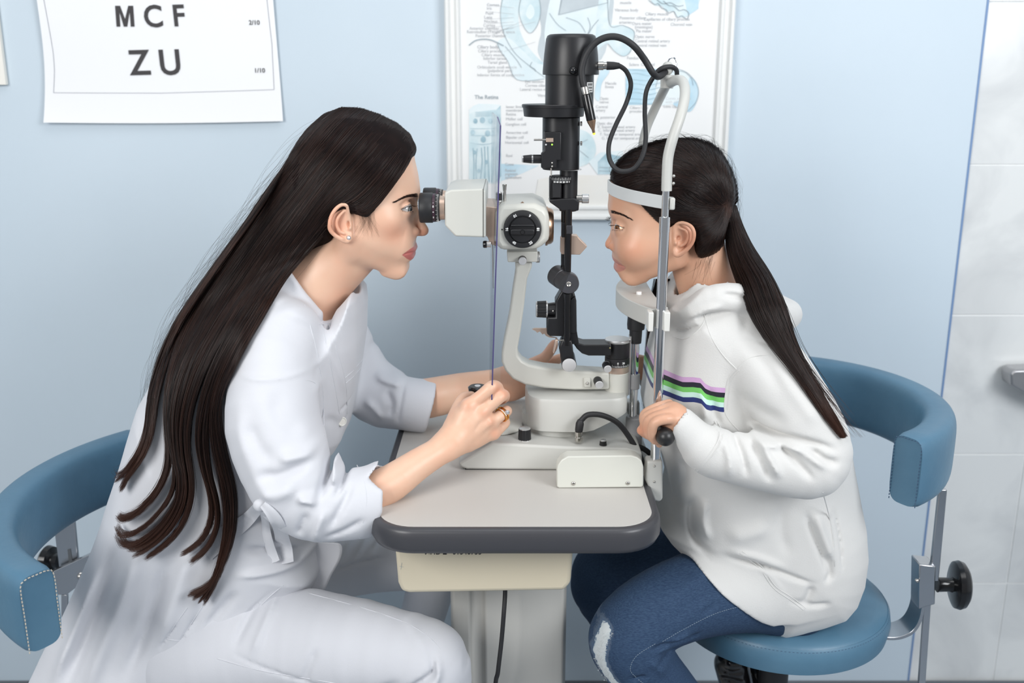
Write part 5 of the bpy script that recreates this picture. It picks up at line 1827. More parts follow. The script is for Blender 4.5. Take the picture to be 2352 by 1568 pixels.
# earring and ring
er = W(801, 546, wY - .089)
ee = MB().ball((er.x, er.y, er.z), .0026, seg=16).build('earring', mat('crystal', (.9, .9, .92), .05, .6), woman, angle=10)
MB().lathe((er.x, er.y + .0008, er.z), (0, -1, 0), [(0, .0031), (.001, .0031)], 20).build('earring_setting', M_chrome, ee)
M_gold = mat('gold', (.78, .38, .09), .2, 1.0)
rc = (W(1146, 957, 1.360) * .42 + W(1160, 946, 1.367) * .58)
rd = (W(1161, 944, 1.371) - W(1146, 956, 1.362)).normalized()
e1 = rd.orthogonal().normalized(); e2 = rd.cross(e1)
rr0 = 16.0 * S(950, 1.366)
ring = MB()
for off, rr_ in ((-.0026, .0014), (.0018, .0013)):
    ring.tube([rc + rd * off + (e1 * math.cos(a) + e2 * math.sin(a)) * rr0 for a in [k * 2 * math.pi / 24 for k in range(25)]], rr_, seg=8, sub=1)
ring = ring.build('ring', M_gold, woman)
up_r = (Vector((0.62, -.62, .5)) - rd * Vector((0.62, -.62, .5)).dot(rd)).normalized()
MB().ball(rc + up_r * (rr0 + .0022) + rd * .0012, .0038, seg=10, sc=(1, 1, .9)).build('ring_stone', mat('cut_crystal', (.93, .94, .95), .03, .75), ring, angle=5)
mb = MB()
for k in range(9):
    a = -1.0 + k * .16
    q = (up_r * math.cos(a) + rd.cross(up_r) * math.sin(a)) * (rr0 + .0008)
    mb.ball(rc + q - rd * .0026, .0007, seg=8)
mb.build('ring_pave', bpy.data.materials['cut_crystal'], ring)
# ---------------------------------------------------------------- white coat and trousers
M_coat = mat('white_cotton_coat', (.64, .65, .69), .75, bump=(700, .22, .0005), sheen=.1)
M_trs = mat('white_cotton_trousers', (.61, .62, .66), .75, bump=(800, .22, .0005), sheen=.1)

torso_w = [(650, 612), (668, 628), (702, 674), (738, 718), (760, 716), (790, 690), (818, 656), (830, 672), (834, 700), (833, 770), (822, 850), (806, 930), (795, 985), (778, 1014), (748, 1034), (742, 1100), (742, 1200), (738, 1290), (700, 1400),
           (600, 1500), (380, 1560), (300, 1500), (262, 1400), (280, 1230), (300, 1110), (330, 990), (350, 900), (400, 800), (470, 720), (540, 660), (600, 625)]
skirt_w = [(330, 990), (420, 1000), (560, 1120), (640, 1230), (700, 1335), (650, 1345), (600, 1390), (545, 1460), (480, 1530), (400, 1585), (330, 1640), (40, 1640), (70, 1568), (130, 1440), (190, 1310), (240, 1200), (285, 1100)]


def near_sleeve(g):
    return chain(g, [(650, 770, 1.365, 88), (628, 860, 1.325, 98), (630, 980, 1.295, 108), (668, 1090, 1.27, 104), (715, 1146, 1.262, 94), (785, 1156, 1.262, 84), (850, 1150, 1.266, 82), (905, 1128, 1.272, 80)], .02)


def far_sleeve(g):
    return chain(g, [(770, 740, 1.60, 62), (812, 830, 1.610, 66), (862, 905, 1.590, 68), (925, 925, 1.570, 62), (975, 932, 1.565, 62), (1010, 932, 1.562, 62)], .02)


sleeve_folds = [([(520, 872), (600, 874), (700, 872), (725, 882)], .0016, 2.2), ([(520, 880), (600, 882), (712, 880)], -.0010, 5),
                ([(745, 1040), (752, 1075), (745, 1110), (730, 1140)], .0065, 8), ([(760, 1050), (768, 1080), (770, 1112)], -.0050, 9), ([(786, 1064), (790, 1092), (782, 1118), (768, 1130)], .0048, 6), ([(720, 1050), (700, 1062), (640, 1080), (590, 1072)], .0040, 14), ([(738, 1030), (700, 1036), (640, 1040)], -.0035, 12),
                ([(700, 1090), (650, 1110), (600, 1105)], -.0035, 16), ([(720, 1150), (700, 1190), (690, 1220)], .0030, 9), ([(760, 1140), (740, 1190), (730, 1235)], -.0032, 10), ([(815, 1100), (790, 1150), (760, 1200)], .0028, 9), ([(850, 1170), (800, 1200), (740, 1225)], .0024, 7), ([(690, 1120), (728, 1128), (742, 1140)], -.0045, 10),
                ([(600, 740), (650, 760), (700, 800), (716, 860)], -.0035, 14), ([(628, 720), (680, 740), (724, 790), (738, 840)], .0030, 9), ([(560, 960), (600, 1020), (650, 1060)], .0022, 18), ([(540, 900), (560, 1000), (610, 1100), (680, 1190)], -.0020, 20), ([(620, 900), (640, 960), (700, 1010)], .0018, 16), ([(700, 900), (722, 950), (735, 1000)], -.0022, 10)]
chest_folds = [([(755, 742), (772, 800), (788, 850), (796, 900), (797, 950)], .0022, 2.2), ([(748, 748), (764, 805), (780, 860), (788, 930)], -.0014, 6), ([(737, 722), (732, 746), (755, 742)], .0018, 2.0),
               ([(700, 700), (716, 760), (730, 820), (742, 900), (744, 1000)], .0022, 2.0), ([(690, 850), (706, 842), (724, 826), (736, 808)], -.0040, 6), ([(700, 862), (722, 846), (742, 822)], .0036, 6), ([(620, 690), (660, 712), (700, 740), (718, 790), (720, 850)], .0032, 7), ([(600, 668), (640, 690), (690, 716), (726, 770)], -.0026, 8),
               ([(680, 640), (700, 680), (728, 712)], -.0012, 5), ([(652, 640), (664, 690), (700, 740), (712, 760)], .0022, 5), ([(770, 960), (790, 950)], .0015, 4), ([(745, 950), (770, 1000), (760, 1022)], .0015, 8)]
skirt_folds = [([(300, 1200), (230, 1380), (180, 1520), (150, 1600)], .0060, 16), ([(360, 1180), (310, 1330), (250, 1480), (210, 1600)], -.0060, 20), ([(400, 1250), (360, 1400), (300, 1540)], .0055, 15), ([(470, 1200), (430, 1320), (380, 1470)], -.0045, 20), ([(520, 1290), (470, 1390), (440, 1450)], .0035, 14),
               ([(240, 1290), (190, 1420), (130, 1560)], -.0050, 14), ([(560, 1240), (620, 1262), (690, 1290)], .0040, 9), ([(540, 1300), (600, 1300), (680, 1300), (742, 1286)], -.0035, 9), ([(640, 1340), (590, 1380), (530, 1450), (470, 1515), (390, 1565)], .0016, 3), ([(560, 1330), (500, 1400), (480, 1440)], .0035, 12),
               ([(384, 1465), (398, 1440), (430, 1395)], .0022, 3), ([(384, 1467), (418, 1470)], .0022, 2.5), ([(418, 1470), (440, 1430), (470, 1385)], .0022, 3)]


def coat(g):
    d = ext(g, torso_w, wY, wY, .150, .105)
    sk = ext(g, skirt_w, 1.36, 1.455, .150, .07)
    sk = smin(sk, chain(g, [(470, 1400, 1.40, 120), (330, 1520, 1.40, 150), (200, 1640, 1.42, 170)], .03), .05)
    sk = np.maximum(sk, polyS(g, skirt_w, 1.36))
    d = smin(d, sk, .05)
    d = d + folds(g, wY - .11, chest_folds, (wY - .1, wY + .02))
    d = d + folds(g, 1.33, skirt_folds, (1.40, 1.50)) + .0016 * rumple(g, .035)
    sl = near_sleeve(g)
    sl = sl + folds(g, 1.24, sleeve_folds, (1.27, 1.42)) + .0014 * rumple(g, .022, 3.0)
    # cut ends of the cuffs: near one with a notch
    px, py = g.xz(1.245)
    cutp = [(300, 1500), (300, 500), (760, 500), (800, 900), (862, 1050), (877, 1070), (846, 1098), (884, 1117), (883, 1160), (868, 1196), (850, 1250), (860, 1500)]
    cutd = poly_d(px, py, cutp) * S(1100, 1.245)
    sl = smax(sl, cutd, .004)
    pxf, pyf = g.xz(1.53)
    fs_ = far_sleeve(g) + folds(g, 1.53, [([(826, 760), (850, 780), (860, 800)], .0035, 7), ([(830, 820), (870, 815), (895, 838)], .004, 8), ([(850, 870), (880, 880), (930, 890)], -.004, 9), ([(880, 900), (900, 930), (890, 960)], .0035, 9), ([(830, 920), (860, 940), (880, 970)], -.003, 9), ([(955, 868), (950, 920), (935, 985)], .0014, 2.5), ([(926, 880), (920, 930), (912, 980)], .002, 5)], (1.60, 1.70))
    fs_ = smax(fs_, poly_d(pxf, pyf, [(600, 600), (900, 700), (960, 800), (1006, 866), (998, 920), (980, 985), (974, 1000), (900, 1100), (600, 1100)]) * S(930, 1.53), .004)
    d = smin(d, sl, .026)
    d = smin(d, fs_, .02)
    d = smax(d, -(chain(g, [(838, 1150, 1.268, 64), (870, 1142, 1.27, 71), (930, 1112, 1.276, 71)], .01)), .003)     # hollow cuffs
    d = smax(d, -(chain(g, [(975, 930, 1.565, 52), (1050, 926, 1.56, 52)], .01)), .003)
    # neck opening
    nk = cap(g, (800, 575, wY), (715, 680, wY), 78, 80, 1.06)
    vee = ext(g, [(900, 560), (660, 606), (700, 672), (738, 716), (733, 744), (756, 741), (764, 762), (768, 700), (806, 666), (860, 600)], wY - .06, wY - .035, .062, .004)
    d = smax(d, -smin(nk, vee, .004), .003)
    # near lapel: cloth standing along the neck
    col = ext(g, [(650, 610), (668, 622), (703, 672), (739, 716), (733, 745), (757, 742), (774, 800), (720, 830), (650, 760), (612, 690), (620, 640)], wY - .062, wY - .064, .006, .005)
    d = smin(d, np.maximum(col, -nk), .016)
    return d


lo, hi = bounds([(40, 1640, 1.36), (1020, 600, wY)], .03)
lo = [W(30, 1620, 1.36).x - .03, 1.17, .30]; hi = [W(1015, 900, 1.56).x + .01, 1.70, 1.10]
coat_o = organic('white_coat', [(coat, lo, hi, .0026)], M_coat, woman, None, 1)
coat_o['label'] = 'white cotton coat'

# button, ribbon belt
M_pearl = mat('pearl_button', (.78, .77, .72), .2, coat=.6)
bvc = bvh_of(coat_o)
q = surf_y(bvc, 783, 968, wY - .1)
bt = MB().lathe(q + Vector((.001, .001, 0)), (.55, -.8, .1), [(0, .0072), (.0022, .0072), (.003, .006), (.0022, .005), (.0022, 0)], 28).build('button', M_pearl, coat_o)


def ribbon(pts, w0, w1, lift=.004, name='ribbon', par=None, bvh=None, m=None, norm=(0, -1, 0)):
    """cloth band laid over the garment along photo points"""
    P = smooth2([(p[0], p[1]) for p in pts], 6, closed=False)
    C = [surf_y(bvh or bvc, x, y, 1.33) + Vector((0, -lift, 0)) for x, y in P]
    for _ in range(3):
        C = [C[0]] + [(C[i - 1] + C[i] * 2 + C[i + 1]) / 4 for i in range(1, len(C) - 1)] + [C[-1]]
    vs, fs = [], []
    n_ = len(C)
    for i, p in enumerate(C):
        t_ = (C[min(i + 1, n_ - 1)] - C[max(i - 1, 0)]).normalized()
        s_ = t_.cross(Vector(norm)).normalized()
        w = (w0 + (w1 - w0) * i / (n_ - 1)) / 2
        for a, b in ((-1, 0), (-.3, -.0012), (.3, .0008), (1, 0)):
            vs.append(p + s_ * w * a + Vector((0, b, 0)))
        for a in (1, .3, -.3, -1):
            vs.append(p + s_ * w * a + Vector((0, .0016, 0)))
    for i in range(n_ - 1):
        for k in range(8):
            fs.append((i * 8 + k, i * 8 + (k + 1) % 8, i * 8 + 8 + (k + 1) % 8, i * 8 + 8 + k))
    fs += [tuple(range(7, -1, -1)), tuple(range((n_ - 1) * 8, n_ * 8))]
    return MB().add(vs, fs).build(name, m or M_coat, par or coat_o, angle=60)


ribbon([(470, 1262), (520, 1226), (566, 1194), (598, 1158)], .034, .014, name='belt')
ribbon([(596, 1152), (610, 1180), (616, 1230), (634, 1286)], .009, .015, .006, name='belt_end')
ribbon([(606, 1154), (634, 1186), (652, 1236), (654, 1290)], .010, .030, .006, name='belt_end')
fp = [W(x, y, 1.40) for x, y in smooth2([(690, 1240), (740, 1246), (776, 1250), (778, 1280), (756, 1322), (734, 1362), (706, 1338), (692, 1290)], 4)]
MB().prism(fp, (.004, .003, 0)).build('front_flap', M_coat, coat_o, bevel=.001)
MB().ball(surf_y(bvc, 600, 1157, 1.33) + Vector((0, -.004, 0)), .009, sc=(1.1, .7, 1)).build('belt_knot', M_coat, coat_o)


def trousers(g):
    d = chain(g, [(440, 1480, 1.385, 150), (640, 1478, 1.345, 132), (820, 1490, 1.30, 112), (960, 1512, 1.272, 92), (1000, 1560, 1.268, 84), (985, 1700, 1.29, 74), (960, 1850, 1.31, 66)], .03)
    d = smin(d, ell(g, (978, 1512, 1.270), 84, .052, 78), .02)
    d2 = chain(g, [(560, 1330, 1.55, 110), (760, 1300, 1.60, 78), (900, 1290, 1.61, 66), (985, 1310, 1.61, 58), (975, 1400, 1.61, 52), (930, 1520, 1.60, 48), (890, 1640, 1.60, 46)], .02)
    fl_ = [([(640, 1345), (760, 1375), (880, 1410), (960, 1444), (1020, 1500), (1056, 1568)], .0018, 2.0), ([(640, 1352), (760, 1382), (880, 1417), (955, 1452), (1012, 1508)], -.0010, 5),
           ([(985, 1470), (1000, 1510), (960, 1540), (900, 1590)], .0045, 7), ([(1000, 1480), (1010, 1520), (975, 1555)], -.0030, 8), ([(930, 1530), (880, 1560), (840, 1600)], .0022, 9), ([(670, 1350), (650, 1400), (600, 1450)], .0026, 8), ([(585, 1400), (545, 1470), (520, 1520)], .0030, 9), ([(620, 1400), (590, 1470), (570, 1530)], -.0024, 10),
           ([(730, 1480), (710, 1530), (700, 1570)], .0018, 8), ([(500, 1512), (600, 1540), (720, 1560), (800, 1575)], .0014, 3), ([(1058, 1470), (1070, 1500), (1072, 1540)], .0016, 5)]
    d = d + folds(g, 1.25, fl_, (1.30, 1.42)) + .0010 * rumple(g, .026, 5.0)
    d2 = d2 + folds(g, 1.56, [([(770, 1262), (750, 1300)], .002, 5), ([(800, 1250), (785, 1290)], .002, 5), ([(840, 1246), (812, 1290)], .002, 5), ([(870, 1250), (850, 1280)], .002, 5), ([(740, 1310), (800, 1296), (900, 1282)], .002, 3)], (1.62, 1.7))
    return smin(d, d2, .02)


lo = [W(330, 1500, 1.38).x - .06, 1.17, .36]; hi = [W(1075, 1500, 1.27).x + .03, 1.68, .90]
trs_o = organic('white_trousers', [(trousers, lo, hi, .0034)], M_trs, woman, None, 1)
trs_o['label'] = 'white cotton trousers'


def seam(pts, par, bvh, r=.0007, m=None, Y=1.3, name='seam', lift=0.0):
    P = smooth2(pts, 6, closed=False) if len(pts) > 2 else [(pts[0][0] + (pts[1][0] - pts[0][0]) * k / 8, pts[0][1] + (pts[1][1] - pts[0][1]) * k / 8) for k in range(9)]
    C = [surf_y(bvh, x, y, Y) for x, y in P]
    C = [c for i, c in enumerate(C) if i == 0 or abs(c.y - C[i - 1].y) < .03]
    C = [c + Vector((0, -lift, 0)) for c in C]
    if len(C) > 3:
        for _ in range(2):
            C = [C[0]] + [(C[i - 1] + C[i] * 2 + C[i + 1]) / 4 for i in range(1, len(C) - 1)] + [C[-1]]
        return MB().tube(C, r, seg=8, sub=1).build(name, m or par.data.materials[0], par)


bvt = bvh_of(trs_o)
for p_ in ([(522, 874), (600, 872), (700, 872), (724, 880)], [(755, 742), (772, 800), (788, 850), (796, 900), (797, 950)], [(739, 746), (752, 800), (766, 870), (780, 950)], [(733, 745), (745, 744), (757, 742)], [(700, 700), (716, 760), (730, 820), (742, 900), (744, 1000)],
           [(820, 1068), (838, 1110), (842, 1160), (826, 1236)], [(650, 1344), (600, 1388), (545, 1458), (480, 1526), (405, 1580)], [(384, 1465), (398, 1440), (430, 1395)], [(384, 1467), (400, 1470), (418, 1470)], [(418, 1470), (440, 1430), (470, 1385)], [(792, 868), (812, 850), (832, 826)], [(794, 880), (812, 864), (830, 842)]):
    seam(p_, coat_o, bvc)
for p_ in ([(640, 1345), (760, 1375), (880, 1410), (960, 1444), (1020, 1500), (1056, 1568)], [(500, 1512), (600, 1540), (720, 1560), (800, 1575)]):
    seam(p_, trs_o, bvt)
# ---------------------------------------------------------------- the woman's hair
cap_poly = [(948, 352), (944, 330), (925, 306), (895, 287), (862, 272), (825, 258), (790, 256), (752, 266), (718, 286), (690, 315), (668, 352), (640, 400), (600, 470), (560, 560), (640, 660), (700, 600), (738, 575), (762, 548), (752, 520), (765, 492), (790, 478), (812, 490), (832, 500), (850, 500), (862, 480), (880, 455), (902, 425), (925, 395), (940, 370)]
mane = [(668, 352), (640, 400), (600, 470), (560, 525), (515, 590), (470, 655), (430, 712), (395, 775), (370, 820), (352, 870), (346, 930), (342, 990), (370, 1020), (420, 1060), (500, 1080), (528, 1060), (514, 1000), (504, 940), (506, 890), (520, 850), (560, 780), (600, 715), (628, 664), (660, 620), (740, 560), (760, 470), (740, 400), (700, 340)]


def hair_mass(g):
    h = Mir(g, wY)
    Y = wY
    d = ell(h, (815, 408, Y), 156, .084, 146, .15)
    d = smin(d, ell(h, (872, 392, Y), 92, .073, 100, .3), .02)
    d = smin(d, ell(h, (800, 480, Y), 80, .082, 76), .02)
    d = smax(d, polyS(g, cap_poly, Y - .07), .006)
    m = ext(h, mane, Y - .05, Y, .086, .070)
    m = smax(m, -(chain(g, [(820, 600, Y, 60), (720, 690, Y, 70)], .01)), .01)
    d = smin(d, m, .03)
    # far and near inner hollow so that the face stays free
    return smax(d, polyS(g, smooth2([(960, 340), (930, 296), (862, 266), (790, 250), (718, 280), (668, 345), (600, 465), (510, 590), (425, 710), (366, 815), (345, 930), (338, 1010), (400, 1075), (540, 1100), (545, 1050), (520, 960), (515, 880), (570, 780), (640, 670), (720, 610), (765, 556), (752, 520), (765, 490), (790, 474), (820, 496), (852, 504), (880, 460), (920, 405), (948, 360)], 1), Y - .06), .006)


lo, hi = bounds([(320, 1110, wY), (965, 240, wY)], .02)
lo[1], hi[1] = wY - .10, wY + .10
hm = organic('hair', [(hair_mass, lo, hi, .004)], M_hairm_w, woman, None, 3)
hm['label'] = 'long straight dark brown hair'
bvh_h = bvh_of(hm)

# guide paths in the photo, from the parting down to the tips (t = 0 front ... 1 back)
guides = [
    [(948, 348), (930, 385), (902, 428), (872, 466), (846, 494), (822, 488), (800, 484), (770, 500), (738, 540), (700, 585), (655, 640), (620, 700), (578, 770), (540, 840), (512, 900), (508, 960), (522, 1040), (540, 1110), (544, 1180), (534, 1240), (512, 1295), (486, 1335), (436, 1356)],
    [(935, 318), (905, 360), (868, 408), (828, 450), (792, 472), (762, 492), (735, 522), (704, 560), (668, 605), (628, 660), (594, 715), (556, 780), (520, 850), (500, 910), (494, 975), (506, 1050), (524, 1120), (530, 1185), (524, 1240), (510, 1300), (496, 1345), (480, 1384)],
    [(905, 292), (872, 330), (832, 376), (790, 420), (750, 465), (712, 512), (676, 560), (638, 615), (600, 670), (562, 730), (525, 795), (494, 860), (474, 930), (466, 1000), (476, 1070), (496, 1130), (500, 1185), (478, 1235), (436, 1264)],
    [(865, 272), (830, 306), (790, 352), (748, 404), (706, 458), (664, 514), (622, 572), (582, 632), (540, 695), (500, 760), (464, 830), (438, 900), (424, 970), (426, 1040), (436, 1100), (428, 1155), (400, 1208), (356, 1250), (318, 1276)],
    [(822, 258), (786, 290), (748, 336), (708, 388), (664, 448), (620, 508), (576, 570), (532, 634), (488, 700), (448, 766), (414, 835), (396, 905), (392, 970), (400, 1035), (414, 1095), (408, 1145), (378, 1192), (332, 1232), (288, 1248), (272, 1212)],
    [(780, 256), (744, 284), (706, 326), (668, 376), (624, 440), (580, 502), (532, 568), (486, 634), (442, 700), (404, 766), (378, 836), (362, 906), (356, 970), (344, 1020), (322, 1060), (298, 1092), (286, 1122)],
    [(735, 272), (704, 300), (676, 340), (650, 384), (606, 446), (562, 512), (512, 582), (464, 650), (420, 714), (384, 780), (360, 846), (346, 915), (340, 975), (326, 1020), (304, 1056), (282, 1082), (266, 1086)],
]
KH = 40
for g_ in guides:      # roots begin a little beyond the parting
    dx, dy = g_[0][0] - g_[1][0], g_[0][1] - g_[1][1]
    L_ = math.hypot(dx, dy)
    g_.insert(0, (g_[0][0] + dx / L_ * 9, g_[0][1] + dy / L_ * 9))


def resample(pts, K):
    P = np.array(smooth2(pts, 8, closed=False), float)
    s_ = np.concatenate([[0], np.cumsum(np.linalg.norm(np.diff(P, axis=0), axis=1))])
    u = np.linspace(0, s_[-1], K)
    return np.stack([np.interp(u, s_, P[:, 0]), np.interp(u, s_, P[:, 1])], 1)


GR = np.stack([resample(g_, KH) for g_ in guides])


def guide_at(t):
    x = t * (len(guides) - 1)
    i = min(int(x), len(guides) - 2)
    f_ = x - i
    return GR[i] * (1 - f_) + GR[i + 1] * f_


def lay(path, bvhs, ymid, y_end, off):
    """lay a photo path over the nearest of the surfaces, lifted by off metres (array) along their normals"""
    n = len(path)
    Ys = np.full(n, np.nan); N = np.zeros((n, 3))
    o = Vector((0, 0, CAMZ))
    for i, (x, y) in enumerate(path):
        d = (W(x, y, 1.0) - o).normalized()
        best = None
        for k, bv in enumerate(bvhs):
            h = bv.ray_cast(o, d)
            if h[0] is not None and h[0].y < ymid + .04:
                yy = h[0].y - (.010 if k else 0)
                if best is None or yy < best:
                    best = yy; nn = h[1]
                    if nn.dot(d) > 0: nn = -nn
                    N[i] = nn if not k else (0, -1, 0)
        if best is not None: Ys[i] = best
    ok = ~np.isnan(Ys)
    idx = np.arange(n)
    if not ok.any():
        Ys[:] = ymid; N[:] = (0, -1, 0)
    else:
        last = idx[ok][-1]; first = idx[ok][0]
        Ys = np.interp(idx, idx[ok], Ys[ok])
        if last < n - 1 and n - 1 - last > 3:
            t = (idx[last:] - last) / (n - 1 - last)
            Ys[last:] = Ys[last] * (1 - t) + min(y_end, Ys[last]) * t
        if first > 0:
            t = idx[:first + 1] / first
            Ys[:first + 1] = ymid * (1 - t) + Ys[first] * t
            N[:first] = N[first]
    for _ in range(5):
        Ys[1:-1] = np.minimum((Ys[:-2] + 2 * Ys[1:-1] + Ys[2:]) / 4, Ys[1:-1] + .001)
        N[1:-1] = (N[:-2] + 2 * N[1:-1] + N[2:]) / 4
    P = np.array([W(a, b, c) for (a, b), c in zip(path, Ys)])
    return P + N * off[:, None]


rng = np.random.RandomState(4)
C, CR = [], []
NS = 13000
clump_c = np.array([.01, .05, .10, .14, .19, .31, .35, .47, .52, .56, .62, .66, .69, .73, .85, .95, .99])
base_r = np.concatenate([np.linspace(.0001, .00022, 5), np.full(KH - 13, .00023), np.linspace(.00022, .00007, 8)])
depth_cache = {}
for i in range(NS):
    t = rng.rand()
    if i % 6 == 0: t = abs(rng.normal(0, .06)) % 1
    path = guide_at(t).copy()
    # clumps gather towards the ends
    c = clump_c[np.argmin(np.abs(clump_c - t))]
    gc = guide_at(c)
    s_ = np.linspace(0, 1, KH)
    w = np.clip((s_ - .50) / .34, 0, 1)[:, None] ** 1.2 * rng.uniform(.80, .97)
    path = path * (1 - w) + gc * w
    ph, am = rng.rand(4) * 6.28, rng.normal(0, 1, 4)
    wob = (am[0] * np.sin(s_ * 5 + ph[0]) * 2.2 + am[1] * np.sin(s_ * 11 + ph[1]) * 1.0) * (s_ ** .7)
    path[:, 0] += wob; path[:, 1] += wob * .6 + am[2] * 1.2
    Lf = 1 - (rng.rand() ** 2) * .14
    if rng.rand() < .06: Lf = .4 + .5 * rng.rand()
    n_ = s_ * Lf
    pth = np.stack([np.interp(n_, s_, path[:, 0]), np.interp(n_, s_, path[:, 1])], 1)
    off = .0004 + .0022 * rng.rand() + np.clip((n_ - .30), 0, 1) * .022 * rng.rand() + .002 * s_ * am[3] * np.sin(s_ * 4 + ph[2])
    pts = lay(pth, [bvh_h, bvc], wY, 1.30, np.maximum(off, .0003))
    C.append(pts); CR.append(base_r)
    if i % 3 == 0 and t > .15:      # the far side of the head
        p2 = pts.copy(); p2[:, 1] = 2 * wY - p2[:, 1]
        p2[:, 2] -= 0
        C.append(p2); CR.append(base_r)
# sideburn wisps and flyaways
for i in range(80):
    x0_, y0_ = 838 + rng.normal(0, 9), 492 + rng.normal(0, 6)
    L = 30 + 36 * rng.rand(); cur = rng.normal(0, .5)
    P = []
    for k in range(KH):
        s1 = k / (KH - 1)
        x, y = x0_ + 10 * s1 + cur * 24 * s1 * s1, y0_ - 10 + L * s1
        if i % 3 == 0: x = x0_ - 18 * s1 * s1 + 6
        q = surf_y(bw_, x, y, wY - .07) if k % 6 == 0 or k == KH - 1 else None
        P.append((x, y, q.y if q else np.nan))
    P = np.array(P)
    ok = ~np.isnan(P[:, 2])
    P[:, 2] = np.interp(np.arange(KH), np.arange(KH)[ok], P[ok, 2]) - .001 - .0008 * rng.rand()
    C.append(np.array([W(*p) for p in P])); CR.append(np.linspace(.00007, .00003, KH))
for i in range(420):
    t = rng.choice([1.0, .92, .0, rng.rand()], p=[.5, .2, .1, .2]); path = guide_at(min(t, 1)).copy()
    s_ = np.linspace(0, 1, KH)
    a, L = rng.rand() * .75, .12 + .3 * rng.rand()
    n_ = a + L * s_
    pth = np.stack([np.interp(n_, s_, path[:, 0]), np.interp(n_, s_, path[:, 1])], 1)
    tg = np.gradient(pth, axis=0); tg /= np.linalg.norm(tg, axis=1)[:, None] + 1e-6
    nr = np.stack([tg[:, 1], -tg[:, 0]], 1)
    nr *= -np.sign(nr[:, :1] * 1 - nr[:, 1:] * -1 + 1e-6) if 0 else 1
    off = (rng.rand() ** 2 * 34) * np.sin(s_ * 3.1 * (.6 + .5 * rng.rand())) * rng.choice([-1, 1], p=[.5, .5])
    pth += nr * off[:, None]
    Y_ = wY - .03 + rng.normal(0, .03)
    C.append(np.array([W(x, y, Y_) for x, y in pth])); CR.append(np.full(KH, .000075))
hs_ = strands('hair_strands', C, np.stack(CR), M_hair_w, hm)
# ================================================================ the girl
gY = YI
gprof = [(1420, 380), (1406, 410), (1400, 440), (1398.5, 462), (1397.5, 476), (1400, 490), (1404.5, 504), (1406, 515), (1404, 528), (1399, 540), (1393, 549), (1388.5, 557), (1388.5, 564), (1392, 570), (1399, 574), (1407, 577), (1407.5, 584), (1405.5, 590), (1406, 597), (1410, 602),
         (1413, 605.5), (1409.5, 609), (1409, 616), (1413, 621), (1418, 625), (1421, 632), (1428, 641), (1440, 651), (1456, 656.5), (1475, 657.5), (1498, 657), (1515, 658), (1530, 664), (1541, 676), (1545, 800), (1800, 800), (1800, 300), (1700, 240), (1440, 240)]
glips = [(1403, 596), (1407, 590.5), (1414, 593), (1424, 600), (1434, 609), (1430, 616), (1421, 621.5), (1413, 622), (1407, 616), (1410, 607), (1412, 605), (1408, 600)]


def g_ear(g):
    Ye = gY - .074
    d = chain(g, [(1546, 530, Ye + .006, 3), (1551, 518, Ye + .002, 3.5), (1560, 512, Ye - .002, 4), (1574, 513, Ye - .006, 4.5), (1588, 521, Ye - .010, 4.8), (1594, 535, Ye - .012, 4.8), (1592, 552, Ye - .010, 4.8), (1584, 566, Ye - .007, 4.8), (1572, 577, Ye - .004, 5.5), (1560, 584, Ye - .001, 6.5), (1552, 584, Ye, 6), (1549, 574, Ye + .001, 5)], .004)
    d = smin(d, chain(g, [(1562, 524, Ye - .002, 3), (1576, 530, Ye - .006, 4), (1580, 544, Ye - .006, 4), (1574, 558, Ye - .004, 4), (1564, 565, Ye - .002, 3.6)], .004), .003)
    d = smin(d, ell(g, (1551, 557, Ye + .001), 5, .006, 7), .004)
    bowl = ext(g, [(1548, 520), (1560, 512), (1580, 516), (1592, 530), (1590, 555), (1578, 574), (1560, 586), (1549, 582), (1546, 545)], Ye, Ye + .008, .008, .004)
    return smin(d, bowl, .0035)


def g_core(h):
    Y = gY
    d = ext(h, [(1414, 575), (1410, 590), (1413, 606), (1412, 618), (1428, 640), (1480, 640), (1480, 575)], Y, Y, .020, .014)
    d = smin(d, ell(h, (1478, 520, Y), 76, .061, 104, .05), .016)
    d = smin(d, cap(h, (1462, 580, Y - .020), (1545, 560, Y - .044), 42, 36), .02)
    return smin(d, ell(h, (1460, 572, Y - .040), 36, .020, 32), .018)


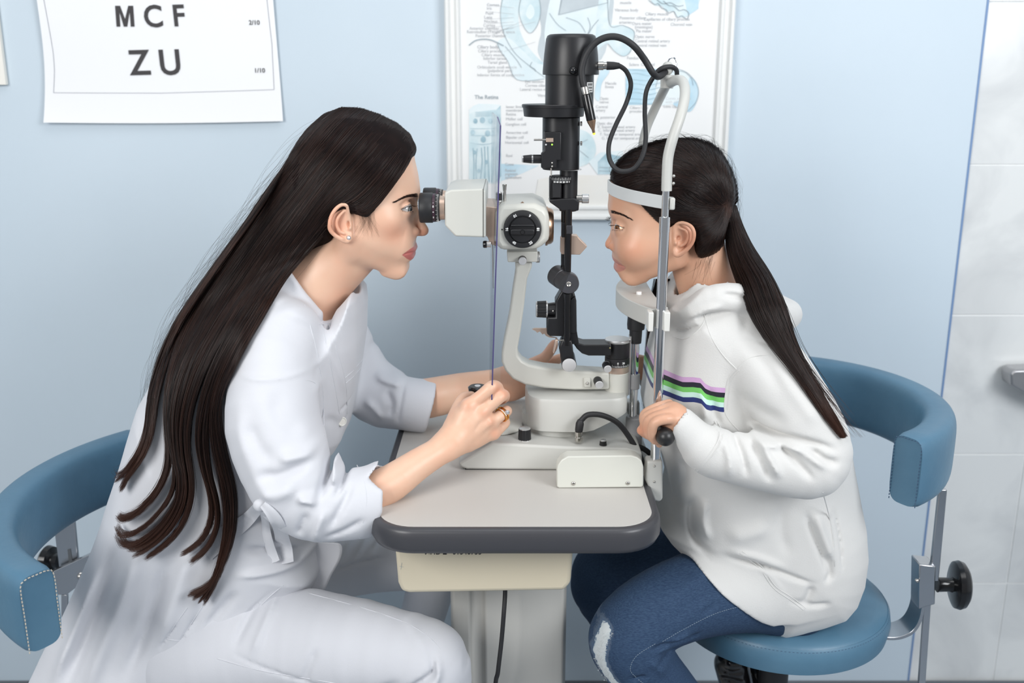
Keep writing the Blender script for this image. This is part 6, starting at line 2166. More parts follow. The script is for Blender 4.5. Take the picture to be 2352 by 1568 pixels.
def g_head(g):
    h = Mir(g, gY)
    Y = gY
    d = ell(h, (1552, 442, Y), 128, .0720, 108, -.12)
    d = smin(d, ell(h, (1478, 520, Y), 76, .061, 104, .05), .02)
    d = smin(d, ell(h, (1470, 440, Y), 66, .056, 74), .02)
    d = smin(d, cap(h, (1462, 580, Y - .020), (1545, 560, Y - .044), 42, 36), .02)
    d = smin(d, cap(h, (1452, 626, Y - .008), (1555, 594, Y - .042), 26, 24), .014)
    d = smin(d, ell(h, (1460, 572, Y - .040), 36, .020, 32), .018)
    d = smin(d, ell(h, (1442, 635, Y), 22, .018, 18), .014)
    d = smin(d, cap(h, (1412, 490, Y - .012), (1440, 496, Y - .038), 13, 11), .010)
    d = smin(d, ext(h, [(1408, 420), (1402, 470), (1406, 500), (1412, 520), (1440, 520), (1460, 400)], Y, Y, .030, .022), .018)
    d = smin(d, ext(h, [(1414, 575), (1410, 590), (1413, 606), (1412, 618), (1428, 640), (1480, 640), (1480, 575)], Y, Y, .020, .014), .016)
    d = smax(d, -ell(h, (1410, 520, Y - .034), 19, .018, 11), .012)
    d = smin(d, sphere_w(h, W(1429, 523, Y - .0300), .0128), .005)
    ns = chain(h, [(1414, 515, Y, 8), (1410, 535, Y, 9), (1401, 555, Y, 11), (1399, 562, Y, 11)], .008)
    ns = smin(ns, ell(h, (1410, 566, Y - .0125), 13, .0075, 10, .1), .0028)
    d = smin(d, ns, .0045)
    d = smax(d, -ell(h, (1401, 574, Y - .0075), 7, .0042, 4), .002)
    lp = smin(cap(h, (1414, 598, Y - .001), (1430, 607, Y - .021), 7.5, 3), cap(h, (1416, 613, Y - .001), (1431, 611, Y - .020), 8.5, 3), .003)
    d = smin(d, lp, .004)
    d = smax(d, polyS(g, gprof, Y), .004)
    d = smax(d, -smax(ext(h, [(1400, 602.5), (1416, 605.5), (1434, 609.6), (1434, 611), (1416, 608.6), (1400, 606)], Y - .025, Y - .025, .04, .0002), -(g_core(h) + .0030), .001), .0014)
    d = smin(d, cap(g, (1600, 575, Y), (1640, 700, Y), 66, 70, 1.05), .012)
    d = smin(d, g_ear(h), .003)
    d = smax(d, -ell(h, (1560, 548, Y - .078), 6, .009, 7), .002)
    op = ext(h, [(1405, 519), (1405, 526), (1413, 527.5), (1422, 527.5), (1430, 526.5), (1435, 524.5), (1429, 521.5), (1421, 518.5), (1412, 517.5)], Y - .045, Y - .05, .03, .002)
    d = smax(d, -np.maximum(op, h.y - (Y - .010)), .0012)
    d = d + 1 / FA * folds(h, Y - .04, [([(1409, 510), (1420, 511), (1432, 517)], .0008, 3), ([(1428, 597), (1437, 607), (1440, 618)], .0006, 4)])
    return d


def g_near_hand(g):
    d = chain(g, [(1600, 1015, 1.300, 28), (1572, 985, 1.300, 27), (1552, 962, 1.302, 29)], .01)
    pm = chain(g, [(1562, 972, 1.304, 32), (1545, 955, 1.310, 31), (1532, 950, 1.322, 28)], .01)
    d = smin(d, pm, .012)
    fg = [[(1550, 962, 1.290, 13), (1530, 962, 1.284, 12.5), (1508, 968, 1.284, 12), (1499, 980, 1.286, 11.5), (1498, 998, 1.291, 11), (1504, 1010, 1.297, 10.5)],
          [(1552, 946, 1.300, 13), (1524, 952, 1.294, 12.5), (1496, 962, 1.296, 12), (1487, 975, 1.299, 11.5), (1489, 994, 1.303, 11), (1499, 1006, 1.308, 10.5)],
          [(1546, 935, 1.312, 12.5), (1514, 944, 1.306, 12), (1486, 956, 1.309, 11.5), (1480, 968, 1.312, 11), (1483, 986, 1.315, 10.5), (1494, 1000, 1.320, 10)],
          [(1536, 928, 1.324, 12), (1508, 936, 1.319, 11.5), (1484, 948, 1.321, 11), (1478, 960, 1.324, 10.5), (1481, 974, 1.326, 10), (1490, 990, 1.33, 10)]]
    for f_ in fg:
        d = smin(d, finger(g, f_), .0035)
    d = smin(d, finger(g, [(1534, 985, 1.325, 14), (1506, 1000, 1.328, 12.5), (1486, 996, 1.326, 11.5), (1474, 988, 1.320, 11.5)]), .005)
    d = smin(d, finger(g, [(1510, 1012, 1.300, 9), (1514, 1020, 1.306, 8)]), .004)
    return d


def g_far_hand(g):
    d = chain(g, [(1520, 860, 1.61, 30), (1492, 850, 1.605, 26), (1474, 842, 1.60, 22)], .01)
    for k in range(4):
        d = smin(d, finger(g, [(1480, 826 + 13 * k, 1.597, 10), (1464, 822 + 13 * k, 1.588, 9), (1455, 826 + 13 * k, 1.592, 8.5)]), .004)
    return d


def g_chest(g):
    d = smin(cap_w(g, W(1640, 690, gY), W(1720, 900, gY), .045, .080, 1.3), cap_w(g, W(1720, 900, gY), W(1780, 1250, gY), .080, .085, 1.2), .04)
    d = smin(d, chain(g, [(1700, 800, 1.42, 40), (1775, 870, 1.345, 50), (1835, 960, 1.315, 46), (1862, 1040, 1.298, 42), (1760, 1064, 1.284, 34), (1680, 1048, 1.288, 30), (1600, 1013, 1.300, 27)], .01), .02)
    d = smin(d, chain(g, [(1660, 790, 1.53, 36), (1570, 830, 1.59, 34), (1530, 868, 1.612, 26), (1500, 858, 1.608, 22)], .01), .02)
    return smin(d, smin(chain(g, [(1790, 1300, 1.46, 80), (1600, 1370, 1.38, 62), (1470, 1455, 1.335, 48)], .02), chain(g, [(1740, 1300, 1.55, 70), (1500, 1295, 1.59, 52), (1420, 1330, 1.59, 44)], .02), .02), .03)


def g_attr(g):
    px, py = g.xz(gY - .012)
    d = poly_d(px, py, glips)
    lip = np.clip(.5 - d / 5, 0, 1)
    px2, py2 = g.xz(gY - .05)
    bl = .35 * np.exp(-(((px2 - 1450) / 30) ** 2 + ((py2 - 570) / 28) ** 2))
    bl += .5 * np.exp(-(((px - 1394) / 16) ** 2 + ((py - 565) / 12) ** 2)) * (np.abs(g.y - gY) < .03)
    bl += .6 * np.exp(-(((px2 - 1575) / 26) ** 2 + ((py2 - 545) / 38) ** 2)) * (np.abs(g.y - gY) > .066) * (np.abs(g.y - gY) < .11)
    gx, gy = PXL(g.P)
    bl += .7 * np.exp(-(((gx - 1470) / 13) ** 2 + ((gy - 989) / 14) ** 2)) * (g.y < 1.4)
    return {'lip': lip, 'blush': np.clip(bl, 0, 1)}


girl = thing('person', 'girl with a dark ponytail in white hoodie and jeans, chin on the rest', 'person', (.45, 1.5, 0))
lo, hi = bounds([(1380, 330, gY), (1700, 330, gY), (1380, 760, gY), (1700, 760, gY)], .012)
lo[1], hi[1] = gY - .105, gY + .105
hlo, hhi = bounds([(1450, 1050, 1.28), (1640, 890, 1.34)], .02); hlo[1], hhi[1] = 1.25, 1.36
flo, fhi = bounds([(1440, 900, 1.58), (1550, 790, 1.62)], .02); flo[1], fhi[1] = 1.56, 1.65
body_g = organic('body', [(g_head, lo, hi, .00135), (g_near_hand, hlo, hhi, .0012), (g_far_hand, flo, fhi, .002), (g_chest, [.10, 1.23, .42], [.56, 1.68, 1.06], .006)], M_skin_g, girl, g_attr, 1)
M_eye_g = eye_mat('brown_eye', (.22, .09, .03))
for sg in (-1, 1):
    c = W(1429, 523, gY - .0300); c.y = gY + sg * .0300
    eyeball('eye', c, .0115, (-1, -.85, -.04), M_eye_g, girl)
bg_ = bvh_of(body_g)
M_hair_g = hair_mat('very_dark_brown_hair', (.008, .0045, .004), (.030, .0145, .011))
M_hairm_g = hair_mat('very_dark_hair_mass', (.008, .005, .0045), (.016, .009, .008), True)
brow(bg_, [(1403, 486), (1412, 488), (1424, 491), (1437, 497), (1449, 503)], 3.4, 210, 3, 5, 'eyebrow', M_hair_g, girl, gY, lean=(6, -.5))
lashes(W(1429, 523, gY - .0300), .0130, [(1407, 518.5), (1412, 517.5), (1421, 518.5), (1429, 521.5), (1434, 524)], [(1408, 527), (1414, 528), (1423, 527.5), (1431, 526.5)], -1.0, gY, 'eyelashes', M_hair_g, girl, 9)

# ---------------------------------------------------------------- hoodie
M_hood = mat('off_white_fleece', (.66, .655, .64), .9, bump=(520, .35, .0007), sheen=.3)
attr_paint(M_hood, 'stripe', [(0.0, (1, 1, 1), 0.0), (.1, (.58, .36, .60), 1.0), (.26, (.008, .009, .02), 1.0), (.42, (.16, .52, .12), 1.0), (.58, (.55, .78, .70), 1.0), (.74, (.012, .025, .15), 1.0), (.9, (1, 1, 1), 0.0)], mask='smask')
torso_g = [(1543, 672), (1526, 715), (1508, 780), (1490, 850), (1482, 930), (1498, 985), (1518, 1030), (1530, 1070), (1540, 1110), (1532, 1150), (1508, 1186), (1530, 1218), (1575, 1262), (1640, 1325), (1700, 1376), (1738, 1405), (1768, 1421), (1810, 1412), (1860, 1398), (1915, 1378), (1945, 1345), (1964, 1300), (1971, 1240), (1966, 1180), (1952, 1120), (1934, 1015), (1896, 940), (1846, 860), (1802, 780), (1764, 712), (1700, 650), (1655, 628), (1620, 640), (1580, 660)]


def g_sleeve(g):
    return chain(g, [(1715, 800, 1.385, 92), (1775, 870, 1.345, 92), (1835, 960, 1.315, 90), (1872, 1035, 1.298, 84), (1850, 1072, 1.288, 74), (1760, 1064, 1.284, 66), (1680, 1048, 1.288, 60), (1628, 1034, 1.294, 56), (1598, 1012, 1.298, 47), (1562, 976, 1.30, 42)], .02)


def g_far_sleeve(g):
    return chain(g, [(1560, 830, 1.60, 60), (1530, 880, 1.615, 46), (1500, 868, 1.61, 34)], .02)


gs_folds = [([(1618, 722), (1632, 770), (1660, 815), (1692, 848)], .0018, 2.2), ([(1692, 848), (1674, 868), (1667, 900), (1664, 940), (1700, 990)], .0022, 2.4), ([(1692, 850), (1720, 822), (1770, 815), (1830, 830)], .0016, 3), ([(1700, 834), (1680, 868), (1675, 905)], -.0018, 6),
            ([(1715, 995), (1760, 1006), (1830, 1008), (1890, 1020), (1930, 1038)], .0042, 6), ([(1720, 1008), (1780, 1022), (1850, 1028)], -.0030, 8), ([(1770, 1008), (1810, 1040), (1850, 1080), (1868, 1100)], .0036, 8), ([(1725, 1010), (1748, 1060), (1770, 1105)], .0032, 8), ([(1690, 1000), (1706, 1050), (1712, 1095)], .0028, 7), ([(1800, 1010), (1850, 1040), (1900, 1070)], -.0034, 9),
            ([(1740, 1000), (1765, 1050), (1790, 1095)], -.0030, 8), ([(1660, 1000), (1672, 1050), (1670, 1100)], -.0022, 8), ([(1850, 1020), (1890, 1050), (1930, 1060)], .0035, 8), ([(1640, 962), (1651, 985), (1650, 1010), (1628, 1042), (1600, 1072), (1592, 1082)], .0024, 2.6), ([(1648, 968), (1659, 992), (1657, 1018), (1634, 1052)], -.0014, 3.5),
            ([(1700, 930), (1760, 960), (1820, 980)], .0020, 14), ([(1780, 850), (1840, 920), (1890, 990)], -.0020, 18), ([(1720, 800), (1770, 850), (1820, 920)], .0018, 16), ([(1790, 790), (1840, 830), (1870, 880)], .0022, 12)]
gt_folds = [([(1545, 780), (1600, 762), (1660, 776)], .0016, 2.4), ([(1538, 770), (1570, 768), (1620, 735)], .0030, 5), ([(1540, 700), (1538, 740), (1545, 768)], .0018, 3),
            ([(1610, 875), (1622, 888), (1632, 930), (1650, 970)], .0030, 7), ([(1600, 875), (1606, 910), (1612, 960)], -.0022, 8), ([(1640, 960), (1680, 1000), (1700, 1020)], .0030, 7), ([(1560, 950), (1600, 960), (1640, 985)], -.0016, 10),
            ([(1600, 1130), (1590, 1200), (1600, 1240), (1640, 1256)], .0040, 8), ([(1615, 1130), (1610, 1190), (1625, 1230)], -.0035, 9), ([(1640, 1252), (1700, 1265), (1760, 1280), (1830, 1305), (1872, 1312)], .0036, 5), ([(1650, 1240), (1720, 1250), (1800, 1280)], -.0026, 8), ([(1830, 1140), (1850, 1200), (1875, 1260), (1878, 1300)], .0034, 6), ([(1850, 1140), (1872, 1200), (1900, 1270)], -.0030, 9),
            ([(1705, 1266), (1750, 1300), (1780, 1345), (1820, 1372), (1850, 1396)], .0018, 2.4), ([(1712, 1262), (1758, 1298), (1790, 1342)], -.0014, 5), ([(1790, 1345), (1850, 1362), (1900, 1358)], .0030, 6), ([(1850, 1310), (1840, 1340), (1825, 1362)], .0030, 8), ([(1872, 1312), (1890, 1290), (1880, 1240)], .0034, 7), ([(1900, 1140), (1915, 1220), (1920, 1300)], .0018, 3),
            ([(1760, 1180), (1700, 1200), (1650, 1210)], -.0026, 18), ([(1780, 1120), (1780, 1200), (1800, 1260)], .0020, 14), ([(1560, 1040), (1580, 1090), (1570, 1150)], .0024, 10), ([(1580, 1230), (1660, 1300), (1740, 1370)], .0008, 4)]


def hoodie(g):
    d = ext(g, torso_g, gY, gY + .01, .150, .105)
    d = np.maximum(d, -smin(chain(g, [(1500, 1240, 1.38, 84), (1660, 1340, 1.38, 84)], .01), chain(g, [(1500, 1220, 1.60, 70), (1660, 1320, 1.60, 80)], .01), .01)) if False else d
    d = d + folds(g, gY - .10, gt_folds, (gY - .09, gY + .02))
    hem = smin(chain(g, [(1810, 1340, 1.44, 128), (1720, 1345, 1.40, 112), (1600, 1366, 1.365, 104), (1500, 1408, 1.335, 98)], .02), chain(g, [(1760, 1330, 1.56, 108), (1640, 1300, 1.58, 100), (1500, 1290, 1.585, 96)], .02), .01)
    hem = smax(hem, polyS(g, torso_g, 1.36), .003)
    d = smin(d, hem, .02) + .0013 * rumple(g, .034, 1.0)
    s_ = g_sleeve(g) + folds(g, 1.26, gs_folds, (1.30, 1.42)) + .0012 * rumple(g, .026, 2.0)
    px, py = g.xz(1.27)
    s_ = smax(s_, poly_d(px, py, [(1562, 930), (1640, 960), (1800, 700), (2100, 700), (2100, 1250), (1500, 1250), (1572, 1062), (1546, 1005), (1550, 985), (1563, 962)]) * S(1000, 1.27), .004)
    d = smin(d, s_, .010)
    d = smin(d, g_far_sleeve(g), .02)
    d = smax(d, -chain(g, [(1600, 1012, 1.298, 30), (1566, 978, 1.30, 31), (1540, 950, 1.302, 32)], .01), .003)
    # ribbed neck and hood
    h = Mir(g, gY)
    d = smin(d, cap(g, (1612, 665, gY), (1650, 740, gY), 88, 96, 1.0), .008)
    hd_ = chain(h, [(1548, 735, gY - .045, 24), (1580, 715, gY - .078, 30), (1630, 690, gY - .092, 34), (1690, 690, gY - .092, 40), (1745, 712, gY - .075, 40), (1794, 724, gY - .030, 36), (1806, 722, gY, 36)], .02)
    hd_ = hd_ + folds(g, gY - .09, [([(1560, 752), (1600, 726), (1660, 712), (1720, 722)], .0040, 6), ([(1570, 738), (1610, 705), (1660, 692)], -.003, 8), ([(1556, 762), (1580, 740), (1610, 728)], .003, 4), ([(1640, 668), (1700, 676), (1750, 700)], .003, 6)])
    d = smin(d, hd_, .008)
    d = smin(d, cap(g, (1676, 645, gY), (1730, 700, gY), 36, 46), .01)
    nk = cap(g, (1598, 570, gY), (1634, 672, gY), 76, 80, 1.04)
    d = smax(d, -nk, .003)
    fr = ext(g, [(1380, 560), (1500, 560), (1600, 620), (1545, 676), (1538, 684), (1380, 700)], gY, gY, .2, .01)
    d = np.maximum(d, -fr)
    return d


def hood_attr(g):
    Y = 1.335
    px, py = g.xz(Y)
    top = np.interp(px, [1440, 1480, 1518, 1548, 1575, 1596, 1612, 1622, 1634, 1665, 1720], [866, 872, 879, 877, 879, 874, 873, 884, 889, 889, 889])
    v = (py - top) / 55.0
    st = .1 + v * .8
    s_ = g_sleeve(g)
    return {'stripe': np.clip(st, 0, 1), 'smask': ((s_ > .0045) & (px < 1667 - v * 6)).astype(np.float32)}


lo = [W(1480, 900, 1.40).x - .06, 1.18, W(1770, 1425, 1.40).z - .05]; hi = [W(1975, 1200, gY).x + .03, 1.72, W(1650, 620, gY).z + .03]
hood_o = organic('hoodie', [(hoodie, lo, hi, .0028)], M_hood, girl, hood_attr, 1)
hood_o['label'] = 'white hoodie with pink, black, green and navy chest stripes'

bho = bvh_of(hood_o)
for p_ in ([(1618, 722), (1632, 770), (1660, 815), (1692, 848)], [(1692, 848), (1674, 868), (1667, 900), (1664, 940), (1676, 966), (1700, 992)], [(1698, 850), (1680, 870), (1673, 902), (1670, 940)], [(1692, 850), (1720, 822), (1770, 815), (1830, 830)], [(1545, 772), (1575, 778), (1610, 752), (1622, 722)],
           [(1640, 966), (1652, 988), (1650, 1012), (1628, 1044), (1596, 1078)], [(1646, 966), (1658, 990), (1656, 1016), (1634, 1048), (1602, 1082)], [(1705, 1266), (1750, 1300), (1780, 1345), (1820, 1372), (1850, 1396)], [(1700, 1270), (1745, 1304), (1775, 1349), (1815, 1377), (1845, 1400)], [(1890, 1130), (1910, 1210), (1918, 1300)]):
    seam(p_, hood_o, bho, .0008)

# ---------------------------------------------------------------- jeans and boots
M_jean = mat('blue_denim', (.015, .040, .095), .85, bump=(900, .5, .0007), var=(900, (.036, .076, .145), .38, .70))
for n_ in M_jean.node_tree.nodes:      # the weave runs along the leg
    if n_.type == 'TEX_NOISE' and n_.inputs['Scale'].default_value > 800 and n_.outputs['Fac'].links and n_.outputs['Fac'].links[0].to_node.type == 'VALTORGB':
        mp_ = M_jean.node_tree.nodes.new('ShaderNodeMapping')
        mp_.inputs['Rotation'].default_value = (0, math.radians(-30), 0)
        mp_.inputs['Scale'].default_value = (.22, .6, 1)
        M_jean.node_tree.links.new(n_.inputs['Vector'].links[0].from_socket, mp_.inputs['Vector'])
        M_jean.node_tree.links.new(mp_.outputs[0], n_.inputs['Vector'])
attr_paint(M_jean, 'worn', [(0.0, (.55, .60, .62), 0.0), (.5, (.16, .25, .38), .35), (.62, (.60, .66, .68), 1.0), (1.0, (.66, .70, .71), 1.0)], 'LINEAR')


def jeans(g):
    d = chain(g, [(1810, 1340, 1.44, 120), (1720, 1345, 1.40, 104), (1600, 1366, 1.365, 97), (1500, 1408, 1.335, 92), (1450, 1460, 1.318, 90), (1474, 1530, 1.32, 84), (1540, 1610, 1.345, 76), (1600, 1690, 1.37, 66)], .02)
    d = smin(d, ell(g, (1444, 1470, 1.318), 86, .050, 84), .02)
    d2 = chain(g, [(1760, 1330, 1.56, 100), (1640, 1300, 1.58, 92), (1500, 1290, 1.585, 88), (1400, 1322, 1.585, 88), (1415, 1390, 1.59, 74), (1480, 1480, 1.60, 66), (1560, 1580, 1.62, 60)], .02)
    fl_ = [([(1625, 1468), (1580, 1478), (1520, 1476), (1480, 1480)], .0040, 4), ([(1600, 1462), (1550, 1474), (1500, 1488)], -.0025, 8), ([(1710, 1388), (1640, 1410), (1570, 1445), (1500, 1470), (1462, 1500), (1446, 1535), (1462, 1555), (1490, 1580)], .0012, 2.0), ([(1560, 1378), (1610, 1362), (1650, 1350)], -.0014, 9),
           ([(1610, 1425), (1640, 1415), (1665, 1400)], .0014, 6), ([(1440, 1545), (1470, 1538), (1486, 1536)], .0030, 4), ([(1500, 1520), (1530, 1508), (1560, 1498)], .0022, 5), ([(1480, 1500), (1510, 1520), (1530, 1550)], -.0020, 8), ([(1500, 1400), (1580, 1370), (1640, 1340)], -.0010, 14), ([(1530, 1430), (1600, 1400), (1680, 1378)], .0010, 10)]
    d = d + folds(g, 1.28, fl_, (1.33, 1.43))
    return smin(d, d2, .008)


def jean_attr(g):
    px, py = g.xz(1.27)
    rip = line_d(px, py, [(1395, 1456), (1384, 1480), (1377, 1510), (1382, 1530), (1400, 1560), (1420, 1585)])
    w = np.interp(py, [1450, 1480, 1520, 1560], [8, 10, 11, 9])
    h1 = np.sin(py * 1.7 + px * .6) * 1.6 + np.sin(py * 4.1) * 1.2
    v = np.clip(.62 - (rip - w + h1) / 14, 0, 1) * (g.y < 1.40)
    return {'worn': np.where(rip < w + 8, v, 0)}


lo = [W(1290, 1330, 1.58).x - .03, 1.20, .36]; hi = [W(1860, 1350, 1.44).x + .05, 1.70, .84]
jean_o = organic('jeans', [(jeans, lo, hi, .0032)], M_jean, girl, jean_attr, 1)
jean_o['label'] = 'blue denim jeans, torn at the knee'
bj = bvh_of(jean_o)
M_jst = mat('pale_jean_stitching', (.22, .28, .34), .8)
for p_ in ([(1700, 1392), (1640, 1410), (1570, 1445), (1520, 1474)], [(1505, 1478), (1462, 1506), (1448, 1536), (1462, 1556), (1492, 1580)]):
    P_ = [surf_y(bj, x, y, 1.3) for x, y in smooth2(p_, 6, closed=False)]
    stitches(jean_o, P_, M_jst, L=.0022, gap=.0014, w=.0004)
C = []
rj = random.Random(3)
for k in range(260):
    t = rj.random()
    P = smooth2([(1395, 1456), (1384, 1480), (1377, 1510), (1382, 1530), (1402, 1562)], 8, closed=False)
    x, y = P[int(t * (len(P) - 1))]
    x += rj.uniform(-11, 11); y += rj.uniform(-5, 5)
    a = rj.uniform(-.8, .8) + (3.14 if rj.random() < .5 else 0)
    q = [surf_y(bj, x + math.cos(a) * l_, y + math.sin(a) * l_, 1.27) + Vector((0, -.0006 - .001 * rj.random(), 0)) for l_ in (0, 2, 4)]
    C.append(np.array(q))
strands('frayed_threads', C, [.00022, .0002, .00012], mat('white_cotton_thread', (.68, .71, .72), .8), jean_o)

M_boot = mat('black_patent_leather', (.010, .009, .010), .16, coat=.5)


def boot_f(x0, y0, Y):
    def f(g):
        d = chain(g, [(x0, y0, Y, 40), (x0 + 14, y0 + 60, Y + .005, 38), (x0 + 22, y0 + 130, Y + .008, 34)], .01)
        d = smin(d, chain(g, [(x0 + 22, y0 + 130, Y, 34), (x0 - 30, y0 + 190, Y, 32), (x0 - 90, y0 + 210, Y, 24)], .01), .02)
        return d + folds(g, Y - .03, [([(x0 - 30, y0 + 14), (x0, y0 + 24), (x0 + 34, y0 + 16)], .003, 6), ([(x0 - 24, y0 + 44), (x0, y0 + 40), (x0 + 34, y0 + 52)], .003, 6)])
    return f


for (x0, y0, Y, nm) in ((1680, 1524, 1.56, 'boot'), (1736, 1548, 1.62, 'boot')):
    lo, hi = bounds([(x0 - 130, y0 + 250, Y), (x0 + 80, y0 - 50, Y)], .02)
    lo[1], hi[1] = Y - .06, Y + .06
    organic(nm, [(boot_f(x0, y0, Y), lo, hi, .004)], M_boot, girl)

# ---------------------------------------------------------------- the girl's hair
gcap = [(1410, 412), (1415, 394), (1428, 368), (1450, 348), (1490, 331), (1530, 322), (1584, 318), (1626, 326), (1654, 348), (1676, 384), (1690, 420), (1695, 462), (1692, 500), (1678, 520), (1664, 560), (1650, 588), (1632, 606), (1614, 604), (1600, 580), (1600, 555), (1594, 525), (1578, 510), (1555, 510), (1542, 524), (1532, 556), (1524, 560), (1516, 536), (1503, 510), (1490, 490), (1468, 464), (1440, 446), (1418, 440)]


def g_cap(g):
    h = Mir(g, gY)
    d = ell(h, (1553, 438, gY), 139, .0785, 116, -.12)
    d = smin(d, ell(h, (1468, 430, gY), 68, .0625, 80), .02)
    d = smin(d, ell(h, (1590, 520, gY), 78, .0725, 78), .02)
    d = smin(d, ell(h, (1672, 478, gY), 24, .018, 22), .015)
    return smax(d, polyS(g, gcap, gY - .06), .004)


tailp = [(1677, 474, gY - .006, 14), (1684, 520, gY - .010, 20), (1700, 580, gY - .035, 29), (1731, 640, gY - .075, 37), (1758, 700, gY - .105, 40), (1780, 750, gY - .110, 36), (1806, 800, gY - .105, 25), (1838, 850, gY - .10, 16), (1870, 900, gY - .095, 12), (1902, 950, gY - .09, 9), (1938, 1004, gY - .09, 4)]


for i_, q_ in enumerate(tailp):
    if q_[1] > 600:
        hy = min([surf_y(bho, q_[0] + dx_, q_[1], 9).y for dx_ in (-14, -5, 4)])
        if hy < 5:
            tailp[i_] = (q_[0], q_[1], min(q_[2], hy - q_[3] * S(q_[1], hy) * .75 - .001), q_[3])


def g_tail(g):
    return chain(g, [(a, b, c, r * .8) for a, b, c, r in tailp], .01)


lo, hi = bounds([(1390, 640, gY), (1710, 300, gY)], .02); lo[1], hi[1] = gY - .10, gY + .10
tlo, thi = bounds([(1640, 1000, gY - .05), (1960, 450, gY - .05)], .03); tlo[1], thi[1] = gY - .17, gY + .05
ghm = organic('hair', [(g_cap, lo, hi, .003), (g_tail, tlo, thi, .004)], M_hairm_g, girl, None, 3)
ghm['label'] = 'very dark hair tied back in a ponytail'
bgh = bvh_of(ghm)
rng = np.random.RandomState(11)
C, CR = [], []
KG = 26
tie = (1672, 480)
starts = [(1408, 408), (1412, 392), (1428, 368), (1450, 349), (1490, 332), (1530, 322), (1584, 319), (1626, 327), (1654, 349), (1676, 386), (1690, 424), (1693, 460)]
front = [(1408, 410), (1420, 440), (1444, 448), (1470, 466), (1492, 492), (1505, 514), (1518, 540), (1534, 545), (1545, 522), (1560, 512), (1580, 512), (1596, 528), (1604, 560), (1604, 584), (1616, 604), (1634, 604), (1652, 586)]
rg_mid = np.linspace(.0001, .00026, 4)
gr_ = np.concatenate([rg_mid, np.full(KG - 4, .00021)])
for i in range(9000):
    if rng.rand() < .42:
        P = smooth2(starts, 6, closed=False)
    else:
        P = smooth2(front, 6, closed=False)
    j = rng.rand() * (len(P) - 1.001); k = int(j)
    x0_, y0_ = [P[k][q] * (1 - j + k) + P[k + 1][q] * (j - k) for q in (0, 1)]
    else_ = 0
    x0_ += rng.normal(0, 1.5); y0_ += rng.normal(0, 1.5)
    if rng.rand() < .35:       # roots further up the scalp
        f_ = rng.rand() * .7
        x0_, y0_ = x0_ + (tie[0] - x0_) * f_, y0_ + (tie[1] - y0_) * f_ + rng.normal(0, 8)
    ex, ey = tie[0] + rng.normal(0, 3), tie[1] + rng.normal(0, 7)
    s_ = np.linspace(0, 1, KG)
    bow = (-.20 if y0_ < 440 else .14) * math.hypot(ex - x0_, ey - y0_) * (.95 + .1 * rng.rand())
    if x0_ > 1600: bow *= .6
    x = x0_ + (ex - x0_) * s_; y = y0_ + (ey - y0_) * s_ + bow * np.sin(math.pi * s_ ** .9) * .8
    off = .0003 + .0016 * rng.rand() + .0003 * np.sin(s_ * 6 + rng.rand() * 6)
    pts = lay(np.stack([x, y], 1), [bgh], gY, gY, np.maximum(off, .0003))
    C.append(pts); CR.append(gr_)
    if i % 3 == 0:
        p2 = pts.copy(); p2[:, 1] = 2 * gY - p2[:, 1]; C.append(p2); CR.append(gr_)
strands('hair_strands', C, np.stack(CR), M_hair_g, ghm)
# ponytail
C, CR = [], []
KT = 34
TP = np.array([list(v3(p[:3])) + [p[3] * S(p[1], p[2])] for p in tailp])
su = np.linspace(0, 1, len(TP))
for i in range(3600):
    s_ = np.linspace(0, 1, KT)
    Lf = 1.02 - .22 * rng.rand() ** 1.6
    n_ = np.clip(s_ * Lf, 0, 1)
    c = np.stack([np.interp(n_, su, TP[:, q]) for q in range(4)], 1)
    for _ in range(3): c[1:-1] = (c[:-2] + 2 * c[1:-1] + c[2:]) / 4
    a = rng.rand() * 6.28; rr_ = math.sqrt(rng.uniform(.45, 1.10)); tw = rng.normal(0, .25)
    tg = np.gradient(c[:, :3], axis=0); tg /= np.linalg.norm(tg, axis=1)[:, None]
    e1_ = np.cross(tg, [0, 1, 0]); e1_ /= np.linalg.norm(e1_, axis=1)[:, None]; e2_ = np.cross(tg, e1_)
    aa = a + tw * s_
    p = c[:, :3] + (e1_ * np.cos(aa)[:, None] + e2_ * np.sin(aa)[:, None]) * (c[:, 3] * rr_)[:, None]
    p[:, 0] += rng.normal(0, .0022) * np.sin(s_ * 5 + a) * s_
    if rng.rand() < .02: p[:, 0] += s_ ** 3 * rng.uniform(0, .03)
    C.append(p); CR.append(np.concatenate([np.full(KT - 8, .00026), np.linspace(.00024, .00006, 8)]))
strands('ponytail', C, np.stack(CR), M_hair_g, ghm)
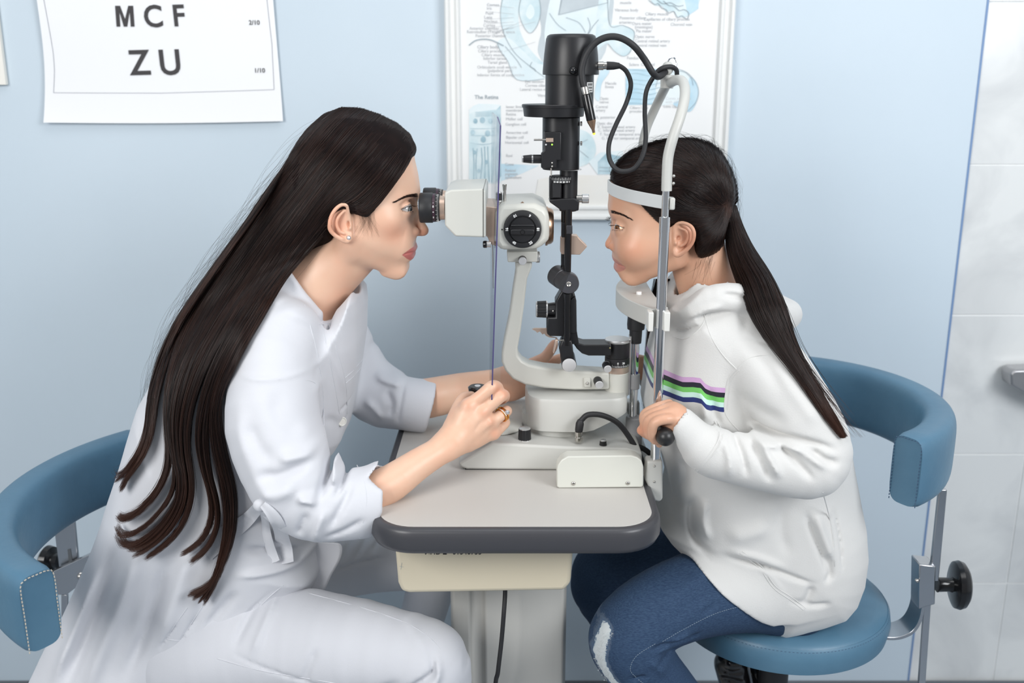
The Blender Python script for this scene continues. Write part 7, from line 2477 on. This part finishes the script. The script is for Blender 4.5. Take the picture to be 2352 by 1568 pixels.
# a loose front lock on the far side, and flyaways
C, CR = [], []
for i in range(900):
    s_ = np.linspace(0, 1, KT)
    x = np.interp(s_, [0, .25, .6, 1], [1524, 1508, 1496, 1484]) + rng.normal(0, 7) * (1 - .5 * s_)
    y = 640 + s_ * (300 - 60 * rng.rand() ** 2)
    Y_ = gY + .085 + rng.normal(0, .008)
    C.append(np.array([W(a, b, Y_) for a, b in zip(x, y)])); CR.append(np.concatenate([np.full(KT - 8, .00028), np.linspace(.00024, .00006, 8)]))
for i in range(240):
    s_ = np.linspace(0, 1, KT)
    P = smooth2(starts + [(1700, 500), (1712, 530)], 6, closed=False)
    k = rng.randint(6, len(P) - 8); L = rng.randint(4, 8)
    seg_ = np.array(P[max(0, k - L):k + L])
    u = np.linspace(0, 1, len(seg_))
    x = np.interp(s_, u, seg_[:, 0]); y = np.interp(s_, u, seg_[:, 1])
    nx, ny = (x - 1552), (y - 440); q = np.hypot(nx, ny); o_ = (3 + 16 * rng.rand() ** 2) * np.sin(s_ * 3.0) - 2
    C.append(np.array([W(a, b, gY + rng.normal(0, .012)) for a, b in zip(x + nx / q * o_, y + ny / q * o_)])); CR.append(np.full(KT, .00007))
for i in range(22):   # wisps at the nape and behind the ear
    x0_, y0_ = 1600 + rng.rand() * 45, 590 + rng.rand() * 25
    s_ = np.linspace(0, 1, KT)
    L = 25 + 40 * rng.rand()
    x = x0_ - 10 * s_ + rng.normal(0, 10) * s_ ** 2; y = y0_ - 12 + L * s_
    pts = lay(np.stack([x, y], 1)[::1], [bg_], gY, gY, np.full(KT, .0008))
    C.append(pts); CR.append(np.linspace(.00009, .00004, KT))
strands('loose_hair', C, np.stack(CR), M_hair_g, ghm)
MB().tube([W(1668, 462, gY - .018), W(1684, 470, gY - .012), W(1690, 482, gY), W(1686, 494, gY + .01), W(1672, 494, gY - .006), W(1660, 484, gY - .020), W(1662, 470, gY - .022), W(1668, 462, gY - .018)], .0028, sub=5).build('hair_tie', M_rubber, ghm)

# the narrow beam of the slit lamp on her eye
sl = bpy.data.lights.new('slit_beam', 'SPOT')
sl.energy = .55; sl.spot_size = math.radians(3.4); sl.spot_blend = .3; sl.color = (1.0, .62, .25); sl.shadow_soft_size = .002
so_ = bpy.data.objects.new('slit_beam', sl)
so_.location = W(1356, 552, YI - .10)
so_.rotation_euler = (W(1425, 522.5, gY - .0415) - Vector(so_.location)).to_track_quat('-Z', 'Y').to_euler()
COL.objects.link(so_)
